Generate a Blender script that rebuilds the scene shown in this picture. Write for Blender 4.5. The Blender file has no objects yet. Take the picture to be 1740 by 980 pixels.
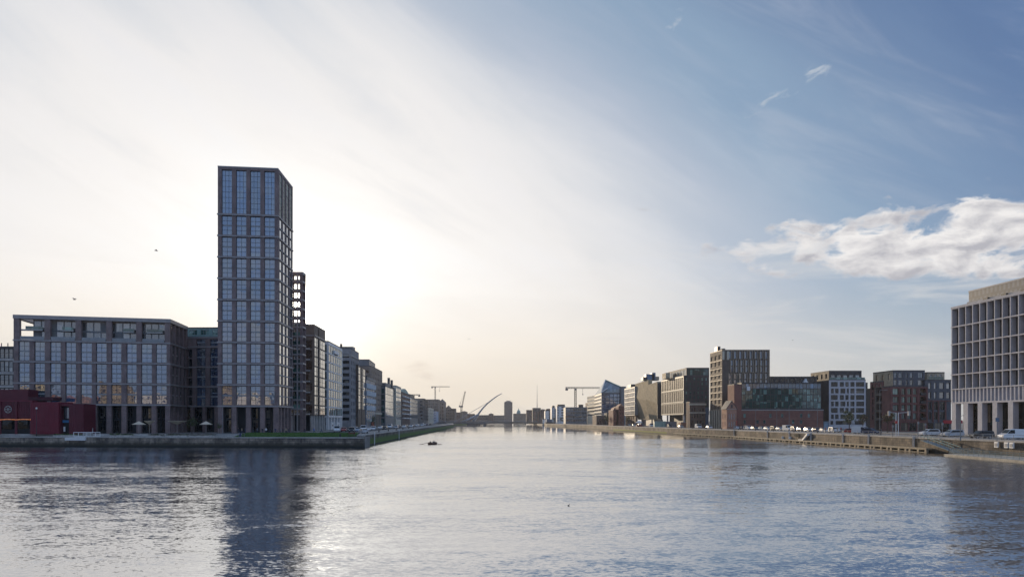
import bpy, math, random
from mathutils import Vector, noise as mnoise
random.seed(7)
S = bpy.context.scene
COL = S.collection
PI = math.pi
F, CX, HY, CH = 1200.0, 870.0, 714.0, 7.0      # focal length (in 1740 px widths), optical centre, horizon row, eye height
SUN_AZ, SUN_EL = math.radians(-16.8), math.radians(8.9)

# ------------------------------------------------------------------ camera
cam = bpy.data.objects.new('camera', bpy.data.cameras.new('camera'))
COL.objects.link(cam)
S.camera = cam
cam.location = (0, 0, CH)
cam.rotation_euler = (PI / 2, 0, 0)
cam.data.sensor_width = 36
cam.data.lens = F / 1740 * 36
cam.data.shift_y = (HY - 490) / 1740
cam.data.clip_start = 0.5
cam.data.clip_end = 20000
S.view_settings.view_transform = 'Standard'
S.view_settings.look = 'None'
S.view_settings.exposure = 0.18
S.view_settings.gamma = 1.0
S.render.film_transparent = False
S.cycles.max_bounces = 6
S.cycles.diffuse_bounces = 2
S.cycles.glossy_bounces = 4
S.cycles.transmission_bounces = 4
S.cycles.transparent_max_bounces = 8
S.cycles.volume_bounces = 0
S.cycles.sample_clamp_indirect = 6.0
S.cycles.caustics_reflective = False
S.cycles.caustics_refractive = False


# ------------------------------------------------------------------ node helper
class NT:
    def __init__(s, tree):
        s.t = tree
        s.n = tree.nodes
        s.l = tree.links

    def node(s, kind, **kw):
        n = s.n.new(kind)
        ins = kw.pop('ins', {})
        for k, v in kw.items():
            setattr(n, k, v)
        for k, v in ins.items():
            s.set(n.inputs[k], v)
        return n

    def set(s, sock, v):
        if isinstance(v, bpy.types.NodeSocket):
            s.l.new(v, sock)
        elif isinstance(v, bpy.types.Node):
            s.l.new(v.outputs[0], sock)
        else:
            try:
                sock.default_value = v
            except Exception:
                sock.default_value = tuple(v) + (1,)

    def m(s, op, a, b=0.0, c=0.0, clamp=False):
        n = s.n.new('ShaderNodeMath')
        n.operation = op
        n.use_clamp = clamp
        s.set(n.inputs[0], a)
        s.set(n.inputs[1], b)
        s.set(n.inputs[2], c)
        return n.outputs[0]

    def mix(s, f, a, b, blend='MIX'):
        n = s.n.new('ShaderNodeMix')
        n.data_type = 'RGBA'
        n.blend_type = blend
        n.clamp_factor = True
        s.set(n.inputs[0], f)
        s.set(n.inputs[6], a)
        s.set(n.inputs[7], b)
        return n.outputs[2]

    def ss(s, x, a, b, lo=0.0, hi=1.0):
        n = s.n.new('ShaderNodeMapRange')
        n.interpolation_type = 'SMOOTHSTEP'
        s.set(n.inputs['Value'], x)
        n.inputs['From Min'].default_value = a
        n.inputs['From Max'].default_value = b
        n.inputs['To Min'].default_value = lo
        n.inputs['To Max'].default_value = hi
        return n.outputs[0]

    def ramp(s, x, stops, interp='LINEAR'):
        n = s.n.new('ShaderNodeValToRGB')
        n.color_ramp.interpolation = interp
        e = n.color_ramp.elements
        while len(e) < len(stops):
            e.new(0.5)
        for i, (p, c) in enumerate(stops):
            e[i].position = p
            e[i].color = tuple(c) + (1,) if len(c) == 3 else c
        s.set(n.inputs[0], x)
        return n.outputs[0]

    def noise(s, vec, scale, detail=4, rough=0.5, w=None, dist=0.0):
        n = s.n.new('ShaderNodeTexNoise')
        s.set(n.inputs['Vector'], vec)
        n.inputs['Scale'].default_value = scale
        n.inputs['Detail'].default_value = detail
        n.inputs['Roughness'].default_value = rough
        n.inputs['Distortion'].default_value = dist
        return n.outputs[0]

    def comb(s, x, y, z=0.0):
        n = s.n.new('ShaderNodeCombineXYZ')
        s.set(n.inputs[0], x)
        s.set(n.inputs[1], y)
        s.set(n.inputs[2], z)
        return n.outputs[0]


# ------------------------------------------------------------------ world: sky, thin high cloud, a bank of cumulus
W = bpy.data.worlds.new('World')
S.world = W
W.use_nodes = True
N = NT(W.node_tree)
bg = W.node_tree.nodes['Background']
bg.inputs[1].default_value = 0.1
sky = N.node('ShaderNodeTexSky', sky_type='NISHITA', sun_disc=False)
sky.sun_elevation = SUN_EL
sky.sun_rotation = SUN_AZ
sky.air_density = 1.0
sky.dust_density = 0.6
sky.ozone_density = 2.5
tc = N.node('ShaderNodeTexCoord')
sep = N.node('ShaderNodeSeparateXYZ', ins={0: tc.outputs['Generated']})
dx, dy, dz = sep.outputs
sv = (math.cos(SUN_EL) * math.sin(SUN_AZ), math.cos(SUN_EL) * math.cos(SUN_AZ), math.sin(SUN_EL))
dot = N.node('ShaderNodeVectorMath', operation='DOT_PRODUCT', ins={0: tc.outputs['Generated'], 1: sv})
theta = N.m('MULTIPLY', N.m('ARCCOSINE', N.m('MINIMUM', dot.outputs['Value'], 0.99999)), 180 / PI)
az = N.m('MULTIPLY', N.m('ARCTAN2', dx, dy), 180 / PI)
el = N.m('MULTIPLY', N.m('ARCSINE', dz), 180 / PI)
# cloud sheet coordinates: the sheet is a plane far overhead
den = N.m('ADD', N.m('MAXIMUM', dz, 0.0), 0.10)
pu = N.m('DIVIDE', dx, den)
pv = N.m('DIVIDE', dy, den)
sheet = N.comb(N.m('ADD', N.m('MULTIPLY', pu, 0.9), N.m('MULTIPLY', pv, 0.25)),
               N.m('ADD', N.m('MULTIPLY', pv, 0.30), N.m('MULTIPLY', pu, -0.12)), 0.0)
n1 = N.noise(sheet, 0.9, 5, 0.55, dist=0.4)
n2 = N.noise(N.comb(N.m('MULTIPLY', pu, 1.0), N.m('MULTIPLY', pv, 0.55), 4.0), 3.0, 5, 0.6, dist=0.5)
# light scattered forward by the veil, by angle from the sun (drawn out along the horizon)
daz = N.m('SUBTRACT', az, SUN_AZ * 180 / PI)
up = N.m('MAXIMUM', N.m('SUBTRACT', el, 11.0), 0.0)
rgt = N.ss(daz, -2.0, 22.0)
# long streaks of high cloud running down to the right
sal = N.m('SUBTRACT', N.m('MULTIPLY', az, 0.87), N.m('MULTIPLY', el, 0.50))
sac = N.m('ADD', N.m('MULTIPLY', az, 0.50), N.m('MULTIPLY', el, 0.87))
st1 = N.noise(N.comb(N.m('MULTIPLY', sal, 0.018), N.m('MULTIPLY', sac, 0.085), 2.0), 1.0, 6, 0.58, dist=0.35)
st2 = N.noise(N.comb(N.m('MULTIPLY', sal, 0.05), N.m('MULTIPLY', sac, 0.24), 7.0), 1.0, 6, 0.62, dist=0.5)
tn = N.m('ADD', theta, N.m('MULTIPLY', up, N.m('ADD', 0.42, N.m('MULTIPLY', rgt, 0.24))))
tn = N.m('SUBTRACT', tn, N.m('MULTIPLY', N.m('MAXIMUM', N.m('MULTIPLY', daz, -1.0), 0.0), 0.16))
tn = N.m('ADD', tn, N.m('MULTIPLY', N.m('SUBTRACT', st1, 0.5), 12.0))
tn = N.m('ADD', tn, N.m('MULTIPLY', N.m('SUBTRACT', st2, 0.5), 12.0))
tr = N.m('DIVIDE', tn, 180.0)
veil = N.ramp(tr, [(0.0, (1.0, 1.0, 1.0)), (0.04, (0.96, 0.94, 0.91)), (0.085, (0.885, 0.855, 0.825)), (0.13, (0.80, 0.78, 0.765)), (0.165, (0.66, 0.67, 0.69)),
                   (0.20, (0.46, 0.51, 0.58)), (0.25, (0.27, 0.37, 0.48)), (0.33, (0.125, 0.195, 0.33)), (0.5, (0.24, 0.34, 0.55)), (0.70, (0.36, 0.54, 0.90)), (1.0, (0.36, 0.54, 0.90))])
dens = N.ramp(tr, [(0.0, (1, 1, 1)), (0.15, (.95, .95, .95)), (0.24, (.80, .80, .80)), (0.34, (.60, .60, .60)), (0.45, (.5, .5, .5)), (0.62, (.8, .8, .8))])
densn = N.m('ADD', dens, N.m('MULTIPLY', N.m('SUBTRACT', st2, 0.5), 0.30), clamp=True)
skyb = N.mix(1.0, sky.outputs[0], (0.74, 0.88, 1.18, 1), 'MULTIPLY')
veil10 = N.mix(1.0, veil, (10, 10, 10, 1), 'MULTIPLY')
base = N.mix(densn, skyb, veil10)
# core of the aureole
core = N.m('MULTIPLY', N.m('POWER', 2.718, N.m('MULTIPLY', theta, -0.40)), 17.0)
core2 = N.m('MULTIPLY', N.m('POWER', 2.718, N.m('MULTIPLY', theta, -1.9)), 900.0)
coreC = N.mix(1.0, N.comb(N.m('ADD', core, core2), N.m('ADD', core, core2), N.m('ADD', core, core2)), (1.0, 0.93, 0.78, 1), 'MULTIPLY')
# low warm air near the horizon
lowf = N.m('MULTIPLY', N.ss(el, 13.0, 0.0), N.ss(theta, 75.0, 15.0, 0.55, 0.95))
lowc = N.ramp(N.m('DIVIDE', theta, 90.0), [(0.0, (9.4, 8.2, 6.6)), (0.2, (8.5, 7.55, 6.2)), (0.38, (7.3, 6.85, 6.2)), (0.6, (5.6, 5.6, 5.5)), (1.0, (3.2, 3.6, 4.4))])
base = N.mix(lowf, base, lowc)
base = N.mix(1.0, base, coreC, 'ADD')
st3 = N.noise(N.comb(N.m('MULTIPLY', az, 0.055), N.m('ADD', N.m('MULTIPLY', el, 0.42), N.m('MULTIPLY', az, 0.02)), 11.0), 1.0, 7, 0.62, dist=0.6)
base = N.mix(N.m('MULTIPLY', N.ss(st2, 0.48, 0.74), N.ss(el, 8.0, 20.0, 0.0, 0.27)), base, (5.6, 6.0, 6.7, 1))
base = N.mix(N.m('MULTIPLY', N.m('MULTIPLY', N.ss(st3, 0.46, 0.68), N.ss(el, 16.0, 9.0)), N.ss(theta, 14.0, 34.0, 0.12, 0.5)), base, (7.0, 6.8, 6.6, 1))


def cloud(base, a0, e0, ra, re, slope, seed, amp, lit, shade, scale=0.22, cut=0.0, stretch=2.4, soft=0.22, bw=0.55, sd=0.8):
    u = N.m('DIVIDE', N.m('SUBTRACT', az, a0), ra)
    vv = N.m('SUBTRACT', N.m('SUBTRACT', el, e0), N.m('MULTIPLY', N.m('SUBTRACT', az, a0), slope))
    v = N.m('DIVIDE', vv, re)
    r2 = N.m('ADD', N.m('MULTIPLY', u, u), N.m('MULTIPLY', v, v))
    body = N.m('SUBTRACT', 1.0, r2)
    vec = N.comb(N.m('DIVIDE', az, stretch), vv, seed)
    nn = N.noise(vec, scale, 9, 0.56, dist=0.35)
    d = N.m('ADD', N.m('MULTIPLY', body, bw), N.m('MULTIPLY', N.m('SUBTRACT', nn, 0.5), amp))
    mask = N.ss(d, cut, cut + soft)
    vec2 = N.comb(N.m('DIVIDE', N.m('ADD', az, sd), stretch), N.m('SUBTRACT', vv, sd * 0.7), seed)
    nn2 = N.noise(vec2, scale, 7, 0.56, dist=0.35)
    sh = N.m('ADD', N.m('MULTIPLY', N.m('SUBTRACT', nn2, nn), 3.2), 0.62, clamp=False)
    sh = N.m('ADD', sh, N.m('MULTIPLY', v, 0.12), clamp=True)
    c = N.mix(sh, shade, lit)
    return N.mix(mask, base, c)


LIT = (8.0, 7.8, 7.7, 1)
SHD = (4.2, 4.2, 4.6, 1)
base = cloud(base, 34.0, 12.2, 17.5, 3.0, -0.02, 3.1, 2.3, LIT, SHD, 0.62, 0.06, 2.0, 0.34, 0.6, 0.7)
base = cloud(base, 20.2, 23.0, 2.6, 0.8, 0.3, 8.3, 2.6, (5.3, 5.7, 6.2, 1), (4.4, 4.9, 5.6, 1), 1.5, 0.45, 2.4, 0.7, 0.6, 0.3)
base = cloud(base, 23.3, 24.3, 2.2, 0.8, 0.3, 1.3, 2.6, (5.3, 5.7, 6.2, 1), (4.4, 4.9, 5.6, 1), 1.5, 0.45, 2.4, 0.7, 0.6, 0.3)
base = cloud(base, 13.0, 28.9, 1.1, 1.1, 0.2, 5.7, 2.4, (5.2, 5.6, 6.2, 1), (4.6, 5.0, 5.6, 1), 1.6, 0.5, 1.6, 0.6, 0.6, 0.3)
base = cloud(base, 11.0, 16.2, 1.6, 0.4, 0.0, 5.2, 2.4, (5.9, 6.0, 6.2, 1), (5, 5.2, 5.6, 1), 1.4, 0.4, 2.4, 0.5, 0.6, 0.3)
base = cloud(base, -39.0, 6.0, 6.0, 3.2, -0.35, 6.1, 2.2, (9.3, 8.7, 8.1, 1), (7.2, 6.7, 6.3, 1), 0.5, 0.25, 2.2, 0.5, 0.5, 0.6)
base = cloud(base, -8.0, 4.0, 4.0, 1.8, 0.0, 9.9, 2.4, (8.4, 7.4, 6.3, 1), (7.3, 6.5, 5.6, 1), 0.6, 0.35, 2.4, 0.6, 0.5, 0.5)
base = cloud(base, 20.5, 12.9, 5.0, 0.9, -0.02, 4.4, 2.4, (7.6, 7.4, 7.3, 1), (6.0, 6.1, 6.4, 1), 0.8, 0.22, 3.2, 0.6, 0.5, 0.5)
base = cloud(base, 12.0, 6.2, 10.0, 1.2, 0.02, 2.9, 2.2, (7.4, 7.1, 6.7, 1), (6.2, 6.1, 6.0, 1), 0.6, 0.35, 6.0, 0.8, 0.5, 0.5)
N.set(bg.inputs[0], base)

# ------------------------------------------------------------------ sun
sd = bpy.data.lights.new('sun', 'SUN')
sd.energy = 3.4
sd.angle = math.radians(0.5)
sd.color = (1.0, 0.80, 0.56)
sun = bpy.data.objects.new('sun', sd)
COL.objects.link(sun)
sun.rotation_euler = Vector(sv).to_track_quat('Z', 'Y').to_euler()


# ------------------------------------------------------------------ picture-to-world helpers (plain perspective)
def PX(px, Y): return (px - CX) / F * Y
def PZ(py, Y): return CH + (HY - py) / F * Y
G = 3.2                                            # quay level above the water


# ------------------------------------------------------------------ materials
MATS = {}


def mat(name, col, rough=0.7, var=0.25, nscale=0.6, metal=0.0, ior=1.45, streak=0.0, bump=0.0, bscale=8.0, fine=0.0, spec=0.5):
    """plain surface with mottling, vertical weather streaks and a little bump"""
    if name in MATS:
        return MATS[name]
    m = bpy.data.materials.new(name)
    MATS[name] = m
    m.use_nodes = True
    T = NT(m.node_tree)
    b = m.node_tree.nodes['Principled BSDF']
    b.inputs['Roughness'].default_value = rough
    b.inputs['Metallic'].default_value = metal
    b.inputs['IOR'].default_value = ior
    b.inputs['Specular IOR Level'].default_value = spec
    c = tuple(col) + (1,)
    tcn = T.node('ShaderNodeTexCoord')
    oc = tcn.outputs['Object']
    cur = None
    if var > 0:
        n = T.noise(oc, nscale, 6, 0.6)
        f = T.ss(n, 0.3, 0.7)
        cur = T.mix(f, tuple(x * (1 - var) for x in col) + (1,), tuple(min(1, x * (1 + var)) for x in col) + (1,))
        if fine > 0:
            n3 = T.noise(oc, nscale * 9, 3, 0.6)
            g = T.ss(n3, 0.35, 0.65, 1 - fine, 1 + fine)
            cur = T.mix(1.0, cur, T.comb(g, g, g), 'MULTIPLY')
        if streak > 0:
            mp = T.node('ShaderNodeMapping', ins={0: oc})
            mp.inputs['Scale'].default_value = (1.6, 1.6, 0.12)
            n2 = T.noise(mp, 1.2, 4, 0.6)
            f2 = T.ss(n2, 0.5, 0.75, 0.0, streak)
            cur = T.mix(f2, cur, tuple(x * 0.45 for x in col) + (1,))
        T.set(b.inputs['Base Color'], cur)
    else:
        b.inputs['Base Color'].default_value = c
    if bump > 0:
        bn = T.node('ShaderNodeBump', ins={'Strength': bump, 'Distance': 0.05, 'Height': T.noise(oc, bscale, 4, 0.6)})
        T.set(b.inputs['Normal'], bn)
    return m


def brick(name, c1, c2, mortar, scale=1.0, bw=0.45, bh=0.15, rough=0.85, streak=0.2):
    if name in MATS:
        return MATS[name]
    m = bpy.data.materials.new(name)
    MATS[name] = m
    m.use_nodes = True
    T = NT(m.node_tree)
    b = m.node_tree.nodes['Principled BSDF']
    b.inputs['Roughness'].default_value = rough
    oc = T.node('ShaderNodeTexCoord').outputs['Object']
    s = T.node('ShaderNodeSeparateXYZ', ins={0: oc})
    uv = T.comb(T.m('ADD', s.outputs[0], T.m('MULTIPLY', s.outputs[1], 0.97)), s.outputs[2], 0.0)
    br = T.node('ShaderNodeTexBrick', ins={'Vector': uv, 'Color1': c1 + (1,), 'Color2': c2 + (1,), 'Mortar': mortar + (1,)})
    br.inputs['Scale'].default_value = scale
    br.inputs['Brick Width'].default_value = bw
    br.inputs['Row Height'].default_value = bh
    br.inputs['Mortar Size'].default_value = bh * 0.08
    n = T.noise(oc, 0.35, 6, 0.65)
    cur = T.mix(1.0, br.outputs[0], T.comb(*[T.ss(n, 0.25, 0.75, 0.7, 1.25)] * 3), 'MULTIPLY')
    mp = T.node('ShaderNodeMapping', ins={0: oc})
    mp.inputs['Scale'].default_value = (1.3, 1.3, 0.15)
    n2 = T.noise(mp, 1.0, 4, 0.6)
    cur = T.mix(T.ss(n2, 0.5, 0.75, 0.0, streak), cur, tuple(x * 0.5 for x in c1) + (1,))
    T.set(b.inputs['Base Color'], cur)
    return m


def glass(name, col, ior=2.0, rough=0.03, wav=0.25, blind=(0.25, 0.25, 0.24), pb=0.18, metal=0.0):
    """coated facade glass: each pane its own slight tilt and its own blind state"""
    if name in MATS:
        return MATS[name]
    m = bpy.data.materials.new(name)
    MATS[name] = m
    m.use_nodes = True
    T = NT(m.node_tree)
    b = m.node_tree.nodes['Principled BSDF']
    b.inputs['Roughness'].default_value = rough
    b.inputs['IOR'].default_value = ior
    b.inputs['Metallic'].default_value = metal
    oc = T.node('ShaderNodeTexCoord').outputs['Object']
    oi = T.node('ShaderNodeObjectInfo')
    rnd = oi.outputs['Random']
    off = T.comb(T.m('MULTIPLY', rnd, 91.0), T.m('MULTIPLY', rnd, 37.0), T.m('MULTIPLY', rnd, 53.0))
    vv = T.node('ShaderNodeVectorMath', operation='ADD', ins={0: oc, 1: off})
    n = T.noise(vv.outputs[0], 0.35, 2, 0.4)
    bn = T.node('ShaderNodeBump', ins={'Strength': wav * 0.55, 'Distance': 0.10, 'Height': n})
    T.set(b.inputs['Normal'], bn)
    fl = T.node('ShaderNodeVectorMath', operation='FLOOR', ins={0: T.node('ShaderNodeVectorMath', operation='MULTIPLY', ins={0: vv.outputs[0], 1: (0.62, 0.62, 0.34)}).outputs[0]})
    wn = T.node('ShaderNodeTexWhiteNoise', noise_dimensions='3D', ins={'Vector': fl.outputs[0]})
    f = T.ss(wn.outputs['Value'], 1 - pb - 0.02, 1 - pb + 0.02)
    c = T.mix(f, tuple(col) + (1,), tuple(blind) + (1,))
    c = T.mix(1.0, c, T.comb(*[T.ss(rnd, 0, 1, 0.65, 1.35)] * 3), 'MULTIPLY')
    T.set(b.inputs['Base Color'], c)
    return m


BRICK = brick('brown_brick', (0.225, 0.145, 0.13), (0.165, 0.112, 0.105), (0.32, 0.28, 0.265), 1, 0.45, 0.15)
REDBR = brick('red_brick', (0.25, 0.08, 0.055), (0.18, 0.065, 0.048), (0.22, 0.17, 0.14), 1, 0.45, 0.15)
PINKBR = brick('orange_brick', (0.42, 0.20, 0.13), (0.34, 0.15, 0.10), (0.40, 0.3, 0.24), 1, 0.45, 0.15)
DARKBR = brick('dark_brick', (0.05, 0.045, 0.045), (0.07, 0.06, 0.058), (0.09, 0.085, 0.08), 1, 0.45, 0.15)
LEDGE = mat('ledge_metal', (0.30, 0.27, 0.26), 0.45, 0.12, 1.0, spec=0.6)
PALE = mat('pale_concrete', (0.42, 0.40, 0.37), 0.75, 0.15, 0.5, streak=0.35)
STONE = mat('grey_stone', (0.24, 0.235, 0.24), 0.8, 0.2, 0.4, streak=0.3, fine=.1)
STONEP = mat('pinkish_stone', (0.47, 0.46, 0.49), 0.7, 0.10, 0.35, streak=0.25, fine=.06)
GREY = mat('grey_panel', (0.16, 0.165, 0.17), 0.55, 0.15, 0.4, streak=0.2)
DARK = mat('dark_metal', (0.035, 0.035, 0.037), 0.5, 0.2, 0.8)
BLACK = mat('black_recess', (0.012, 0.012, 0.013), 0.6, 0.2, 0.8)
WHITE = mat('white_paint', (0.72, 0.71, 0.69), 0.5, 0.08, 0.6, streak=0.2)
CREAM = mat('cream_render', (0.60, 0.54, 0.42), 0.8, 0.12, 0.4, streak=0.25)
BEIGE = mat('beige_stone', (0.52, 0.43, 0.29), 0.8, 0.22, 0.7, fine=.25, streak=0.1)
BROWNP = mat('brown_panel', (0.16, 0.115, 0.085), 0.7, 0.2, 0.5, streak=0.25)
TAN = mat('tan_fins', (0.34, 0.26, 0.18), 0.6, 0.15, 0.5)
ROOFM = mat('dark_roof', (0.06, 0.06, 0.065), 0.7, 0.25, 0.3)
CITY = mat('far_stone', (0.20, 0.165, 0.135), 0.85, 0.25, 0.08, streak=0.2)
CITY2 = mat('far_brick', (0.17, 0.115, 0.09), 0.85, 0.25, 0.08, streak=0.2)
BLUEP = mat('blue_panel', (0.10, 0.16, 0.24), 0.4, 0.15, 0.4)
GREENC = mat('pale_green_steel', (0.36, 0.48, 0.40), 0.6, 0.12, 0.6, streak=0.3)
COPPER = mat('copper_green', (0.22, 0.36, 0.33), 0.6, 0.2, 0.3)
FRAME = mat('bronze_frame', (0.07, 0.062, 0.058), 0.4, 0.1, 1.0)
FRAMEL = mat('pale_frame', (0.27, 0.275, 0.275), 0.45, 0.1, 1.0)
GL = glass('blue_glass', (0.03, 0.075, 0.16), 2.8, 0.02, 0.3, (0.10, 0.12, 0.14), 0.22)
GLG = glass('green_glass', (0.02, 0.075, 0.062), 1.8, 0.03, 0.3, (0.14, 0.25, 0.21), 0.28)
GLD = glass('dark_glass', (0.008, 0.010, 0.012), 1.5, 0.03, 0.25, (0.16, 0.14, 0.11), 0.18)
GLB = glass('bright_glass', (0.06, 0.065, 0.07), 2.4, 0.04, 0.25, (0.22, 0.22, 0.21), 0.3)

GLK = glass('office_dark_glass', (0.004, 0.008, 0.010), 1.28, 0.05, 0.1, (0.02, 0.05, 0.05), 0.3)
GLM = glass('mirror_glass', (0.42, 0.43, 0.43), 1.5, 0.05, 0.2, (0.55, 0.54, 0.52), 0.3, 0.9)


# ------------------------------------------------------------------ mesh builder
def wloc(o):
    l = Vector((0, 0, 0))
    while o:
        l += Vector(o.location)
        o = o.parent
    return l


class MB:
    def __init__(s):
        s.v, s.f, s.mi = [], [], []
        s.mats = []

    def midx(s, m):
        if m not in s.mats:
            s.mats.append(m)
        return s.mats.index(m)

    def face(s, pts, m):
        i = len(s.v)
        s.v.extend([tuple(p) for p in pts])
        s.f.append(tuple(range(i, i + len(pts))))
        s.mi.append(s.midx(m))

    def poly(s, verts, faces, m):
        i = len(s.v)
        s.v.extend([tuple(p) for p in verts])
        k = s.midx(m)
        for f in faces:
            s.f.append(tuple(a + i for a in f))
            s.mi.append(k)

    def hexa(s, b, t, m):
        s.poly(list(b) + list(t), [(0, 3, 2, 1), (4, 5, 6, 7), (0, 1, 5, 4), (1, 2, 6, 5), (2, 3, 7, 6), (3, 0, 4, 7)], m)

    def box(s, x0, x1, y0, y1, z0, z1, m):
        s.hexa([(x0, y0, z0), (x1, y0, z0), (x1, y1, z0), (x0, y1, z0)], [(x0, y0, z1), (x1, y0, z1), (x1, y1, z1), (x0, y1, z1)], m)

    def obox(s, p, ang, u0, u1, w0, w1, z0, z1, m):
        """box in a frame at p=(x,y): u along ang, w inward (left of u)"""
        c, n = (math.cos(ang), math.sin(ang)), (-math.sin(ang), math.cos(ang))
        q = [(p[0] + c[0] * u + n[0] * w, p[1] + c[1] * u + n[1] * w) for u, w in ((u0, w0), (u1, w0), (u1, w1), (u0, w1))]
        s.hexa([(x, y, z0) for x, y in q], [(x, y, z1) for x, y in q], m)

    def prism(s, foot, z0, z1, m, top=True, bottom=True):
        n = len(foot)
        f = [(i, (i + 1) % n, n + (i + 1) % n, n + i) for i in range(n)]
        if top:
            f.append(tuple(range(n, 2 * n)))
        if bottom:
            f.append(tuple(reversed(range(n))))
        zt = z1 if isinstance(z1, (list, tuple)) else [z1] * n
        s.poly([(x, y, z0) for x, y in foot] + [(x, y, zt[i]) for i, (x, y) in enumerate(foot)], f, m)

    def tube(s, pts, rs, m, k=8, cap=True):
        pts = [Vector(p) for p in pts]
        if not isinstance(rs, (list, tuple)):
            rs = [rs] * len(pts)
        vs, fs = [], []
        for i, p in enumerate(pts):
            d = (pts[min(i + 1, len(pts) - 1)] - pts[max(i - 1, 0)]).normalized()
            a = d.cross(Vector((0, 0, 1)))
            if a.length < 0.05:
                a = Vector((1, 0, 0))
            a.normalize()
            b = d.cross(a).normalized()
            for j in range(k):
                t = 2 * PI * j / k
                vs.append(p + (a * math.cos(t) + b * math.sin(t)) * rs[i])
        for i in range(len(pts) - 1):
            for j in range(k):
                fs.append((i * k + j, i * k + (j + 1) % k, (i + 1) * k + (j + 1) % k, (i + 1) * k + j))
        if cap:
            fs.append(tuple(reversed(range(k))))
            fs.append(tuple((len(pts) - 1) * k + j for j in range(k)))
        s.poly(vs, fs, m)

    def bar(s, a, b, r, m, k=4):
        s.tube([a, b], r, m, k)

    def build(s, name, parent=None, smooth=False, local=False, loc=None):
        me = bpy.data.meshes.new(name)
        off = Vector((0, 0, 0)) if (local or parent is None) else wloc(parent)
        if loc is not None and parent is None:
            off = Vector(loc)
        me.from_pydata([(x - off[0], y - off[1], z - off[2]) for x, y, z in s.v], [], s.f)
        for m in s.mats:
            me.materials.append(m)
        me.polygons.foreach_set('material_index', s.mi)
        if smooth:
            me.polygons.foreach_set('use_smooth', [True] * len(s.f))
        me.update()
        o = bpy.data.objects.new(name, me)
        COL.objects.link(o)
        if parent:
            o.parent = parent
        elif loc is not None:
            o.location = loc
        return o


def tag(o, label=None, cat=None, group=None, kind=None):
    if label: o['label'] = label
    if cat: o['category'] = cat
    if group: o['group'] = group
    if kind: o['kind'] = kind
    return o


def empty(name, loc, label, cat, group=None):
    o = bpy.data.objects.new(name, None)
    COL.objects.link(o)
    o.location = loc
    o.empty_display_size = 1
    return tag(o, label, cat, group)


def copy_tree(o, parent=None):
    c = o.copy()
    COL.objects.link(c)
    if parent is not None:
        c.parent = parent
    for ch in list(o.children):
        copy_tree(ch, c)
    return c


# ------------------------------------------------------------------ windows (mesh shared between equal ones)
WC = {}


def win_mesh(w, h, style):
    """style: (glass, frame, nx, ny, bar width, mid band material or None); x along the face, y into the wall"""
    w, h = round(w, 1), round(h, 1)
    key = (w, h, style)
    if key in WC:
        return WC[key]
    gm, fm, nx, ny, bw, band = style
    g, f = MB(), MB()
    g.box(0, w, 0, 0.04, 0, h, gm)
    f.box(0, w, -0.06, -0.003, 0, bw, fm)
    f.box(0, w, -0.06, -0.003, h - bw, h, fm)
    f.box(0, bw, -0.06, -0.003, bw, h - bw, fm)
    f.box(w - bw, w, -0.06, -0.003, bw, h - bw, fm)
    for i in range(1, nx):
        x = w * i / nx
        f.box(x - bw / 2, x + bw / 2, -0.05, -0.003, bw, h - bw, fm)
    for j in range(1, ny):
        z = h * j / ny
        f.box(bw, w - bw, -0.045, -0.003, z - bw / 2, z + bw / 2, fm)
    if band:
        f.box(bw, w - bw, -0.08, -0.003, h * 0.5 - 0.22, h * 0.5 + 0.22, band)
    out = []
    for mb, nm in ((g, 'window'), (f, 'window_frame')):
        me = bpy.data.meshes.new(nm)
        me.from_pydata(mb.v, [], mb.f)
        for m in mb.mats:
            me.materials.append(m)
        me.polygons.foreach_set('material_index', mb.mi)
        me.update()
        out.append(me)
    WC[key] = out
    return out


def hit(p0, p1, px):
    """distance along the wall line p0-p1 at which picture column px meets it"""
    k = (px - CX) / F
    d = (p1[0] - p0[0], p1[1] - p0[1])
    L = math.hypot(*d)
    return (k * p0[1] - p0[0]) / (d[0] - k * d[1]) * L


def cols_px(p0, p1, ranges):
    return [(hit(p0, p1, a), hit(p0, p1, b)) for a, b in ranges]


def cols_n(L, n, frac=0.62, m0=0.5, m1=0.5):
    w = (L - m0 - m1) / n
    return [(m0 + w * i + w * (1 - frac) / 2, m0 + w * (i + 1) - w * (1 - frac) / 2) for i in range(n)]


def rows_n(za, zb, n, sill=0.28, head=0.12):
    h = (zb - za) / n
    return [(za + h * i + h * sill, za + h * (i + 1) - h * head) for i in range(n)]


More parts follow.
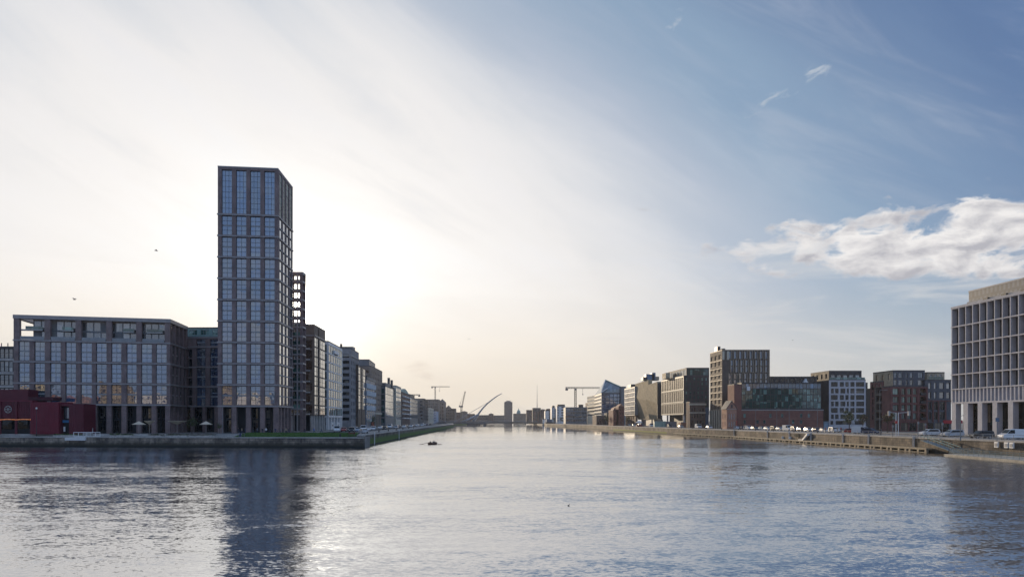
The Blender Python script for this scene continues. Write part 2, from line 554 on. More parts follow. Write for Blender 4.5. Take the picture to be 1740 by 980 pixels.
class Building:
    def __init__(s, name, label, cat, at, group=None):
        s.root = empty(name, (at[0], at[1], G if len(at) < 3 else at[2]), label, cat, group)
        s.wins = []

    def add(s, mb, name, label=None, parent=None, smooth=False):
        o = mb.build(name, parent or s.root, smooth)
        if label: o['label'] = label
        return o

    def mass(s, foot, z0, z1, m, faces=None, name='wall', recess=0.3, coping=None, roof=ROOFM, label=None):
        """foot counter-clockwise; faces {edge: (columns, rows, style, skip)}"""
        faces = faces or {}
        mm = {}
        if isinstance(m, tuple):
            m, mm = m
        m_def = m
        mb = MB()
        n = len(foot)
        for e in range(n):
            p0, p1 = foot[e], foot[(e + 1) % n]
            m = mm.get(e, m_def)
            L = math.hypot(p1[0] - p0[0], p1[1] - p0[1])
            ang = math.atan2(p1[1] - p0[1], p1[0] - p0[0])
            c, nn = (math.cos(ang), math.sin(ang)), (-math.sin(ang), math.cos(ang))

            def P(u, z, w=0.0):
                return (p0[0] + c[0] * u + nn[0] * w, p0[1] + c[1] * u + nn[1] * w, z)
            ops = []
            for spec in (faces.get(e) if isinstance(faces.get(e), list) else [faces[e]] if e in faces else []):
                cs, rs, style = spec[:3]
                skip = spec[3] if len(spec) > 3 else None
                rc = spec[4] if len(spec) > 4 else recess
                for i, (a, b) in enumerate(cs):
                    a, b = max(a, 0.02), min(b, L - 0.02)
                    if b - a < 0.1: continue
                    for j, (za, zb) in enumerate(rs):
                        if skip and skip(i, j): continue
                        ops.append((a, b, za, zb, rc))
                        if style:
                            s.wins.append((P(a, za, rc), ang, b - a, zb - za, style))
            us = sorted({0.0, L} | {x for o in ops for x in o[:2]})
            zs = sorted({z0, z1} | {x for o in ops for x in o[2:4]})
            # merge runs of solid cells in each row strip
            for j in range(len(zs) - 1):
                zm = (zs[j] + zs[j + 1]) / 2
                run = None
                for i in range(len(us) - 1):
                    um = (us[i] + us[i + 1]) / 2
                    solid = not any(o[0] < um < o[1] and o[2] < zm < o[3] for o in ops)
                    if solid and run is None: run = us[i]
                    if run is not None and (not solid or i == len(us) - 2):
                        e1 = us[i + 1] if solid else us[i]
                        mb.face([P(run, zs[j]), P(e1, zs[j]), P(e1, zs[j + 1]), P(run, zs[j + 1])], m)
                        run = None
            for a, b, za, zb, rc in ops:
                r = rc + 0.03
                mb.face([P(a, za), P(a, za, r), P(a, zb, r), P(a, zb)], m)
                mb.face([P(b, za, r), P(b, za), P(b, zb), P(b, zb, r)], m)
                mb.face([P(a, za), P(b, za), P(b, za, r), P(a, za, r)], m)
                mb.face([P(a, zb, r), P(b, zb, r), P(b, zb), P(a, zb)], m)
        mb.face([(x, y, z0) for x, y in reversed(foot)], m)
        o = s.add(mb, name, label)
        cx, cy = sum(p[0] for p in foot) / n, sum(p[1] for p in foot) / n
        r = MB()
        ft = [(x + (x - cx) * 0.004, y + (y - cy) * 0.004) for x, y in foot]
        r.prism(ft, z1, z1 + 0.35, coping or roof)
        s.add(r, 'roof')
        return o

    def ledge(s, foot, edges, z, h, proud, m, name='ledge', inset=0.0):
        for e in edges:
            p0, p1 = foot[e], foot[(e + 1) % len(foot)]
            L = math.hypot(p1[0] - p0[0], p1[1] - p0[1])
            ang = math.atan2(p1[1] - p0[1], p1[0] - p0[0])
            mb = MB()
            mb.obox(p0, ang, -proud + inset, L + proud - 0.004 - inset, -proud, -0.003, z, z + h, m)
            s.add(mb, name)

    def fins(s, p0, p1, us, w, proud, z0, z1, m, name='fin'):
        ang = math.atan2(p1[1] - p0[1], p1[0] - p0[0])
        for u in us:
            mb = MB()
            mb.obox(p0, ang, u - w / 2, u + w / 2, -proud, -0.003, z0, z1, m)
            s.add(mb, name)

    def boxp(s, name, x0, x1, y0, y1, z0, z1, m, label=None):
        mb = MB()
        mb.box(x0, x1, y0, y1, z0, z1, m)
        return s.add(mb, name, label)

    def finish(s, frames=True, limit=100):
        def score(w):
            (x, y, z), a, ww, hh, st = w
            n = (math.sin(a), -math.cos(a))
            d = math.hypot(x, y)
            vis = max(0.001, (-x * n[0] - y * n[1]) / d)
            return -ww * hh * vis / d ** 2
        ws = sorted([w for w in s.wins if score(w) < -1e-9], key=score)
        rl = Vector(s.root.location)
        for k, ((x, y, z), a, ww, hh, st) in enumerate(ws[:limit]):
            g, f = win_mesh(ww, hh, st)
            o = bpy.data.objects.new('window', g)
            COL.objects.link(o)
            o.parent = s.root
            o.location = Vector((x, y, z)) - rl
            o.rotation_euler = (0, 0, a)
            o.scale = (ww / round(ww, 1), 1, hh / round(hh, 1))
            if frames:
                q = bpy.data.objects.new('window_frame', f)
                COL.objects.link(q)
                q.parent = o
        rest = ws[limit:]
        if rest:
            mb = MB()
            for (x, y, z), a, ww, hh, st in rest:
                mb.obox((x, y), a, 0, ww, 0, 0.04, z, z + hh, st[0])
                if frames:
                    mb.obox((x, y), a, ww / 2 - 0.05, ww / 2 + 0.05, -0.05, -0.003, z, z + hh, st[1])
                    mb.obox((x, y), a, 0, ww, -0.05, -0.003, z, z + 0.1, st[1])
            o = s.add(mb, 'window')
            o['kind'] = 'stuff'
        return s.root


# ------------------------------------------------------------------ setting: water, ground, haze
def struct(mb, name, kind='structure', smooth=False, loc=(0, 0, 0)):
    o = mb.build(name, None, smooth, loc=loc)
    o['kind'] = kind
    return o


def water_mat():
    m = bpy.data.materials.new('river_water')
    m.use_nodes = True
    T = NT(m.node_tree)
    b = m.node_tree.nodes['Principled BSDF']
    b.inputs['Base Color'].default_value = (0.012, 0.020, 0.028, 1)
    b.inputs['Roughness'].default_value = 0.04
    b.inputs['IOR'].default_value = 2.6
    b.inputs['Specular IOR Level'].default_value = 1.0
    geo = T.node('ShaderNodeNewGeometry')
    pos = geo.outputs['Position']
    sp = T.node('ShaderNodeSeparateXYZ', ins={0: pos})

    def cn(sx, sy, rot, scale, detail, rough):
        k = T.node('ShaderNodeMapping', ins={0: pos})
        k.inputs['Scale'].default_value = (sx, sy, 1)
        k.inputs['Rotation'].default_value = (0, 0, rot)
        n = T.node('ShaderNodeTexNoise', ins={'Vector': k, 'Scale': scale, 'Detail': detail, 'Roughness': rough})
        q = T.node('ShaderNodeSeparateXYZ', ins={0: n.outputs['Color']})
        return [T.m('SUBTRACT', q.outputs[i], 0.5) for i in (0, 1)], n.outputs[0]
    (ax, ay), _ = cn(1.0, 1.9, 0.12, 2.9, 4, 0.68)
    (bx, by), _ = cn(0.8, 1.8, -0.25, 0.45, 3, 0.5)
    _, lane = cn(0.10, 1.0, 0.12, 0.055, 4, 0.6)
    _, gust = cn(0.35, 1.0, 0.15, 0.028, 5, 0.6)
    calm = T.ss(sp.outputs[1], 170.0, 480.0, 1.0, 0.13)
    g = T.m('MULTIPLY', T.m('MULTIPLY', T.ss(gust, 0.36, 0.66, 0.7, 1.3), T.ss(lane, 0.40, 0.60, 0.7, 1.15)), calm)
    sx = T.m('MULTIPLY', T.m('ADD', T.m('MULTIPLY', ax, 0.42), T.m('MULTIPLY', bx, 0.16)), g)
    sy = T.m('MULTIPLY', T.m('ADD', T.m('ADD', T.m('MULTIPLY', ay, 0.8), T.m('MULTIPLY', by, 0.30)), 0.078), g)
    # at this grazing view only facets leaning out of the wave's own shadow are seen
    sy = T.m('MAXIMUM', sy, T.m('MULTIPLY', sy, -0.35))
    nv = T.node('ShaderNodeVectorMath', operation='NORMALIZE', ins={0: T.comb(sx, T.m('MULTIPLY', sy, -1.0), 1.0)})
    T.set(b.inputs['Normal'], nv)
    gl = T.node('ShaderNodeBsdfGlossy', ins={'Color': (0.95, 0.95, 0.96, 1), 'Roughness': 0.05, 'Normal': nv})
    mx = T.node('ShaderNodeMixShader', ins={0: 0.38})
    T.l.new(b.outputs[0], mx.inputs[1])
    T.l.new(gl.outputs[0], mx.inputs[2])
    T.l.new(mx.outputs[0], m.node_tree.nodes['Material Output'].inputs['Surface'])
    return m


wm = water_mat()
mb = MB()
mb.face([(-2600, -400, 0), (2600, -400, 0), (2600, 2900, 0), (-2600, 2900, 0)], wm)
struct(mb, 'water')

# bank outlines, from the water's edge
LB = [(-39.0, 181.5), (-47.0, 380.0), (-63.0, 760.0), (-80.0, 950.0), (-70.0, 1300.0), (-60.0, 1700.0)]
LF = [(-39.0, 181.5), (-140.0, 190.5), (-420.0, 214.0), (-1200.0, 280.0)]
RB = [(96.0, 60.0), (93.5, 118.0), (91.5, 152.0), (90.0, 200.0), (87.0, 271.0), (81.0, 323.0), (73.0, 430.0), (64.5, 600.0), (42.0, 840.0), (42.0, 950.0), (36.0, 1300.0), (30.0, 1700.0)]
PAV = mat('paving', (0.24, 0.225, 0.205), 0.8, 0.2, 0.15, fine=0.12)
ASPH = mat('asphalt', (0.055, 0.055, 0.057), 0.85, 0.2, 0.2, fine=0.15)
EARTH = mat('town_ground', (0.16, 0.15, 0.135), 0.9, 0.25, 0.02)
GRASS = mat('lawn_grass', (0.06, 0.125, 0.022), 0.9, 0.3, 0.5, fine=0.3, bump=0.6, bscale=14)
PAINT = mat('road_paint', (0.7, 0.7, 0.68), 0.7, 0.1, 2)
mb = MB()
mb.prism([(-1200.0, 288.1), (-420.0, 222.1), (-140.8, 198.5), (-50.5, 190.5), (-41.0, 190.4)] + LB[1:] + [(-60.0, 2850.0), (-2550.0, 2850.0), (-2550.0, 280.0)], -0.8, G, EARTH, bottom=False)
struct(mb, 'ground')
mb = MB()
mb.prism(list(reversed(RB)) + [(96.0, -350.0), (2550.0, -350.0), (2550.0, 2850.0), (30.0, 2850.0)][0:4], -0.8, G, EARTH, bottom=False)
struct(mb, 'ground')
mb = MB()
mb.prism([(-60.0, 1700.0), (30.0, 1700.0), (30.0, 2850.0), (-60.0, 2850.0)], -0.8, G - 0.01, EARTH, bottom=False)
struct(mb, 'ground')
mb = MB()   # land behind the eye point, where the opposite quay stands
mb.prism([(-900.0, -390.0), (95.0, -390.0), (95.0, -110.0), (-900.0, -110.0)], -0.8, G, EARTH, bottom=False)
struct(mb, 'ground')


def strip(name, line, w0, w1, z0, z1, m, kind='structure'):
    """flat strip offset from a polyline; positive = to the right of travel"""
    L, R = [], []
    for i, p in enumerate(line):
        a, b = line[max(i - 1, 0)], line[min(i + 1, len(line) - 1)]
        d = Vector((b[0] - a[0], b[1] - a[1])).normalized()
        n = (d.y, -d.x)
        L.append((p[0] + n[0] * w0, p[1] + n[1] * w0))
        R.append((p[0] + n[0] * w1, p[1] + n[1] * w1))
    mb = MB()
    for i in range(len(line) - 1):
        q = [L[i], L[i + 1], R[i + 1], R[i]]
        if z1 - z0 < 0.02:
            mb.face([(x, y, z1) for x, y in reversed(q)], m)
        else:
            mb.prism(list(reversed(q)), z0, z1, m, bottom=False)
    return struct(mb, name, kind)


RBq = RB[0:9]
strip('pavement', RBq, 0.9, 9.0, G, G + 0.12, PAV)
strip('road', RBq, 9.1, 20.5, G, G + 0.004, ASPH)
strip('pavement', RBq, 20.6, 27.0, G, G + 0.12, PAV)
strip('road_marking', RBq, 14.7, 14.85, G, G + 0.008, PAINT)
LBq = [(-40.2, 190.6)] + LB[1:4]
strip('pavement', LBq, -7.0, -0.9, G, G + 0.12, PAV)
strip('road', LBq, -18.5, -7.1, G, G + 0.004, ASPH)
strip('pavement', LBq, -23.0, -18.6, G, G + 0.12, PAV)
strip('road_marking', LBq, -12.9, -12.75, G, G + 0.008, PAINT)
# lower promenade before the left quay front, upper paving behind it
GQ = 2.66
strip('promenade', LF[:3], 0.5, 8.6, -0.8, GQ, PAV)
strip('pavement', [(-50.5, 190.4), (-140.8, 198.4), (-420.0, 222.0)], 0.02, 10.0, G, G + 0.02, PAV)
strip('kerb_step', [(-50.5, 190.4), (-140.8, 198.4), (-420.0, 222.0)], -0.35, 0.012, GQ, G + 0.06, mat('pale_kerb', (.42, .40, .37), .8, .15, .5))


def grass_slab(name, foot, za, zb, seed):
    """lawn bank rising from za at the water side to zb at the back"""
    mb = MB()
    mb.hexa([(x, y, za - .3) for x, y in foot], [(foot[0][0], foot[0][1], za), (foot[1][0], foot[1][1], zb), (foot[2][0], foot[2][1], zb), (foot[3][0], foot[3][1], za)], GRASS)
    rnd = random.Random(seed)
    (x0, y0), (x1, y1), (x2, y2), (x3, y3) = foot
    for i in range(9000):
        a, b = rnd.random(), rnd.random()
        x = (x0 * (1 - a) + x1 * a) * (1 - b) + (x3 * (1 - a) + x2 * a) * b
        y = (y0 * (1 - a) + y1 * a) * (1 - b) + (y3 * (1 - a) + y2 * a) * b
        z1 = za + (zb - za) * a
        h = 0.06 + 0.10 * rnd.random()
        t = rnd.random() * PI
        c, s_ = math.cos(t) * 0.08, math.sin(t) * 0.08
        mb.face([(x - c, y - s_, z1 - .02), (x + c, y + s_, z1 - .02), (x + c * .3 + rnd.uniform(-.05, .05), y + s_ * .3, z1 + h)], GRASS)
    struct(mb, name, 'stuff')


def onLF(t0, t1, w0, w1):
    p, q = LF[0], LF[1]
    L = math.hypot(q[0] - p[0], q[1] - p[1])
    d = ((q[0] - p[0]) / L, (q[1] - p[1]) / L)
    n = (d[1], -d[0])
    return [(p[0] + d[0] * t + n[0] * w, p[1] + d[1] * t + n[1] * w) for t, w in ((t0, w0), (t0, w1), (t1, w1), (t1, w0))]


def lf_px(px):
    return hit(LF[0], LF[1], px)


grass_slab('grass', onLF(lf_px(590), lf_px(392), 1.0, 9.6), GQ + 0.02, G + 0.5, 3)

# haze: one even body of air round everything
hm = bpy.data.materials.new('haze_air')
hm.use_nodes = True
T = NT(hm.node_tree)
hm.node_tree.nodes.remove(hm.node_tree.nodes['Principled BSDF'])
pv_ = T.node('ShaderNodeVolumePrincipled')
pv_.inputs['Color'].default_value = (0.93, 0.90, 0.86, 1)
pv_.inputs['Density'].default_value = 0.00011
pv_.inputs['Anisotropy'].default_value = 0.1
T.l.new(pv_.outputs[0], hm.node_tree.nodes['Material Output'].inputs['Volume'])
mb = MB()
mb.box(-2700, 2700, -420, 2950, -2.2, 150, hm)
struct(mb, 'haze', 'stuff')


# ------------------------------------------------------------------ quay walls
def quay_mat(name, c1, c2, algae, az0, az1, dark=(0.02, 0.02, 0.016)):
    m = bpy.data.materials.new(name)
    m.use_nodes = True
    T = NT(m.node_tree)
    b = m.node_tree.nodes['Principled BSDF']
    b.inputs['Roughness'].default_value = 0.85
    pos = T.node('ShaderNodeNewGeometry').outputs['Position']
    s = T.node('ShaderNodeSeparateXYZ', ins={0: pos})
    uv = T.comb(T.m('ADD', s.outputs[0], T.m('MULTIPLY', s.outputs[1], 1.0)), s.outputs[2], 0)
    br = T.node('ShaderNodeTexBrick', ins={'Vector': uv, 'Color1': c1 + (1,), 'Color2': c2 + (1,), 'Mortar': (0.05, 0.045, 0.04, 1)})
    br.inputs['Scale'].default_value = 1
    br.inputs['Brick Width'].default_value = 1.5
    br.inputs['Row Height'].default_value = 0.55
    br.inputs['Mortar Size'].default_value = 0.03
    n = T.noise(pos, 0.22, 6, 0.65)
    cur = T.mix(1.0, br.outputs[0], T.comb(*[T.ss(n, 0.35, 0.65, 0.4, 1.6)] * 3), 'MULTIPLY')
    mp = T.node('ShaderNodeMapping', ins={0: pos})
    mp.inputs['Scale'].default_value = (1.2, 1.2, 0.1)
    n2 = T.noise(mp, 0.9, 5, 0.65)
    cur = T.mix(T.ss(n2, 0.52, 0.7, 0, 0.75), cur, (0.035, 0.03, 0.025, 1))
    zz = T.m('ADD', s.outputs[2], T.m('MULTIPLY', T.m('SUBTRACT', T.noise(mp, 0.7, 4, 0.6), 0.5), 1.4))
    cur = T.mix(T.ss(zz, az1, az0), cur, tuple(algae) + (1,))
    cur = T.mix(T.ss(s.outputs[2], 0.55, 0.25), cur, dark + (1,))
    T.set(b.inputs['Base Color'], cur)
    bn = T.node('ShaderNodeBump', ins={'Strength': 0.7, 'Distance': 0.12, 'Height': T.noise(pos, 1.8, 6, 0.65)})
    T.set(b.inputs['Normal'], bn)
    return m


QL = quay_mat('old_quay_stone', (0.30, 0.245, 0.19), (0.20, 0.165, 0.13), (0.05, 0.045, 0.03), 0.6, 1.6)
QG = quay_mat('green_quay_stone', (0.15, 0.13, 0.11), (0.11, 0.10, 0.08), (0.075, 0.14, 0.015), 1.3, 2.6)
QR = quay_mat('tan_quay_stone', (0.20, 0.155, 0.105), (0.14, 0.11, 0.08), (0.10, 0.08, 0.05), 0.4, 1.3)
QRG = quay_mat('mossy_quay_stone', (0.22, 0.18, 0.13), (0.16, 0.13, 0.10), (0.17, 0.20, 0.01), 1.0, 1.5)
COPE = mat('coping_stone', (0.40, 0.375, 0.34), 0.8, 0.2, 0.3, fine=0.15)


def wall_along(label, line, m, side, top=G + 0.05, thick=0.85, cope=COPE):
    """side +1: land lies to the right of travel"""
    root = empty('quay_wall', (line[0][0], line[0][1], 0), label, 'quay wall')
    for nm, z0, z1, a, b, mm in (('wall', -0.9, top - 0.3, 0.25, thick, m), ('coping', top - 0.297, top + 0.02, 0.37, thick + 0.02, cope)):
        L, R = [], []
        for i, p in enumerate(line):
            q0, q1 = line[max(i - 1, 0)], line[min(i + 1, len(line) - 1)]
            d = Vector((q1[0] - q0[0], q1[1] - q0[1])).normalized()
            n = (d.y * side, -d.x * side)
            L.append((p[0] - n[0] * a, p[1] - n[1] * a))
            R.append((p[0] + n[0] * b, p[1] + n[1] * b))
        mb = MB()
        for i in range(len(line) - 1):
            seg = math.hypot(line[i + 1][0] - line[i][0], line[i + 1][1] - line[i][1])
            q = [L[i], L[i + 1], R[i + 1], R[i]]
            if side < 0: q.reverse()
            mb.prism(list(reversed(q)), z0, z1, mm)
        mb.build(nm, root)
    return root


wall_along('long old stone quay wall fronting the water below the brick tower', [(-38.2, 181.6)] + LF[1:3], QL, 1, top=GQ + .03)
wall_along('green algae-covered quay wall running upstream on the left bank', [(-39.6, 184.5)] + LB[1:5], QG, -1)
QA, QB = (78.5, 357.0), (69.8, 485.0)
wall_along('tan stone quay wall on the right bank with a fender beam at its foot', RB[0:6] + [QA], QR, 1)
wall_along('right bank quay wall stretch with a bright yellow-green moss band', [QA, RB[6], QB], QRG, 1)
wall_along('farthest stretch of right bank quay wall up to the bridge', [QB] + RB[7:11], QR, 1)
# rounded corner pier between the two left walls
cp = MB()
cp.tube([(-39.0, 182.4, -0.9), (-39.0, 182.4, 2.9)], 1.0, QL, 16)
cp.tube([(-39.0, 182.4, 2.903), (-39.0, 182.4, 3.25)], 1.12, COPE, 16)
tag(cp.build('corner_pier', None, loc=(-39.0, 182.4, -0.9)), 'rounded stone corner post where the two left quay walls meet', 'quay pier')

# ------------------------------------------------------------------ LEFT BANK
ST_DBL = (GL, FRAME, 2, 4, 0.09, FRAMEL)
ST_TOP = (GL, FRAME, 2, 4, 0.13, None)
ST_SIDE = (GLB, FRAME, 2, 2, 0.13, FRAMEL)
ST_SHOP = (GLD, FRAME, 2, 2, 0.10, None)
ST_1 = (GL, FRAME, 2, 1, 0.08, None)
ST_D = (GLD, DARK, 1, 1, 0.08, None)
ST_GG = (GLG, DARK, 2, 2, 0.09, None)
ST_B = (GLB, FRAMEL, 2, 2, 0.08, None)


def columns(b, p0, p1, us, w, d, z0, z1, m, ledge=None):
    ang = math.atan2(p1[1] - p0[1], p1[0] - p0[0])
    for u in us:
        mb = MB()
        mb.obox(p0, ang, u - w / 2, u + w / 2, 0.0, d, z0, z1, m)
        b.add(mb, 'column')


# --- low block
A0, A1, A2 = (PX(23, 203), 203.0), (PX(289, 212), 212.0), (PX(318.6, 229), 229.0)
A3 = (A0[0] - 2.0, 226.0)
lb = Building('apartment_block', 'long low brown brick block with an open framed top storey, left of the tower', 'building', A0)
zb = [11.4, 17.57, 23.73, 29.9]
wr = [(31, 50), (58, 76), (85, 103), (111, 129), (137, 156), (163, 181), (189, 206), (215, 232), (240, 258), (265, 283)]
cs = cols_px(A0, A1, wr)
rows3 = [(zb[i] + 0.55, zb[i + 1] - 0.12) for i in range(3)]
LA = math.hypot(A1[0] - A0[0], A1[1] - A0[1])
LS = math.hypot(A2[0] - A1[0], A2[1] - A1[1])
sc = cols_n(LS, 4, 0.6, 1.6, 0.6)
lb.mass([A0, A1, A2, A3], zb[0], zb[3], BRICK, {0: (cs, rows3, ST_DBL), 1: (sc, rows3, ST_SIDE)}, recess=0.5)
for z in zb:
    lb.ledge([A0, A1, A2, A3], [0, 1], z - 0.02, 0.42, 0.18, LEDGE)
# top storey: glass box set back, open frame outside it
mid = [(cs[i][1] + cs[i + 1][0]) / 2 for i in range(9)]
angA = math.atan2(A1[1] - A0[1], A1[0] - A0[0])


def onA(u, w): return (A0[0] + math.cos(angA) * u - math.sin(angA) * w, A0[1] + math.sin(angA) * u + math.cos(angA) * w)


g0 = onA(mid[0] - 0.4, 2.0)
g1 = (onA(LA - 1.6, 2.0))
gt = [g0, g1, (A2[0] - 2.0, A2[1] - 3), onA(mid[0] - 0.4, 14.0)]
GTL = math.hypot(g1[0] - g0[0], g1[1] - g0[1])
gc = cols_n(GTL, 18, 0.92, 0.1, 0.1)
lb.mass(gt, 30.3, 36.2, GREY, {0: (gc, [(30.6, 33.0), (33.4, 36.0)], (GLB, FRAMEL, 1, 1, 0.07, None), lambda i, j: (i * 7 + j * 3) % 11 == 0),
                               1: (cols_n(14, 5, .8), [(30.6, 33.0), (33.4, 36.0)], ST_1)}, name='penthouse_wall', recess=0.15)
piers = [0.75] + [mid[i] for i in (1, 3, 5, 7)] + [LA - 0.75]
for u in piers:
    mb = MB()
    mb.obox(A0, angA, u - 0.75, u + 0.75, 0.0, 1.2, 30.3, 36.3, BRICK)
    lb.add(mb, 'pier')
angS = math.atan2(A2[1] - A1[1], A2[0] - A1[0])
for u in (5.0, 9.0, 13.0, 16.8):
    mb = MB()
    mb.obox(A1, angS, u - 0.5, u + 0.5, 0.0, 1.0, 30.3, 36.3, BRICK)
    lb.add(mb, 'pier')
for p, a, L in ((A0, angA, LA), (A1, angS, LS)):
    mb = MB()
    mb.obox(p, a, -0.15, L + 0.15, -0.15, 1.3, 36.303, 37.4, LEDGE)
    lb.add(mb, 'roof_beam')
mb = MB()
mb.obox(A0, angA + PI / 2, 1.3, 16.0, -1.3, 0.0, 36.303, 37.4, LEDGE)
lb.add(mb, 'roof_beam')
for k in range(5):
    u0 = piers[k] + 0.9
    u1 = piers[k + 1] - 0.9
    mb = MB()
    mb.obox(A0, angA, u0, u1, -0.02, 0.08, 30.35, 31.3, FRAMEL)
    lb.add(mb, 'balustrade')
    if k != 2:
        mb = MB()
        mb.obox(A0, angA, u0 + 0.5 + (u1 - u0) * (0.35 if k % 2 else 0.1) - (2.5 if k == 0 else 0), u1 - 0.6, 0.7, 1.98, 33.05, 33.38, PALE)
        mb.obox(A0, angA, u0 + 0.5 + (u1 - u0) * (0.35 if k % 2 else 0.1), u1 - 0.6, 0.7, 0.74, 33.4, 34.3, GLG)
        lb.add(mb, 'balcony')
# colonnade and shop fronts
colu = [0.7] + mid + [LA - 0.7]
columns(lb, A0, A1, colu, 1.35, 1.3, G, 11.38, BRICK)
columns(lb, A1, A2, [4.5, 8.5, 12.5, 16.5], 1.1, 1.1, G, 11.38, BRICK)
r0, r1 = onA(0.5, 3.2), onA(LA - 3.2, 3.2)
r2 = (A2[0] - 3.2, A2[1] - 0.5)
RL = math.hypot(r1[0] - r0[0], r1[1] - r0[1])
shopc = cols_n(RL, 20, 0.8, 0.2, 0.2)
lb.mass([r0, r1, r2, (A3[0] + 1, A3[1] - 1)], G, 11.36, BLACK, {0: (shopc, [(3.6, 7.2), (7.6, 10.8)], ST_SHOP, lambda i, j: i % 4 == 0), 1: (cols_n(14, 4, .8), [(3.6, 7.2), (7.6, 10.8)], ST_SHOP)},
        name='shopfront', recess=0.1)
lb.finish()

# --- recessed link block
B0, B1 = (PX(300, 230), 230.0), (PX(374, 229), 229.0)
li = Building('apartment_block', 'recessed brick link block between the low block and the tall tower', 'building', B0)
lr = [(PZ(689, 229), PZ(658, 229)), (PZ(655, 229), PZ(624.5, 229)), (PZ(621.5, 229), PZ(591, 229)), (PZ(587, 229), PZ(576, 229))]
lr = [(a, b) for a, b in lr]
lfoot = [B0, B1, (B1[0], 250.0), (B0[0], 250.0)]
li.mass(lfoot, 11.4, PZ(573, 229), BRICK, {0: [(cols_px(B0, B1, [(333.7, 349), (356.6, 371)]), lr, ST_DBL), (cols_px(B0, B1, [(318.5, 326.5)]), [(12 + 3.1 * i, 14.6 + 3.1 * i) for i in range(6)], (GLD, DARK, 2, 1, .08, None), None, 1.2)]}, recess=0.45)
for z in (11.4, lr[1][0] - .55, lr[2][0] - .55, lr[3][0] - .6, PZ(574, 229)):
    li.ledge(lfoot, [0], z, 0.4, 0.15, LEDGE)
pf = [(B0[0] - 2, 232.5), (B1[0], 232.0), (B1[0], 248.0), (B0[0] - 2, 248.0)]
li.mass(pf, PZ(573, 229) + 0.3, PZ(557.5, 232), COPPER, {0: (cols_n(pf[1][0] - pf[0][0], 4, .7), [(PZ(571, 229) + .8, PZ(560, 232))], (GLG, FRAMEL, 3, 1, .08, None))}, name='penthouse_wall', recess=0.1)
columns(li, B0, B1, [5.2, 9.2, 13.2], 1.0, 1.0, G, 11.38, BRICK)
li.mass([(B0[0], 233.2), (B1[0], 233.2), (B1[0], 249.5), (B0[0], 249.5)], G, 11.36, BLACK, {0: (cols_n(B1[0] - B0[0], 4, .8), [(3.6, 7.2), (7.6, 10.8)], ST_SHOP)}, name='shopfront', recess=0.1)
li.finish()

# --- tower
T0, T1, T2 = (PX(370, 208), 208.0), (PX(472.5, 210), 210.0), (PX(497.5, 227), 227.0)
T3 = (T0[0] - 1.0, 226.0)
tw = Building('tower_block', 'tall brown brick tower with four bays of blue double-height windows', 'building', T0)
tc_ = cols_px(T0, T1, [(376.5, 394), (401, 418.4), (425, 442.3), (449, 466.5)])
zt = [11.0 + 6.277 * i for i in range(10)]
LT, LTS = math.hypot(T1[0] - T0[0], T1[1] - T0[1]), math.hypot(T2[0] - T1[0], T2[1] - T1[1])
ts = cols_n(LTS, 4, 0.66, 1.0, 0.3)
tfoot = [T0, T1, T2, T3]
rt = [(zt[i] + 0.55, zt[i + 1] - 0.12) for i in range(9)]
tw.mass(tfoot, 11.0, 81.6, BRICK, {0: [(tc_, rt, ST_DBL), (tc_, [(zt[9] + 0.55, 80.9)], (GL, FRAME, 3, 8, 0.08, None))], 1: [(ts, rt, (GLM, FRAME, 1, 2, .12, None), None, 0.15), (ts, [(zt[9] + .55, 80.9)], (GLG, FRAME, 2, 6, .12, None), None, 0.15)]}, recess=0.55, coping=LEDGE)
for z in zt:
    tw.ledge(tfoot, [0, 1], z - 0.02, 0.42, 0.2, LEDGE)
for i in range(9):   # small balcony plates between the side piers
    for (a, b) in ts:
        mb = MB()
        ang = math.atan2(T2[1] - T1[1], T2[0] - T1[0])
        mb.obox(T1, ang, a, b, -0.12, 0.10, (zt[i] + zt[i + 1]) / 2, (zt[i] + zt[i + 1]) / 2 + 0.3, PALE)
        tw.add(mb, 'balcony')
colt = [0.7] + [(tc_[i][1] + tc_[i + 1][0]) / 2 for i in range(3)] + [LT - 0.7]
columns(tw, T0, T1, colt, 1.35, 1.4, G, 10.98, BRICK)
columns(tw, T1, T2, [3.6, 7.4, 11.2, 15.0], 0.9, 1.2, G, 10.98, BRICK)
angT = math.atan2(T1[1] - T0[1], T1[0] - T0[0])
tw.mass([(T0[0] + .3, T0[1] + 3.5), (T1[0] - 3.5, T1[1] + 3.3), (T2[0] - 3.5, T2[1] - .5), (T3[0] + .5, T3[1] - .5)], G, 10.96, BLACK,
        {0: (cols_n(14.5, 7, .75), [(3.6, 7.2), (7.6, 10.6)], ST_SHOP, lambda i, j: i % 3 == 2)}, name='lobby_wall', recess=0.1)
tw.finish()


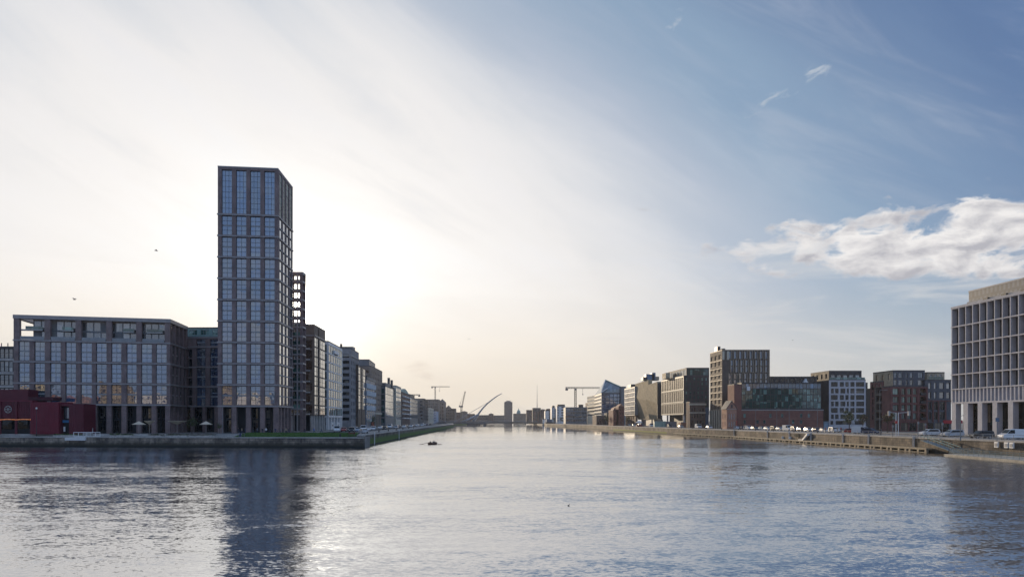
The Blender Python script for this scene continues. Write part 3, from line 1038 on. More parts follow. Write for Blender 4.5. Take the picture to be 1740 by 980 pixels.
# --- see-through glazed winter-garden stack beside the tower
gs = Building('balcony_stack', 'slender see-through stack of glazed balconies on the right flank of the tower', 'building', (-71.8, 231.0))
bx0, bx1, by0, by1 = PX(497.5, 231), PX(514.5, 231), 231.0, 234.6
ztop = PZ(461.5, 231)
nf = 15
fh = (ztop - 11.0) / nf
for i in range(nf + 1):
    gs.boxp('floor_slab', bx0 - 1.2, bx1, by0, by1, 11.0 + fh * i - (0.8 if i == nf else 0.5), 11.0 + fh * i, LEDGE)
for x in (bx0 - 1.0, bx0 + 1.25, bx1 - 0.95):
    for y in (by0 + 0.01, by1 - 0.36):
        gs.boxp('post', x, x + (0.45 if x < bx1 - 1 else 0.94), y, y + 0.35, G, ztop - 0.81, BRICK if x > bx1 - 1 else LEDGE)
for i in range(nf):
    za = 11.0 + fh * i
    gs.boxp('balustrade', bx0 - 0.6, bx1 - 0.5, by0 + 0.12, by0 + 0.16, za + 0.01, za + (1.1 if i < 9 else .45), GLG)
    mb = MB()
    for k in range(3):
        mb.box(bx0 + 0.1 + k * 0.85, bx0 + 0.16 + k * 0.85, by0 + 0.2, by0 + 0.26, za + 0.01, za + fh - 0.51, FRAME)
    gs.add(mb, 'mullion')
    if i < 5:
        gs.boxp('window', bx0 - 0.5, bx1 - 0.5, by1 - 0.3, by1 - 0.26, za + 0.01, za + fh - 0.3, GLG)
gs.finish()

# ------------------------------------------------------------------ left street row
def XL(Y, off=0.0): return -59.2 - 0.05 * Y + off
def YL(px, off=0.0): return (59.2 - off) * F / (810 - px)


def rowL(name, label, pa, pb, ztop, m, side=None, end=None, off=0.0, w=22.0, z0=G, fin=True, recess=0.25, y0=None, coping=None, cat='building'):
    Y0 = y0 or YL(pa, off)
    Y1 = YL(pb, off)
    foot = [(XL(Y0, off) - w, Y0), (XL(Y0, off), Y0), (XL(Y1, off), Y1), (XL(Y1, off) - w, Y1)]
    b = Building(name, label, cat, foot[1])
    faces = {}
    if side: faces[1] = side(math.hypot(foot[2][0] - foot[1][0], foot[2][1] - foot[1][1]))
    if end: faces[0] = end(w)
    b.foot = foot
    b.mass(foot, z0, ztop, m, faces, recess=recess, coping=coping)
    return b


# glass-fronted block A
b = rowL('office_block', 'dark glass office block with gridded bright side glazing, right of the balcony stack', 534, 552.7, 41.7, BROWNP,
         lambda L: (cols_n(L, 5, 0.93, 0.3, 0.5), rows_n(9.0, 37.5, 8, 0.05, 0.05), (GLM, FRAME, 1, 2, 0.10, None)),
         lambda w: (cols_n(w, 4, 0.85), rows_n(9.0, 36.5, 7, 0.2, 0.05), (GLD, DARK, 3, 2, 0.08, None)), off=0.0, w=18, z0=8.7, recess=0.03)
for i in range(7):
    b.boxp('balcony', b.foot[1][0] - 14, b.foot[1][0] - 1.5, b.foot[0][1] - 1.2, b.foot[0][1] - 0.003, 9.1 + i * 3.95, 9.55 + i * 3.95, PALE)
b.ledge(b.foot, [0, 1], 37.7, 0.4, 0.4, LEDGE)
b.fins(b.foot[1], b.foot[2], [7.4], 1.3, 0.3, 8.7, 41.5, BROWNP, 'pier')
columns(b, b.foot[1], b.foot[2], [0.7, 5, 9.5, 14, 18], 0.8, 0.8, G, 8.69, PALE)
columns(b, b.foot[0], b.foot[1], [2, 6, 10, 14, 17], 0.8, 0.8, G, 8.69, PALE)
b.mass([(b.foot[0][0], b.foot[0][1] + 2.5), (b.foot[1][0] - 2.5, b.foot[1][1] + 2.5), (b.foot[2][0] - 2.5, b.foot[2][1]), b.foot[3]], G, 8.68, BLACK, {1: (cols_n(17, 4, .8), [(3.5, 8)], ST_SHOP)}, name='lobby_wall', recess=0.1)
b.boxp('roof_plant', b.foot[0][0] + 1, b.foot[1][0] - 5, b.foot[0][1] + 3, b.foot[0][1] + 9, 42.1, 43.2, GREY)
b.finish()
# white grid B
b = rowL('office_block', 'white framed grid office block with tall narrow bays above white ground piers', 558, 581.6, 38.4, WHITE,
         lambda L: (cols_n(L, 6, 0.84, 0.3, 0.3), rows_n(8.8, 37.6, 8, 0.06, 0.10), (GLG, DARK, 1, 1, 0.08, None)),
         lambda w: (cols_n(w, 9, 0.8), rows_n(8.8, 37.6, 8, 0.06, 0.12), (GLG, DARK, 2, 1, 0.08, None)), w=20, z0=8.2, recess=0.05)
for i in range(9):
    b.ledge(b.foot, [1], 8.5 + i * 3.6, 0.34, 0.12, WHITE)
Lb = math.hypot(b.foot[2][0] - b.foot[1][0], b.foot[2][1] - b.foot[1][1])
b.fins(b.foot[1], b.foot[2], [0.3 + (Lb - .6) / 6 * k for k in range(7)], 0.5, 0.08, 8.2, 38.0, WHITE)
columns(b, b.foot[1], b.foot[2], [0.7, 6.5, 12.5, 18.5, 24.5, Lb - .7], 1.2, 1.0, G, 8.19, WHITE)
b.mass([(b.foot[0][0], b.foot[0][1] + 1.5), (b.foot[1][0] - 2.0, b.foot[1][1] + 1.5), (b.foot[2][0] - 2.0, b.foot[2][1]), b.foot[3]], G, 8.18, GREY, {1: (cols_n(Lb - 2, 8, .8), [(5.0, 7.9)], ST_SHOP)}, name='lobby_wall', recess=0.1)
for k in (2, 4):    # white boards with a dark emblem between the ground piers
    ang = math.atan2(b.foot[2][1] - b.foot[1][1], b.foot[2][0] - b.foot[1][0])
    mb = MB()
    mb.obox(b.foot[1], ang, 7.6 + 6 * (k - 2), 12.0 + 6 * (k - 2), 0.3, 0.4, 3.4, 6.2, WHITE)
    mb.obox(b.foot[1], ang, 9.0 + 6 * (k - 2), 10.8 + 6 * (k - 2), 0.26, 0.297, 4.7, 5.3, DARK)
    b.add(mb, 'sign_board')
b.ledge(b.foot, [1], 34.6, 1.3, 0.6, WHITE, 'sign', inset=11)
b.finish()
# grey louvred C
b = rowL('office_block', 'grey stone office block with fine horizontal courses and a stepped roof', 596, 609.7, 40.6, STONE,
         lambda L: (cols_n(L, 5, 0.5), rows_n(7.0, 36, 9, 0.2, 0.2), (GLD, DARK, 1, 1, 0.1, None)),
         lambda w: (cols_n(w, 6, 0.9), rows_n(6.0, 38.5, 11, 0.35, 0.15), (GLD, DARK, 2, 1, 0.1, None)), w=24, recess=0.3)
b.ledge(b.foot, [0, 1], 37.2, 0.5, 0.4, PALE)
b.boxp('roof_plant', b.foot[1][0] - 7, b.foot[1][0] - 0.6, b.foot[0][1] + 7, b.foot[0][1] + 12, 40.96, 42.4, GREY)
b.boxp('flue', b.foot[1][0] - 6, b.foot[1][0] - 5.2, b.foot[0][1] + 4, b.foot[0][1] + 5, 40.96, 43.4, DARK)
b.finish()
# D glass panels
b = rowL('office_block', 'office block with two tall bright glass panels split by dark slots', 608, 621, 34.0, BROWNP,
         lambda L: (cols_n(L, 3, 0.8, 0.2, 0.2), rows_n(12.5, 33.5, 6, 0.03, 0.03), (GLM, FRAME, 2, 2, 0.1, None)),
         lambda w: (cols_n(w, 4, 0.8), rows_n(8, 33, 7, 0.2, 0.1), ST_D), w=10, off=1.0, recess=0.03)
Lb = math.hypot(b.foot[2][0] - b.foot[1][0], b.foot[2][1] - b.foot[1][1])
b.fins(b.foot[1], b.foot[2], [0.5, Lb * .5], 1.6, 0.2, G, 33.9, DARK, 'pier')
b.finish()
# E projecting bays
b = rowL('apartment_block', 'blue-grey block with four rows of projecting white bay windows', 622.5, 637, 30.0, BLUEP,
         lambda L: (cols_n(L, 4, 0.6), rows_n(7.5, 28.5, 6, 0.2, 0.15), (GLG, FRAMEL, 1, 2, 0.1, None)),
         lambda w: (cols_n(w, 5, 0.7), rows_n(7.5, 28.5, 6, 0.2, 0.15), ST_GG), w=12, off=1.0)
Lb = math.hypot(b.foot[2][0] - b.foot[1][0], b.foot[2][1] - b.foot[1][1])
ang = math.atan2(b.foot[2][1] - b.foot[1][1], b.foot[2][0] - b.foot[1][0])
for i in range(4):
    for j in range(4):
        u = 1.2 + i * Lb / 4
        z = 12.5 + j * 3.9
        mb = MB()
        c, n = (math.cos(ang), math.sin(ang)), (math.sin(ang), -math.cos(ang))
        P = lambda a, w_: (b.foot[1][0] + c[0] * a + n[0] * w_, b.foot[1][1] + c[1] * a + n[1] * w_)
        mb.prism([P(u, 0.003), P(u + .4, 1.6), P(u + 4.2, 0.003)][::1], z, z + 2.4, WHITE)
        b.add(mb, 'bay_window')
b.boxp('entrance_canopy', b.foot[1][0] + 0.02, b.foot[1][0] + 1.6, b.foot[1][1] + 2, b.foot[1][1] + 14, 6.6, 7.1, GREENC)
b.boxp('entrance_panel', b.foot[1][0] - 0.2, b.foot[1][0] + 0.25, b.foot[1][1] + 14.5, b.foot[1][1] + 21, 3.3, 6.4, mat('rust_panel', (0.30, 0.07, 0.03)))
b.ledge(b.foot, [1], 28.8, 1.2, 0.5, GREY, 'cornice')
b.finish()
# F tall brown
b = rowL('office_block', 'tall brown-clad block with a grey glass penthouse, highest of the far left row', 630.5, 649.6, 38.8, mat('brown_clad', (0.26, 0.20, 0.155), .8, .2, .4, streak=.2),
         lambda L: (cols_n(L, 7, 0.32), rows_n(12, 37, 8, 0.35, 0.25), ST_D),
         lambda w: (cols_n(w, 7, 0.5), rows_n(12, 37, 8, 0.3, 0.2), ST_D), off=-2.7, w=26, recess=0.15)
f = b.foot
b.mass([(f[0][0] + 2, f[0][1] + 2), (f[1][0] - 1.5, f[1][1] + 2), (f[2][0] - 2, f[2][1] - 14), (f[3][0] + 2, f[3][1] - 14)], 39.2, 42.6, GREY, {1: (cols_n(40, 8, .8), [(39.5, 42.2)], ST_B)}, name='penthouse_wall', recess=.1)
b.ledge(f, [1], 10.8, 1.0, 0.6, CREAM, 'canopy', inset=6)
b.fins(f[1], f[2], [12, 20, 28, 36], 6.0, 0.02, G, 10.2, DARK, 'entrance_shade_panel')  # flat dark panels; the shade of entrance recesses put into colour
b.finish()
# G glass with cream reflection
b = rowL('office_block', 'wide smooth glass block with frosted base in left row', 655, 672.5, 29.3, GREY,
         lambda L: (cols_n(L, 6, 0.97, 0.1, 0.1), [(9.0, 14.8), (15.0, 19.5), (19.7, 24.2), (24.4, 29.0)], (GLM, FRAMEL, 2, 2, 0.07, None), None, 0.06),
         lambda w: (cols_n(w, 5, 0.85), rows_n(5, 28, 6, 0.1, 0.1), (GLG, DARK, 2, 2, .1, None)), w=14)
b.boxp('roof_plant', b.foot[1][0] - 12, b.foot[1][0] - 1, b.foot[0][1] + 6, b.foot[0][1] + 26, 29.66, 31.8, GREY)
for k, (yy, hh) in enumerate(((30, 36.5), (42, 35.6))):
    b.boxp('flue', b.foot[1][0] - 4, b.foot[1][0] - 2.6, b.foot[0][1] + yy, b.foot[0][1] + yy + 2.2, 29.66, hh, DARK)
b.finish()
# H
b = rowL('apartment_block', 'narrow cream block with a dark curved bay, beside the smooth glass block', 673, 681.5, 32.0, CREAM,
         lambda L: (cols_n(L, 4, 0.8), rows_n(7, 31, 7, 0.1, 0.1), (GLM, FRAMEL, 1, 1, .1, None), None, .05),
         lambda w: (cols_n(w, 3, 0.6), rows_n(7, 31, 7, 0.3, 0.15), ST_D), w=12, off=1.0)
b.finish()
# I brown balconies, curved roof
b = rowL('apartment_block', 'brown brick apartments with stacked white balconies under a curved roof', 683, 696.4, 29.0, CITY2,
         lambda L: (cols_n(L, 6, 0.55), rows_n(8, 28.5, 6, 0.25, 0.15), ST_D),
         lambda w: (cols_n(w, 3, 0.6), rows_n(8, 28.5, 6, 0.25, 0.15), ST_D), w=14, off=1.0)
Lb = b.foot[2][1] - b.foot[1][1]
for j in range(6):
    for i in range(3):
        yy = b.foot[1][1] + 6 + i * Lb / 3
        b.boxp('balcony', XL(yy, 1) - .4, XL(yy, 1) + 1.6, yy, yy + 8, 8.4 + j * 3.42, 9.3 + j * 3.42, WHITE)
mb = MB()
yy0, yy1 = b.foot[1][1], b.foot[2][1]
arc = [(yy0 + (yy1 - yy0) * t, 29.36 + 3.4 * math.sin(PI * min(1, t * 0.9 + .12))) for t in [k / 12 for k in range(13)]]
for k in range(12):
    (ya, za), (yb, zb_) = arc[k], arc[k + 1]
    mb.hexa([(XL(ya, 1) - 12, ya, 29.35), (XL(ya, 1) - .5, ya, 29.35), (XL(yb, 1) - .5, yb, 29.35), (XL(yb, 1) - 12, yb, 29.35)],
            [(XL(ya, 1) - 12, ya, za), (XL(ya, 1) - .5, ya, za), (XL(yb, 1) - .5, yb, zb_), (XL(yb, 1) - 12, yb, zb_)], COPPER)
b.add(mb, 'curved_roof')
b.finish()
b = rowL('office_block', 'pale glass office beyond the curved-roof apartments, lower at its foot', 697, 710, 27.5, GREY,
         lambda L: (cols_n(L, 7, 0.9), rows_n(9, 27, 5, 0.05, 0.08), (GLM, FRAMEL, 2, 1, 0.1, None)),
         lambda w: (cols_n(w, 3, 0.8), rows_n(9, 27, 5, 0.1, 0.1), ST_GG), w=14)
b.boxp('roof_plant', b.foot[1][0] - 10, b.foot[1][0] - 2, b.foot[0][1] + 10, b.foot[0][1] + 40, 27.86, 31.0, DARK)
b.finish()
b = rowL('office_block', 'dark stone office with bright glass side near the end of the left row', 721, 727, 31.5, CITY,
         lambda L: (cols_n(L, 8, 0.9), rows_n(7, 31, 7, 0.05, 0.08), (GLM, FRAMEL, 1, 1, 0.1, None)),
         lambda w: (cols_n(w, 5, 0.5), rows_n(7, 30, 6, 0.3, 0.2), ST_D), w=32, off=0)
b.finish(frames=False)
b = rowL('apartment_block', 'small mixed cream and dark block before the bridge on the left', 730, 737, 23, CREAM,
         lambda L: (cols_n(L, 8, 0.5), rows_n(6, 22, 4, 0.3, 0.2), ST_D), lambda w: (cols_n(w, 3, 0.5), rows_n(6, 22, 4, 0.3, 0.2), ST_D), w=14)
b.finish(frames=False)
b = rowL('banner_block', 'narrow pale blue panel block at the far left bend', 741.5, 745, 20, mat('pale_blue', (.30, .36, .46)), w=10, off=2.5,
         end=lambda w: (cols_n(w, 3, 0.4), rows_n(5, 19, 4, 0.3, 0.2), ST_D))
b.finish(frames=False)
b = rowL('brick_building', 'narrow rusty red building at the far left bend before the bridge', 749, 752, 22, mat('rust_red', (.34, .10, .05)), w=14, off=2.5,
         end=lambda w: (cols_n(w, 3, 0.4), rows_n(5, 21, 4, 0.3, 0.2), ST_D))
b.finish(frames=False)

# small neighbours behind the red venue, far left of the picture
q0, q1 = (PX(-70, 236), 236.0), (PX(24.5, 236), 236.0)
b = Building('office_block', 'glass office with white floor bands at the left edge, behind the red venue', 'building', q0)
ft = [q0, q1, (q1[0], 262.0), (q0[0], 262.0)]
ztp = PZ(590, 236)
b.mass(ft, G, ztp, DARK, {0: (cols_n(q1[0] - q0[0], 12, 0.92), rows_n(9.0, ztp, 5, 0.18, 0.04), (GLB, DARK, 1, 2, .1, None))}, recess=.15)
for j in range(5):
    b.ledge(ft, [0], 9.0 + j * (ztp - 9) / 5, 0.75, 0.3, PALE)
b.ledge(ft, [0], ztp - .5, 0.4, 0.5, DARK)
for k in range(4):
    b.boxp('flue', q1[0] - 3 - k * 2.2, q1[0] - 2.8 - k * 2.2, 240, 240.2, ztp + .36, ztp + 1.9, DARK)
b.finish()


# ------------------------------------------------------------------ RIGHT BANK
def depth_for(X0, Y0, pe, s=-0.05):
    k = (pe - CX) / F
    return (X0 - k * Y0) / (k - s)


def footR(pa, pb, Y, pe=None, d=None, s=-0.05):
    X0, X1 = PX(pa, Y), PX(pb, Y)
    if d is None: d = depth_for(X0, Y, pe, s)
    return [(X0, Y), (X1, Y), (X1 + s * d, Y + d), (X0 + s * d, Y + d)]


def seglen(a, b): return math.hypot(b[0] - a[0], b[1] - a[1])


NAVY = mat('navy_cladding', (0.075, 0.085, 0.105), 0.55, 0.12, 0.5)
PLUM = brick('plum_brick', (0.17, 0.065, 0.06), (0.13, 0.055, 0.055), (0.16, 0.1, 0.09), 1, .45, .15)
SAND = brick('sand_brick', (0.44, 0.36, 0.24), (0.38, 0.31, 0.21), (0.4, 0.36, 0.3), 1, .45, .15)
RSTONE = mat('rough_beige_stone', (0.38, 0.31, 0.20), 0.9, 0.22, 0.5, fine=.35, bump=.6, bscale=1.2)
ST_L = (GLD, DARK, 2, 1, 0.09, None)
ST_BAL = (GLD, DARK, 2, 1, 0.09, None)

PANELM = brick('louvre_panel', (.15, .16, .18), (.13, .14, .155), (.08, .08, .085), 1, 1.2, 4.0, .5)
# --- near stone-framed office at the right edge
N0, N1 = (PX(1616.5, 190), 190.0), (122.3, 144.0)
nb = Building('office_block', 'large pinkish stone framed office with deep window reveals at the right edge', 'building', N0)
nf_ = [N0, N1, (156.0, 146.0), (152.0, 193.0)]
LN = seglen(N0, N1)
u0, u8 = hit(N0, N1, 1629.5), hit(N0, N1, 1731)
du = (u8 - u0) / 8
us = [u0 + du * k for k in range(-1, int((LN - u0) / du) + 1)]
us[0] = 0.25
zr = [36.9, 31.95, 27.3, 23.15, 19.2, 15.3, 11.7]
cN = [(us[k] + 0.22, us[k + 1] - 0.22) for k in range(len(us) - 1)]
c2 = []
for a, b in cN:
    mdl = (a + b) / 2
    c2 += [(a, mdl - 0.2), (mdl + 0.2, b)]
rN = [(zr[i + 1] + 0.18, zr[i] - 0.18) for i in range(5)]
nb.mass(nf_, zr[6] - 0.25, zr[0] + 0.15, STONEP, {0: [(cN, rN, (GLK, DARK, 2, 1, 0.10, None)), (c2, [(zr[6] + 0.2, zr[5] - 0.18)], None, None, 0.4)]}, recess=1.35, coping=STONEP)
wp = MB()
angN = math.atan2(N1[1] - N0[1], N1[0] - N0[0])
wp.obox(N0, angN, 0.3, LN - .3, 0.41, 0.47, zr[6], zr[5], STONEP)
nb.add(wp, 'vent_panel')
nb.fins(N0, N1, [u - 0.0 for u in us], 0.30, 0.07, zr[5] + 0.1, zr[0] + 0.12, STONEP)
for z in zr[:6]:
    nb.ledge(nf_, [0], z - 0.14, 0.24, 0.10, STONEP)
cl = [us[0] + 0.7] + [us[k] for k in range(2, len(us), 2)]
for u in cl:
    mb = MB()
    mb.obox(N0, angN, u - 0.75, u + 0.75, 0.0, 1.5, G, zr[6] - 0.26, STONEP)
    nb.add(mb, 'column')
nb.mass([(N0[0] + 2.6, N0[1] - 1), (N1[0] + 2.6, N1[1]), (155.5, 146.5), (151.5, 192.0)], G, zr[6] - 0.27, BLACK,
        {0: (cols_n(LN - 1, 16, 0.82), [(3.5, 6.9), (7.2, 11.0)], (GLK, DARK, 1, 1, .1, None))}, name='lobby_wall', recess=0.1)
for u in (3.2, 6.9, 8.9):
    mb = MB()
    mb.obox((N0[0] + 2.5, N0[1] - 1), angN, u, u + 0.7, -0.3, 0.02, 6.5 if u > 3 else 7.0, 11.0, TAN)
    nb.add(mb, 'lobby_fin')
P0, P1 = (N0[0] + 2.9, 187.2), (N1[0] + 2.9, 144.5)
nb.mass([P0, P1, (150, 147), (149, 188)], 37.42, 40.9, (GREY, {0: PANELM}), None, name='plant_screen', recess=.06, coping=LEDGE)
nb.ledge([P0, P1], [0], 37.43, 0.9, 0.3, PALE)
for k in range(5):
    mb = MB()
    mb.obox(P0, angN, 6 + 6 * k, 7.6 + 6 * k, -0.9, -0.31, 37.5, 38.3, DARK)
    nb.add(mb, 'roof_vent')
nb.finish()

# --- brick and navy apartments
Y0 = 240.0
ap = Building('apartment_block', 'wide plum brick and navy apartment block beside the near stone office', 'building', (PX(1478, 250), 250))
mf = footR(1512.5, 1576, Y0, d=5)
Lm = seglen(mf[0], mf[1])
ccs = cols_px(mf[0], mf[1], [(1517, 1526.5), (1532, 1538), (1542, 1548), (1551.5, 1557.5)])
rws = rows_n(7.0, 18.2, 4, 0.16, 0.12)
ap.mass(mf, G, 18.4, PLUM, {0: [(ccs, rws, (GLG, DARK, 2, 1, .08, None)), (cols_px(mf[0], mf[1], [(1563, 1573)]), rws, ST_BAL, None, 1.4), (cols_n(Lm, 4, 0.85), [(3.5, 6.2)], ST_SHOP)]}, recess=0.35)
pn = footR(1517.5, 1571.5, 242.5, pe=1483.5)
ap.mass(pn, 18.76, 23.9, (NAVY, {3: SAND}), {0: (cols_px(pn[0], pn[1], [(1519, 1524), (1527, 1533), (1539, 1542), (1546, 1551), (1560, 1568)]), [(19.1, 20.9), (21.6, 23.4)], (GLB, DARK, 2, 1, .08, None)), 3: (cols_n(seglen(pn[3], pn[0]), 3, .4), [(21.0, 23.2)], ST_D)}, name='penthouse_wall', recess=.2)  # sand side, navy front: sunlight and shade put into one storey's colours
lw = footR(1500.5, 1504, 248.0, pe=1478.5)
ap.mass(lw, G, 20.6, PLUM, {3: (cols_n(seglen(lw[3], lw[0]), 3, .42), rows_n(7.0, 20.2, 5, .14, .12), (GLB, DARK, 1, 1, .08, None))}, name='wing_wall', recess=.3)
rc = footR(1504.1, 1512.5, 249.0, d=12)
rc[1] = (mf[0][0] - 0.02, 249.0)
ap.mass(rc, G, 18.3, DARKBR, {0: (cols_n(seglen(rc[0], rc[1]), 1, .9), rows_n(7, 18, 4, .3, .1), ST_D)}, name='recess_wall', recess=.2)
for j in range(4):
    ap.boxp('balcony', rc[0][0] + 0.05, rc[1][0] - .05, 245.6, 248.9, 7.0 + j * 2.9, 7.9 + j * 2.9, DARK)
    ap.boxp('balcony', PX(1563, Y0) + .1, PX(1573, Y0) - .1, Y0 - 0.5, Y0 + 0.0, 7.2 + j * 2.8, 8.0 + j * 2.8, DARK)
rg = [(mf[1][0] + 0.02, 241.5), (PX(1616, 241.5), 241.5), (PX(1616, 241.5), 262), (mf[1][0] + .02, 262)]
ap.mass(rg, G, 20.6, NAVY, {0: [(cols_px(rg[0], rg[1], [(1577.5, 1582), (1587, 1591), (1596, 1604), (1608, 1614)]), rows_n(13.9, 20.4, 2, .2, .15), (GLB, DARK, 1, 1, .08, None)),
                                (cols_px(rg[0], rg[1], [(1577.5, 1582), (1587, 1593), (1596.5, 1605)]), rows_n(7.0, 13.5, 2, .1, .1), ST_BAL), (cols_n(rg[1][0] - rg[0][0], 3, .85), [(3.5, 6.2)], ST_SHOP)]}, name='wing_wall', recess=.3)
ap.fins(rg[0], rg[1], [hit(rg[0], rg[1], p) for p in (1585, 1594.5, 1606.5)], 0.45, 0.25, 6.4, 13.8, PLUM, 'brick_pier')
ap.ledge(rg, [0], 13.5, 0.4, 0.26, PLUM)
ap.fins(mf[0], mf[1], [0.3] + [hit(mf[0], mf[1], p) for p in (1529, 1540, 1549.7, 1560, 1575)], 0.42, 0.15, 6.4, 18.3, PLUM, 'brick_pier')
ap.ledge(mf, [0], 12.4, 0.35, 0.16, PLUM)
ap.ledge(mf, [0], 6.3, 0.35, 0.2, PLUM)
tp = footR(1575, 1605, 246, d=10)
ap.mass(tp, 20.96, 23.5, SAND, {0: (cols_n(seglen(tp[0], tp[1]), 3, .5), [(21.2, 23.0)], ST_B)}, name='penthouse_wall', recess=.2)
ap.boxp('balustrade', PX(1578, 242), PX(1603, 242), 242.0, 242.06, 20.97, 22.0, GLG)
mb = MB()
mb.obox(rg[0], 0, 6.0, 12.6, -0.45, -0.27, 6.0, 7.1, mat('red_sign', (0.42, 0.02, 0.03), .5))
ap.add(mb, 'shop_sign')
ap.finish()

# --- white grid block
wg = Building('office_block', 'six-storey white framed grid block with a dark brick top floor', 'building', (PX(1408, 330), 330))
YW = 330.0
wf = footR(1408.5, 1471, YW, d=15)
wcs = [(1412, 1423.5), (1427, 1434), (1436.5, 1442), (1445, 1452), (1454.5, 1468.5)]
ww = cols_px(wf[0], wf[1], wcs)
w2 = cols_px(wf[0], wf[1], [(1412, 1417), (1419, 1425), (1428, 1436.5), (1439, 1442.5), (1445, 1452), (1455, 1468.5)])
rr = [(PZ(b_, YW), PZ(a_, YW)) for a_, b_ in ((714.5, 721), (703.7, 711.5), (692.7, 701), (681.7, 690), (670.7, 679), (659.7, 668), (648.7, 656.5))]
zw = PZ(645.5, YW)
wg.mass(wf, G, zw, (mat('grid_stone', (0.50, 0.47, 0.47), .7, .08, .5), {3: DARKBR}), {0: [(ww, [rr[i] for i in (2, 4, 6)], (GLD, DARK, 3, 1, .09, None)), (w2, [rr[i] for i in (1, 3, 5)], (GLD, DARK, 2, 1, .09, None)), (cols_px(wf[0], wf[1], [(1411, 1416), (1420, 1447), (1452, 1468)]), [rr[0]], ST_SHOP)]}, recess=0.4)
wpn = footR(1408.5, 1464, YW + 2.5, pe=1377.5)
wg.mass(wpn, zw + .36, PZ(630, YW), (DARKBR, {3: SAND}), {0: (cols_n(seglen(wpn[0], wpn[1]), 5, .62), [(zw + .7, zw + 2.6)], (GLB, DARK, 2, 1, .08, None)), 3: (cols_n(seglen(wpn[3], wpn[0]), 4, .4), [(zw + .9, zw + 3.2)], ST_D)}, name='penthouse_wall', recess=.2)  # dark brick front, sand side: the side's sunlight is put into its colour
wg.boxp('balustrade', wf[0][0] + .2, wf[1][0] - .2, YW + .2, YW + .26, zw + .36, zw + 1.3, GLG)
wg.boxp('stair_core_or_gap_shade', wf[1][0] + 0.02, PX(1478, YW), YW + 2, YW + 14, G, zw - 1, DARK)  # dark box fills the gap beside the block, its shade put into colour
wg.finish()

# --- brick warehouse with the green glass top
wh = Building('warehouse', 'long red brick warehouse topped by a green glass office storey box', 'building', (PX(1251, 312), 312))
hf = footR(1251, 1399, 312.0, d=12)
Lh = seglen(hf[0], hf[1])
wcols = [4, 9.5, 15, 20.5, 26, 31.5]
wh.mass(hf, G, 11.8, REDBR, {0: [([(u, u + 1.1) for u in (3.2, 14.6, 19.8, 28.2, 31.6)], [(8.3, 10.0)], (GLG, FRAMEL, 1, 2, .1, None)), ([(u, u + 1.1) for u in (3.2, 8.9, 24.6, 28.2, 11.9)], [(5.6, 7.2)], (GLG, FRAMEL, 1, 2, .1, None))]}, recess=0.2)
wh.ledge(hf, [0], 7.6, 0.18, 0.06, brick('pale_brick_band', (.34, .16, .12), (.3, .14, .1), (.3, .2, .15)))
wh.ledge(hf, [0], 11.4, 0.3, 0.15, PALE)
gf = footR(1260, 1395.5, 313.5, d=11)
Lg = seglen(gf[0], gf[1])
wh.mass(gf, 12.2, 23.5, DARK, {0: [(cols_n(Lg, 22, 0.93, 0.1, 0.1), [(12.4, 15.3), (15.5, 18.4), (18.6, 21.0)], (GLG, DARK, 2, 2, .07, None)), (cols_n(Lg, 22, 0.93, 0.1, 0.1), [(21.2, 23.3)], (glass('blue_green_glass', (.03, .09, .14), 2.0, .03, .2, (.1, .2, .3), .2), FRAME, 2, 1, .07, None))]}, name='glass_box_wall', recess=.1)
wh.mass(footR(1247.5, 1260, 311.0, d=8), G, 22.7, REDBR, name='stair_tower_wall')
wh.boxp('sign', PX(1269, 313.3), PX(1274.5, 313.3), 313.2, 313.45, 20.2, 22.1, WHITE)  # white box: a sunlit corner of the glass put into colour
wh.boxp('door', PX(1250.5, 310.8), PX(1252.5, 310.8), 310.8, 310.99, G + .1, 7.0, mat('red_banner', (.5, .02, .03)))
wh.finish()

rb = Building('office_block', 'low dark roofed block seen behind the glass-topped warehouse', 'building', (PX(1308, 335), 335))
ft = footR(1306, 1388, 335.0, d=20)
rb.mass(ft, G, PZ(640.5, 335), mat('brown_dark', (.07, .055, .05)), {0: (cols_n(seglen(ft[0], ft[1]), 9, .7), [(24.5, 27.0)], ST_D)})
mb = MB()
xg, yg = PX(1369, 334), 333.5
mb.poly([(xg - 1.6, yg, 24.0), (xg + 1.6, yg, 24.0), (xg, yg, 26.8), (xg - 1.6, yg + 4, 24), (xg + 1.6, yg + 4, 24), (xg, yg + 4, 26.8)], [(0, 1, 2), (5, 4, 3), (0, 3, 4, 1), (1, 4, 5, 2), (2, 5, 3, 0)], WHITE)
rb.add(mb, 'rooflight')
rb.finish()

# --- hotel tower
ho = Building('hotel_block', 'tall brown block with staggered tan fins and open roof frame, highest on the right bank', 'building', (PX(1227, 330), 330))
hf2 = footR(1227, 1308, 330.0, pe=1206.5)
Lh2, Ls2 = seglen(hf2[0], hf2[1]), seglen(hf2[3], hf2[0])
dcol = cols_n(Lh2, 9, 0.55, 2.5, 0.4)
tiers = [(9.0, 15.5), (16.1, 22.6), (23.4, 29.0), (29.5, 35.2), (35.8, 39.2)]
alts = [(cols_n(Lh2, 8, 0.55, 2.5 + 0.9 * (k % 2), 0.4), [(tiers[k][0], (tiers[k][0] + tiers[k][1]) / 2 - .15), ((tiers[k][0] + tiers[k][1]) / 2 + .15, tiers[k][1])] if k < 4 else [tiers[k]], (GL if k > 1 else GLG, DARK, 2, 1, .1, None)) for k in range(5)]
sidec = cols_n(Ls2, 3, 0.7, 0.5, 0.5)
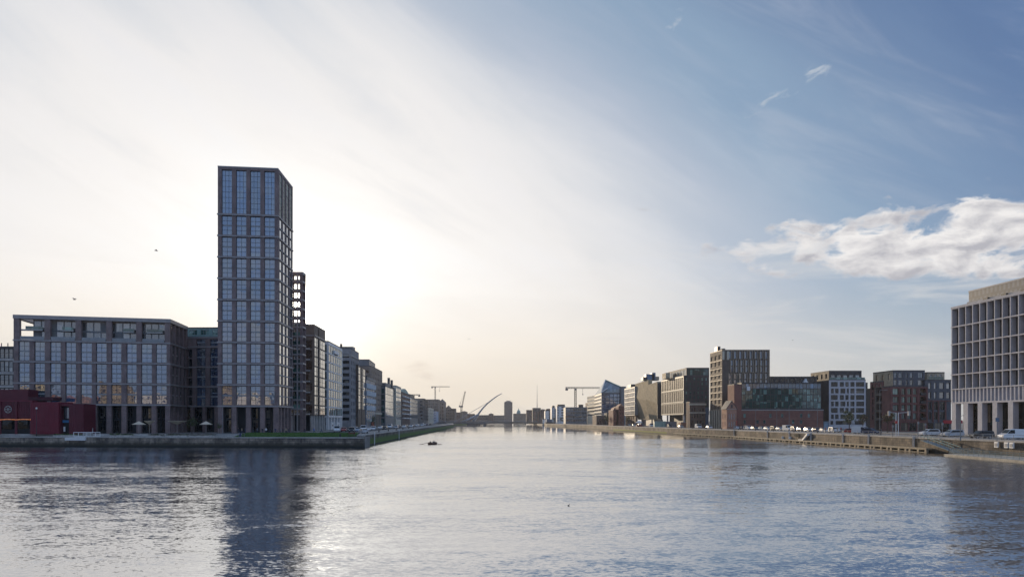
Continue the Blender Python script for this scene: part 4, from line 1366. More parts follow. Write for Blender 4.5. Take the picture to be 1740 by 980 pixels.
ho.mass(hf2, G, 39.7, (mat('bronze_clad', (.105, .08, .062), .6, .2, .5), {3: mat('hotel_brown', (.13, .10, .078), .8, .2, .5)}), {0: alts, 3: (sidec, [(11.8 + 3.0 * i, 13.9 + 3.0 * i) for i in range(9)], (mat('brown_screen', (.12, .09, .068), .8, .3, 1.5), TAN, 2, 1, .12, None))}, recess=.3, coping=TAN)
for k in range(5):
    fu = cols_n(Lh2, 8, 0.55, 2.5 + 0.9 * (k % 2), 0.4)
    ho.fins(hf2[0], hf2[1], [a for a, b in fu] + [b for a, b in fu], 0.28, 0.35, tiers[k][0] - .2, tiers[k][1] + .2, TAN)
for z in (35.0, 31.3, 28.4, 25.7, 22.9, 20.0, 16.9, 12.0):
    ho.ledge(hf2, [3], z, 0.3, 0.12, TAN)
for k in range(6):
    mb = MB()
    a = math.atan2(hf2[0][1] - hf2[3][1], hf2[0][0] - hf2[3][0])
    mb.obox(hf2[3], a, 0.2 + k * (Ls2 - .7) / 5, 0.75 + k * (Ls2 - .7) / 5, -0.4, -0.003, G, 11.9, CREAM)
    ho.add(mb, 'column')
ho.boxp('cream_panel', hf2[0][0] + 0.1, hf2[0][0] + 1.0, 329.6, 329.99, 35.3, 39.3, CREAM)  # cream panels standing proud of the front wall
ho.boxp('cream_panel', hf2[0][0] + 2.2, hf2[0][0] + 3.1, 329.6, 329.99, 35.3, 39.3, CREAM)
ho.boxp('roof_plant', PX(1214, 345), PX(1219, 345), 340, 345, 40.06, 42.6, DARK)
ho.boxp('roof_plant', PX(1221, 345), PX(1225, 345), 338, 342, 40.06, 41.4, DARK)
for z in (22.5, 27.3):
    ho.boxp('balcony', hf2[1][0] + .003, hf2[1][0] + 0.9, 330.5, 333, z, z + .3, DARK)
ho.finish()

# --- brick gable house
gh = Building('gable_house', 'small orange brick house with steep gable at the foot of the hotel block', 'house', (PX(1235, 300), 300))
f = footR(1235, 1251.5, 300.0, pe=1226)
xm = (f[0][0] + f[1][0]) / 2
gh.mass(f, G, 11.75, PINKBR, {0: (cols_n(seglen(f[0], f[1]), 3, .3), [(4.4, 6.4), (7.6, 9.8)], (GLD, WHITE, 1, 2, .1, None)), 3: (cols_n(seglen(f[3], f[0]), 3, .3), [(4.4, 6.4), (7.6, 9.8)], (GLD, WHITE, 1, 2, .1, None))}, recess=.2, coping=PALE)
mb = MB()
d2 = f[2][1] - f[0][1]
mb.poly([(f[0][0] - .15, 299.9, 11.96), (f[1][0] + .15, 299.9, 11.96), (xm, 299.9, 15.2), (f[3][0] - .15, 300 + d2, 11.96), (f[2][0] + .15, 300 + d2, 11.96), (xm - .5, 300 + d2, 15.2)], [(0, 1, 2), (5, 4, 3)], PINKBR)
gh.add(mb, 'gable')
mb = MB()
for a, b_, sgn in ((0, 3, 1), (1, 2, -1)):
    p, q = f[a], f[b_]
    xs = -0.35 * sgn
    mb.hexa([(p[0] + xs, 299.7, 11.75), (xm, 299.7, 15.2), (xm - .5, 300 + d2, 15.2), (q[0] + xs, 300 + d2, 11.75)], [(p[0] + xs, 299.7, 12.0), (xm, 299.7, 15.5), (xm - .5, 300 + d2, 15.5), (q[0] + xs, 300 + d2, 12.0)], ROOFM)
gh.add(mb, 'pitched_roof')
gh.boxp('attic_window', xm - .35, xm + .35, 299.8, 299.89, 12.4, 13.7, DARK)
gh.finish()

# --- cornice brick building and banner
cbn = Building('brick_building', 'worn brown brick building with pale cornices between the dark office and the hotel', 'building', (PX(1172, 352), 352))
f = footR(1172, 1198.5, 352.0, d=6)
cbn.mass(f, G, 16.0, CITY2, {0: (cols_n(seglen(f[0], f[1]), 5, .45), [(4.5, 6.9), (8.2, 10.2), (11.6, 13.2)], ST_D)}, recess=.2)
cbn.ledge(f, [0], 14.6, 0.9, 0.4, CREAM, 'cornice')
cbn.ledge(f, [0], 10.6, 0.5, 0.2, CREAM, 'cornice')
cbn.boxp('bay', f[1][0] + .02, PX(1205.5, 352), 353, 366, G, 13.5, BLUEP)
cbn.finish()

# --- dark louvred office
kf = footR(1161.5, 1205, 391.0, pe=1124)
ko = Building('office_block', 'dark office with three banks of brown louvres and a glass rooftop storey', 'building', kf[0])
Lk, Lks = seglen(kf[0], kf[1]), seglen(kf[3], kf[0])
LOUV = mat('louvre_brown', (0.085, 0.068, 0.056), .7, .2, .6)
ko.mass(kf, 10.2, 31.6, (mat('dark_clad', (.035, .032, .034), .6), {3: DARK}), {0: (cols_n(Lk, 6, .42), rows_n(11, 31, 8, .2, .15), (GLG, DARK, 1, 2, .08, None), lambda i, j: (i * 3 + j * 5) % 9 == 4),
                                       3: (cols_n(Lks, 12, .86, .5, .5), [(10.9, 16.6), (17.6, 23.6), (24.6, 31.0)], (LOUV, DARK, 4, 1, .12, None))}, recess=.25)
for z in (10.2, 16.9, 23.8):
    ko.ledge(kf, [3], z, 0.5, 0.2, CREAM)
k2 = footR(1166.5, 1205, 393.0, pe=1135)
ko.mass(k2, 31.96, 36.0, (DARK, {3: CREAM}), {0: (cols_n(seglen(k2[0], k2[1]), 8, .92), [(32.2, 35.7)], ST_GG), 3: (cols_n(seglen(k2[3], k2[0]), 6, .85), [(32.5, 35.5)], (GLB, CREAM, 1, 1, .1, None))}, name='penthouse_wall', recess=.1)  # cream side face: the sunlit band is put into its colour
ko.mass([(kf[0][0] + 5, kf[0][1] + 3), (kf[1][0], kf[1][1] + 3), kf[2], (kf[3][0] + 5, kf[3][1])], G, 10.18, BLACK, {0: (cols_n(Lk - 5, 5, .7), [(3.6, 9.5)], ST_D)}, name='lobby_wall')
for (x, y) in ((kf[0][0] - 0.0, kf[0][1] + .6), (kf[0][0] + 6, kf[0][1] + .4), (kf[3][0] + .3, kf[3][1] - 14)):
    ko.boxp('column', x, x + 0.9, y, y + .9, G, 10.17, PALE)
ko.boxp('roof_plant', PX(1127, 425), PX(1134, 425), 418, 428, 31.96, 35.2, BEIGE)
ko.finish()

# --- folded beige stone pair
def folded(label, pa, pe, pb, ztop, Y0, zk, zb0):
    ff = footR(pa, pb, Y0, pe=pe)
    b = Building('stone_building', label, 'building', ff[0])
    (x0, y0), (x1, y1), (x2, y2), (x3, y3) = ff
    mb = MB()
    kx, ky = x0 + 3.5, y0 + 0.5                 # lower near corner pulled back
    fx, fy = x3 + 2.0, y3
    v = [(x3, y3, ztop - 1), (x0, y0, ztop), (x0, y0, zk), (kx, ky, zb0), (fx, fy, zb0), (x1, y1, ztop), (x1, y1, zb0), (x2, y2, ztop), (x2, y2, zb0), (x3 - .6, y3, zk + 4)]
    mb.poly(v, [(0, 9, 2, 1), (9, 4, 3), (9, 3, 2), (1, 2, 3, 6, 5), (5, 6, 8, 7), (7, 8, 4, 9, 0), (0, 1, 5, 7), (4, 8, 6, 3)], RSTONE)
    b.add(mb, 'wall')
    b.boxp('base_wall', kx + .4, x1 - .2, ky + .6, y2 - .5, G, zb0 - .003, GREY)
    return b, ff


b, ff = folded('beige stone block with folded lower facet, beside the dark louvred office', 1116.5, 1098.5, 1124.5, 31.6, 448.0, 17.5, 7.6)
mb = MB()
mb.box(ff[0][0] + 0.1, ff[1][0] - .1, 447.5, 447.98, 8, 30.5, DARK)  # dark sheet puts the shade of the unlit front into colour
b.add(mb, 'front_shade_sheet')
b.finish()
b, ff = folded('brown-beige stone block with slanted edge and blue rooftop boxes', 1101.5, 1079.5, 1108, 34.6, 478.0, 20, 7.6)
for (p, q, ya, yb, mm_) in ((1091, 1098, 641, 646, DARK), (1096, 1110, 636, 643, BLUEP), (1106, 1112, 633.5, 640, BLUEP), (1112, 1118, 640, 648, TAN)):
    b.boxp('roof_plant', PX(p, 490), PX(q, 490), 486, 494, 34.7 if ya > 0 else 0, PZ(ya, 490), mm_)
b.finish()
# --- white glass block
wf3 = footR(1078.5, 1084, 513.0, pe=1061)
b = Building('office_block', 'pale glass block with fine white mullions above a dark base', 'building', wf3[0])
b.mass(wf3, 10.8, 31.4, FRAMEL, {3: (cols_n(seglen(wf3[3], wf3[0]), 8, .85), rows_n(11, 31, 6, .05, .07), (GLB, WHITE, 2, 2, .12, None))}, recess=.15)
b.mass([(wf3[0][0] + 1, 514), (wf3[1][0], 514), wf3[2], (wf3[3][0] + 1, wf3[3][1])], G, 10.78, CITY2, {3: (cols_n(30, 5, .5), [(4, 7), (7.6, 10)], ST_D)}, name='base_wall')
b.boxp('roof_plant', wf3[3][0] + 1, wf3[1][0] + 6, 525, 540, 31.76, 33.9, DARK)
b.finish()
# --- crystal roofed blue glass
cf = [(PX(1022, 622), 622.0), (PX(1063, 622), 622.0), (PX(1063, 622), 690.0), (PX(1010, 680), 680.0)]
b = Building('glass_building', 'blue glass building with pitched crystal roof on the right bank skyline', 'building', cf[0])
b.mass(cf, G, 31.0, (mat('slate_blue', (.07, .09, .125), .4), {}), {0: [(cols_n(21, 6, .85), rows_n(5, 30.5, 8, .08, .1), ST_1)], 3: (cols_n(58, 8, .9), rows_n(5, 30, 8, .3, .1), ST_D)}, recess=.15)
mb = MB()
xa, xb, xp = cf[0][0], PX(1057, 622), PX(1028, 630)
mb.poly([(xa, 622, 31.4), (xb, 622, 31.4), (xb, 622, 35.8), (xp, 628, 42.8), (cf[3][0], 680, 31.4), (cf[3][0] + 1, 675, 33.0), (xb, 650, 31.4), (xb, 650, 34)],
        [(0, 1, 2, 3), (1, 6, 7, 2), (3, 2, 7), (0, 3, 5, 4), (3, 7, 5), (5, 7, 6, 4)], glass('crystal_glass', (.10, .16, .2), 2.2, .05, .1, (.2, .3, .35), .3))
b.add(mb, 'crystal_roof')
mb = MB()
mb.bar((xp, 627.6, 42.9), (xb + .2, 621.7, 35.9), 0.5, COPPER, 6)
mb.bar((xp, 627.6, 42.9), (xa, 621.7, 33), 0.35, WHITE, 6)
mb.bar((xa - .5, 622, 31.5), (xa + 5.5, 622, 35.5), 0.45, WHITE, 6)
b.add(mb, 'roof_edge')
b.mass([(PX(1056, 615), 616.0), (PX(1064, 615), 616.0), (PX(1064, 615), 621.9), (PX(1056, 615), 621.9)], G, 36.3, GREY, name='stair_core_or_gap_shade')
b.finish()
# --- cream striped
sf = footR(1011.5, 1024, 682.0, pe=998)
b = Building('office_block', 'cream banded block with dark strip windows, far along the right bank', 'building', sf[0])
b.mass(sf, G, 31.0, (DARK, {3: CREAM}), {3: (cols_n(seglen(sf[3], sf[0]), 1, .98), rows_n(10, 31, 6, .5, .08), ST_D), 0: (cols_n(seglen(sf[0], sf[1]), 1, .9), rows_n(6, 30, 7, .3, .1), ST_GG)}, recess=.3)  # cream side, dark front: the fall of sunlight put into the face colours
b.finish(frames=False)
# --- small brick things
f = footR(1013.5, 1031.5, 570.0, d=20)
b = Building('brick_building', 'low brown brick building with flat parapet before the striped block', 'building', f[0])
b.mass(f, G, 10.9, CITY2, {0: (cols_n(seglen(f[0], f[1]), 4, .4), [(4.2, 8.5)], ST_D)}, coping=CREAM)
b.finish(frames=False)
for lab, pa, pb, yt in (('narrow red brick gabled house with pale edge, left of a pair on the right quay', 1042, 1047.5, 693), ('red brick stepped gable house, right of a pair on the right quay', 1051, 1060.5, 687)):
    f = footR(pa, pb, 505.0, d=18)
    b = Building('gable_house', lab, 'house', f[0])
    zt_ = PZ(yt + 4, 505)
    b.mass(f, G, zt_, REDBR, {0: (cols_n(seglen(f[0], f[1]), 2, .35), rows_n(4, zt_ - .5, 4, .3, .2), ST_D)})
    xm = (f[0][0] + f[1][0]) / 2
    mb = MB()
    mb.poly([(f[0][0], 504.9, zt_ + .36), (f[1][0], 504.9, zt_ + .36), (xm, 504.9, PZ(yt, 505) + .5), (f[0][0], 520, zt_ + .36), (f[1][0], 520, zt_ + .36), (xm, 520, PZ(yt, 505) + .5)], [(0, 1, 2), (5, 4, 3), (1, 4, 5, 2), (2, 5, 3, 0)], PINKBR)
    b.add(mb, 'gable')
    b.finish(frames=False)
f = footR(1031.5, 1041.5, 560.0, d=14)
b = Building('brick_building', 'dark low shed between the flat brick building and the gabled pair', 'building', f[0])
b.mass(f, G, 12.5, DARKBR, {0: (cols_n(seglen(f[0], f[1]), 2, .5), [(4, 8)], ST_D)})
b.finish(frames=False)
# --- far right-bank row
def farb(name, label, pa, pb, yt, Y, m, d=25, nx=5, ny=4, st=ST_D, roof=None, mb_extra=None, frac=.5, zlow=5):
    ft = [(PX(pa, Y), Y), (PX(pb, Y), Y), (PX(pb, Y) , Y + d), (PX(pa, Y), Y + d)]
    b = Building(name, label, 'building', ft[0])
    zt_ = PZ(yt, Y)
    b.mass(ft, G, zt_, m, {0: (cols_n(ft[1][0] - ft[0][0], nx, frac), rows_n(zlow, zt_ - .5, ny, .3, .15), st)} if nx else None, recess=.25)
    if roof:
        mb = MB()
        xm = (ft[0][0] + ft[1][0]) / 2
        (a0, a1, c0, c1) = (ft[0][0], ft[1][0], Y, Y + d)
        mb.poly([(a0, c0, zt_ + .36), (a1, c0, zt_ + .36), (a1, c1, zt_ + .36), (a0, c1, zt_ + .36), (xm, (c0 + c1) / 2, PZ(roof, Y))], [(0, 1, 4), (1, 2, 4), (2, 3, 4), (3, 0, 4)], ROOFM)
        b.add(mb, 'hipped_roof')
    return b


b = farb('office_block', 'low grey glass office with horizontal bands behind the right quay', 961, 997.5, 692, 760, GREY, 30, 9, 4, ST_B, frac=.88)
b.boxp('roof_plant', PX(983, 765), PX(991, 765), 765, 772, PZ(692, 760) + .37, PZ(687, 765), DARK)
b.finish(frames=False)
CURV = [('white curved-front apartment block nearest the bridge on the right bank', 926.5, 933, 698, 960), ('white apartment block with dark strip windows, second from the bridge', 937.5, 943, 692, 880), ('taller white apartment block with rounded end, third from the bridge', 946.5, 960.5, 690, 850)]
for lab, pa, pb, yt, Y in CURV:
    b = Building('apartment_block', lab, 'building', (PX(pa, Y), Y))
    xa, xb = PX(pa, Y), PX(pb, Y)
    rr_ = min(4.0, (xb - xa) / 2)
    pts = [(xa + rr_ - rr_ * math.cos(t), Y + rr_ - rr_ * math.sin(t)) for t in [k * PI / 2 / 6 for k in range(7)]]
    ft = pts + [(xb, Y), (xb, Y + 30), (xa, Y + 30)]
    zt_ = PZ(yt, Y)
    b.mass(ft, G, zt_, WHITE, {6: (cols_n(max(1.5, xb - pts[-1][0]), 1, .7), rows_n(5, zt_, 6, .35, .15), ST_D), 3: ([(0.1, 0.95)], rows_n(5, zt_, 6, .35, .15), ST_D), 2: ([(0.1, .95)], rows_n(5, zt_, 6, .35, .15), ST_D)})
    b.boxp('roof_plant', xa + 1, xb, Y + 6, Y + 22, zt_ + .36, zt_ + 2.4, DARK)
    b.finish(frames=False)


# ------------------------------------------------------------------ distance: bridge, city, cranes
YB = 950.0
# cable-stayed bridge with a curved raked pylon
br = empty('cable_stayed_bridge', (PX(770, YB), YB, 0), 'white swing bridge with curved harp pylon crossing the far river', 'bridge')
xL, xR = -101.0, 44.0
zd = 4.6
WB = mat('bridge_white', (0.30, 0.31, 0.33), 0.45, 0.08, 0.2)
mb = MB()
nseg = 24
for k in range(nseg):
    a, b_ = xL + (xR - xL) * k / nseg, xL + (xR - xL) * (k + 1) / nseg
    ca = [zd + 0.7 * math.sin(PI * t) for t in (k / nseg, (k + 1) / nseg)]
    th = [2.0 + 0.9 * math.exp(-((x + 45) / 25) ** 2) for x in (a, b_)]
    mb.hexa([(a, YB - 11, ca[0] - th[0]), (b_, YB - 11, ca[1] - th[1]), (b_, YB + 11, ca[1] - th[1]), (a, YB + 11, ca[0] - th[0])],
            [(a, YB - 13, ca[0]), (b_, YB - 13, ca[1]), (b_, YB + 13, ca[1]), (a, YB + 13, ca[0])], WB)
mb.build('deck', br)
mb = MB()
for y in (YB - 13, YB + 13):
    for k in range(nseg):
        a, b_ = xL + (xR - xL) * k / nseg, xL + (xR - xL) * (k + 1) / nseg
        ca = [zd + 0.7 * math.sin(PI * t) for t in (k / nseg, (k + 1) / nseg)]
        mb.bar((a, y, ca[0] + 1.2), (b_, y, ca[1] + 1.2), 0.12, WB)
        mb.bar((a, y, ca[0]), (a, y, ca[0] + 1.2), 0.08, WB)
mb.build('parapet', br)
pp = [(804, 715.5), (808.5, 709), (812.6, 703.5), (817, 697.5), (822, 691.5), (828, 685.5), (834, 680.5), (840, 675.8), (846.5, 671.5), (853, 668)]
pts = [(PX(x, YB), YB, PZ(y, YB)) for x, y in pp]
mb = MB()
mb.tube(pts, [2.0, 1.6, 1.3, 1.15, 1.0, 0.9, 0.85, 0.75, 0.6, 0.4], WB, 10)
mb.build('pylon', br, True)
for y0 in (-11, 11):
    mb = MB()
    mb.tube([(PX(785, YB), YB + y0, zd + .5), (PX(797, YB), YB + y0 * .8, PZ(712, YB)), (PX(812.5, YB), YB + y0 * 0.1, PZ(703.5, YB))], [0.7, 1.2, 0.9], WB, 8)
    mb.build('back_strut', br, True)
for k in range(2):
    mb = MB()
    mb.bar((PX(772, YB), YB + (-10, 10)[k], zd + .3), (pts[6][0], YB, pts[6][2]), 0.14, WB)
    mb.build('back_stay', br)
for k in range(13):
    t = (k + 1) / 13
    i = 2 + t * 6.9
    j = int(i)
    f_ = i - j
    p = [pts[j][q] * (1 - f_) + pts[min(j + 1, 9)][q] * f_ for q in range(3)]
    mb = MB()
    mb.bar(p, (PX(812, YB) + 8 + t * 76, YB, zd + .8), 0.05, WB, 4)
    mb.build('stay_cable', br)
for x0, x1 in ((PX(794, YB), PX(812, YB)), (PX(813.5, YB), PX(815.5, YB)), (PX(822, YB), PX(826.5, YB))):
    mb = MB()
    mb.prism([(x0, YB - 9), (x1, YB - 9), (x1 - .3, YB + 9), (x0 + .3, YB + 9)], -0.6, zd - 1.9, STONE)
    mb.build('pier', br)
mb = MB()   # white navigation tower at the right abutment
mb.box(PX(922, 935), PX(926, 935), 935, 939, -0.5, 8.6, WHITE)
mb.box(PX(921, 935), PX(927, 935), 934, 940, 8.603, 9.3, GREY)
tag(mb.build('control_hut', None, loc=(PX(922, 935), 935, 0)), 'small white control hut where the far bridge meets the right quay', 'hut')
mb = MB()
mb.prism([(PX(927, 880), 880.0), (PX(943, 880), 880.0), (PX(943, 880), 900.0), (PX(927, 880), 900.0)], -0.5, 5.0, DARKBR)
mb.prism([(PX(929, 880), 882.0), (PX(941, 880), 882.0), (PX(941, 880), 895.0), (PX(929, 880), 895.0)], 5.003, 8.5, BLUEP)
tag(mb.build('dock_gatehouse', None, loc=(PX(927, 880), 880, 0)), 'dark dock gatehouse standing in the water by the right bridge abutment', 'gatehouse')


def city(lab, pa, pb, yt, Y, m, d=30, nx=4, ny=4, roof=None, frac=.45, name='city_building', st=ST_D, extra=None):
    b = farb(name, lab, pa, pb, yt, Y, m, d, nx, ny, st, roof, None, frac, 7)
    if extra: extra(b)
    b.finish(frames=False)
    return b


city('broad beige block rising behind the far left row', 722, 744.5, 678.5, 1050, CITY, nx=7, ny=7, frac=.4)
city('pointed beige tower house with pyramid roof beyond the left row', 745.5, 755, 683, 1110, CITY, nx=2, ny=5, roof=677)
def gab(b):
    mb = MB()
    x0, x1, z = PX(757, 1160), PX(766, 1160), PZ(693.4, 1160)
    mb.poly([(x0, 1159.9, z), (x1, 1159.9, z), ((x0 + x1) / 2, 1159.9, PZ(688.5, 1160)), (x0, 1180, z), (x1, 1180, z), ((x0 + x1) / 2, 1180, PZ(688.5, 1160))], [(0, 1, 2), (5, 4, 3), (1, 4, 5, 2), (2, 5, 3, 0)], CITY)
    b.add(mb, 'gable')
city('long beige block with central gable beside the left bridge end', 754, 773, 694, 1160, CITY, nx=6, ny=4, extra=gab)
city('low terrace beyond the left bridge end, of brown brick', 771, 784, 700.5, 1250, CITY2, nx=5, ny=3)  # brown is the base colour of its walls
city('low pale roofed block right behind the luffing crane', 783.5, 793, 699.5, 1400, CITY, nx=3, ny=3, roof=697.5)
city('flat brown terrace behind the bridge pylon foot', 793.5, 806, 703, 1450, CITY2, nx=5, ny=3)
city('long low quayside terrace seen between pylon and tower slab', 806, 831, 705, 1500, CITY, nx=8, ny=2)
city('taller narrow quayside house within the low distant terrace', 830.5, 838, 703, 1480, CITY2, nx=3, ny=3, roof=701.5)
city('low distant quayside terrace left of the tower slab', 838, 857.5, 705.5, 1520, CITY, nx=7, ny=2)
# tower slab with a peaked crown
YT = 1800.0
b = Building('tower_slab', 'lone grey tower slab with chamfered crown in the hazy centre skyline', 'building', (PX(856.7, YT), YT))
ft = [(PX(856.7, YT), YT), (PX(870.7, YT), YT), (PX(870.7, YT), YT + 20), (PX(856.7, YT), YT + 20)]
TOW = mat('tower_grey', (0.14, 0.115, 0.11), .7, .1, .1)
zt_ = PZ(683.5, YT)
b.mass(ft, G, zt_, TOW, {0: (cols_n(21, 5, .7, .5, .5), rows_n(8, zt_ - .5, 15, .4, .1), ST_D)}, recess=.2)
mb = MB()
xa, xb = ft[0][0], ft[1][0]
mb.hexa([(xa, YT, zt_ + .36), (xb, YT, zt_ + .36), (xb, YT + 20, zt_ + .36), (xa, YT + 20, zt_ + .36)], [(xa + 7.5, YT + 6, PZ(680.3, YT)), (xb - 7.5, YT + 6, PZ(680.3, YT)), (xb - 7.5, YT + 14, PZ(680.3, YT)), (xa + 7.5, YT + 14, PZ(680.3, YT))], TOW)
b.add(mb, 'crown')
b.finish(frames=False)
# domed building
YD = 1600.0
b = Building('domed_building', 'classical building with green copper dome right of the tower slab', 'building', (PX(874, YD), YD))
ft = [(PX(872, YD), YD), (PX(894, YD), YD), (PX(894, YD), YD + 30), (PX(872, YD), YD + 30)]
b.mass(ft, G, PZ(702.5, YD), CITY, {0: (cols_n(29, 9, .4), rows_n(6, 21, 3, .3, .2), ST_D)}, recess=.3)
mb = MB()
cxx = PX(881.2, YD)
prof = [(4.3, 21.5), (4.3, 24.5), (4.7, 24.6), (4.4, 26.5), (3.6, 28.5), (2.3, 30.2), (1.1, 31.2), (0.9, 33.0), (0.3, 33.6), (0.15, 36)]
mb.tube([(cxx, YD + 12, z) for r, z in prof], [r for r, z in prof], COPPER, 12)
b.add(mb, 'dome')
b.finish(frames=False)
city('brown haze-softened block just left of the needle spire', 894.5, 905, 696.5, 1200, CITY2, nx=4, ny=4)
city('block with two orange brick strips under the needle spire', 905, 919, 693, 1130, CITY, nx=5, ny=4)
ob = bpy.data.objects[[o.name for o in bpy.data.objects if o.get('label', '').startswith('block with two orange')][0]]
for p in (908, 913.5):
    mb = MB()
    mb.box(PX(p, 1129), PX(p + 2, 1129), 1129.2, 1129.9, G, 21, PINKBR)
    mb.build('brick_strip', ob)
city('darker roofed block behind the bridge right abutment', 918.5, 927, 696, 1100, CITY2, nx=3, ny=4, roof=694)
city('rear brown block above the white apartments near the bridge', 929, 945, 694.5, 1020, CITY2, nx=5, ny=3)
mb = MB()
mb.tube([(PX(912.7, 2200), 2200, G), (PX(912.7, 2200), 2200, 119)], [1.7, 0.2], mat('spire_steel', (.30, .28, .27), .4), 10)
tag(mb.build('needle_spire', None, loc=(PX(912.7, 2200), 2200, G)), 'thin steel needle spire rising from the hazy skyline', 'monument')
# dark blocks filling in the land behind the first rows
for lab, pa, pb, yt, Y, m_ in (('brown city block glimpsed behind the crystal-roofed building', 1036, 1062, 668, 760, CITY2),
                               ('grey city block behind the cream banded block', 999, 1012, 684, 860, CITY)):
    city(lab, pa, pb, yt, Y, m_, nx=4, ny=4)


# cranes
YEL = mat('crane_steel', (0.30, 0.25, 0.17), .5, .1, .5)
CR2 = mat('crane_grey', (0.16, 0.15, 0.14), .5, .1, .5)


def lattice(mb, a, b_, w, m, n, r):
    a, b_ = Vector(a), Vector(b_)
    d = (b_ - a).normalized()
    s_ = d.cross(Vector((0, 1, 0))).normalized() * w / 2
    t_ = Vector((0, 1, 0)) * w / 2
    if s_.length < 0.01: s_ = Vector((w / 2, 0, 0))
    cs_ = [s_ + t_, s_ - t_, -s_ - t_, -s_ + t_]
    for c in cs_:
        mb.bar(a + c, b_ + c, r, m)
    for k in range(n):
        p, q = a.lerp(b_, k / n), a.lerp(b_, (k + 1) / n)
        for i in range(4):
            mb.bar(p + cs_[i], q + cs_[(i + 1) % 4], r * .6, m)


def tower_crane(label, px, ybase, yjib, pl, pr, Y, m, w, grp=None):
    x, zj = PX(px, Y), PZ(yjib, Y)
    root = empty('tower_crane', (x, Y, G), label, 'crane', grp)
    mb = MB(); lattice(mb, (x, Y, G), (x, Y, zj), w, m, 16, w * .16); mb.build('mast', root)
    mb = MB(); lattice(mb, (x, Y, zj + w * .5), (PX(pr, Y), Y, zj + w * .5), w * .7, m, 14, w * .11); mb.build('jib', root)
    mb = MB(); lattice(mb, (x, Y, zj + w * .5), (PX(pl, Y), Y, zj + w * .5), w * .7, m, 4, w * .14); mb.build('counter_jib', root)
    sgn = 1 if pl > px else -1
    mb = MB()
    xe = PX(pl, Y)
    mb.box(min(xe, xe - sgn * w * 1.6), max(xe, xe - sgn * w * 1.6), Y - w * .5, Y + w * .5, zj - w * 1.1, zj + w * .3, CR2)
    mb.build('counterweight', root)
    mb = MB(); mb.box(x - w * .6, x + w * .6, Y - w, Y - w * .5, zj - w * 1.2, zj + w * .2, CR2); mb.build('cab', root)
    mb = MB(); mb.bar((x + (PX(pr, Y) - x) * .3, Y, zj + .3), (x + (PX(pr, Y) - x) * .3, Y, zj - 6), 0.15, CR2); mb.box(x + (PX(pr, Y) - x) * .3 - .6, x + (PX(pr, Y) - x) * .3 + .6, Y - .6, Y + .6, zj - 7.2, zj - 6, CR2)
    mb.build('hook_block', root)


tower_crane('nearest tower crane with long jib pointing right, over the right bank', 977.8, 714, 660, 960.5, 1019, 800, YEL, 1.9)
tower_crane('thin distant tower crane with twin counterweight, over the left bank', 739.5, 714, 657.5, 733, 764, 1250, CR2, 1.6)
tower_crane('short dark tower crane partly hidden behind the left row roofs', 703, 714, 671.5, 714, 684, 900, CR2, 1.5)
Yc = 1150.0
xc = PX(784, Yc)
root = empty('luffing_crane', (xc, Yc, G), 'luffing crane with its jib raised steeply beside the bridge pylon', 'crane')
mb = MB(); lattice(mb, (xc, Yc, G), (xc, Yc, PZ(690.5, Yc)), 2.4, YEL, 12, .35); mb.build('mast', root)
mb = MB(); lattice(mb, (xc + 1, Yc, PZ(690, Yc)), (PX(790.5, Yc), Yc, PZ(664.5, Yc)), 1.5, YEL, 10, .25); mb.build('jib', root)
mb = MB(); mb.box(xc - 4.0, xc + 2.5, Yc - 1.5, Yc + 1.5, PZ(691.5, Yc), PZ(689, Yc), CR2); mb.build('machinery_deck', root)
mb = MB(); mb.bar((xc - 3, Yc, PZ(690, Yc)), (xc - 1.5, Yc, PZ(683, Yc)), .35, YEL); mb.bar((xc - 1.5, Yc, PZ(683, Yc)), (PX(789, Yc), Yc, PZ(669, Yc)), .12, YEL); mb.build('stay_frame', root)


# ------------------------------------------------------------------ helpers for street things
ORD = ['first', 'second', 'third', 'fourth', 'fifth', 'sixth', 'seventh', 'eighth', 'ninth', 'tenth', 'eleventh', 'twelfth', 'thirteenth', 'fourteenth', 'fifteenth', 'sixteenth', 'seventeenth', 'eighteenth', 'nineteenth', 'twentieth',
       'twenty-first', 'twenty-second', 'twenty-third', 'twenty-fourth', 'twenty-fifth', 'twenty-sixth', 'twenty-seventh', 'twenty-eighth']


def interp(line, Y):
    for (x0, y0), (x1, y1) in zip(line, line[1:]):
        if y0 <= Y <= y1:
            return x0 + (x1 - x0) * (Y - y0) / (y1 - y0)
    return line[-1][0]


def heading(line, Y):
    a, b_ = interp(line, Y - 3), interp(line, Y + 3)
    return math.atan2(6, b_ - a)


def RX(Y, off): return interp(RB, Y) + off
def LX(Y, off): return interp(LB, Y) - off


# ------------------------------------------------------------------ red venue at the left
REDM = mat('oxblood_steel', (0.105, 0.010, 0.020), 0.5, 0.12, 0.4, streak=0.15)
REDB = mat('oxblood_bright', (0.165, 0.012, 0.028), 0.45, 0.10, 0.4, streak=0.12)
YV = 197.0


def ribbed(mb, x0, x1, y, z0, z1, m, step=0.45):
    n = max(2, int((x1 - x0) / step))
    for k in range(n):
        a = x0 + (x1 - x0) * k / n
        b_ = x0 + (x1 - x0) * (k + 0.5) / n
        mb.box(a, b_, y - 0.07, y - 0.003, z0, z1, m)


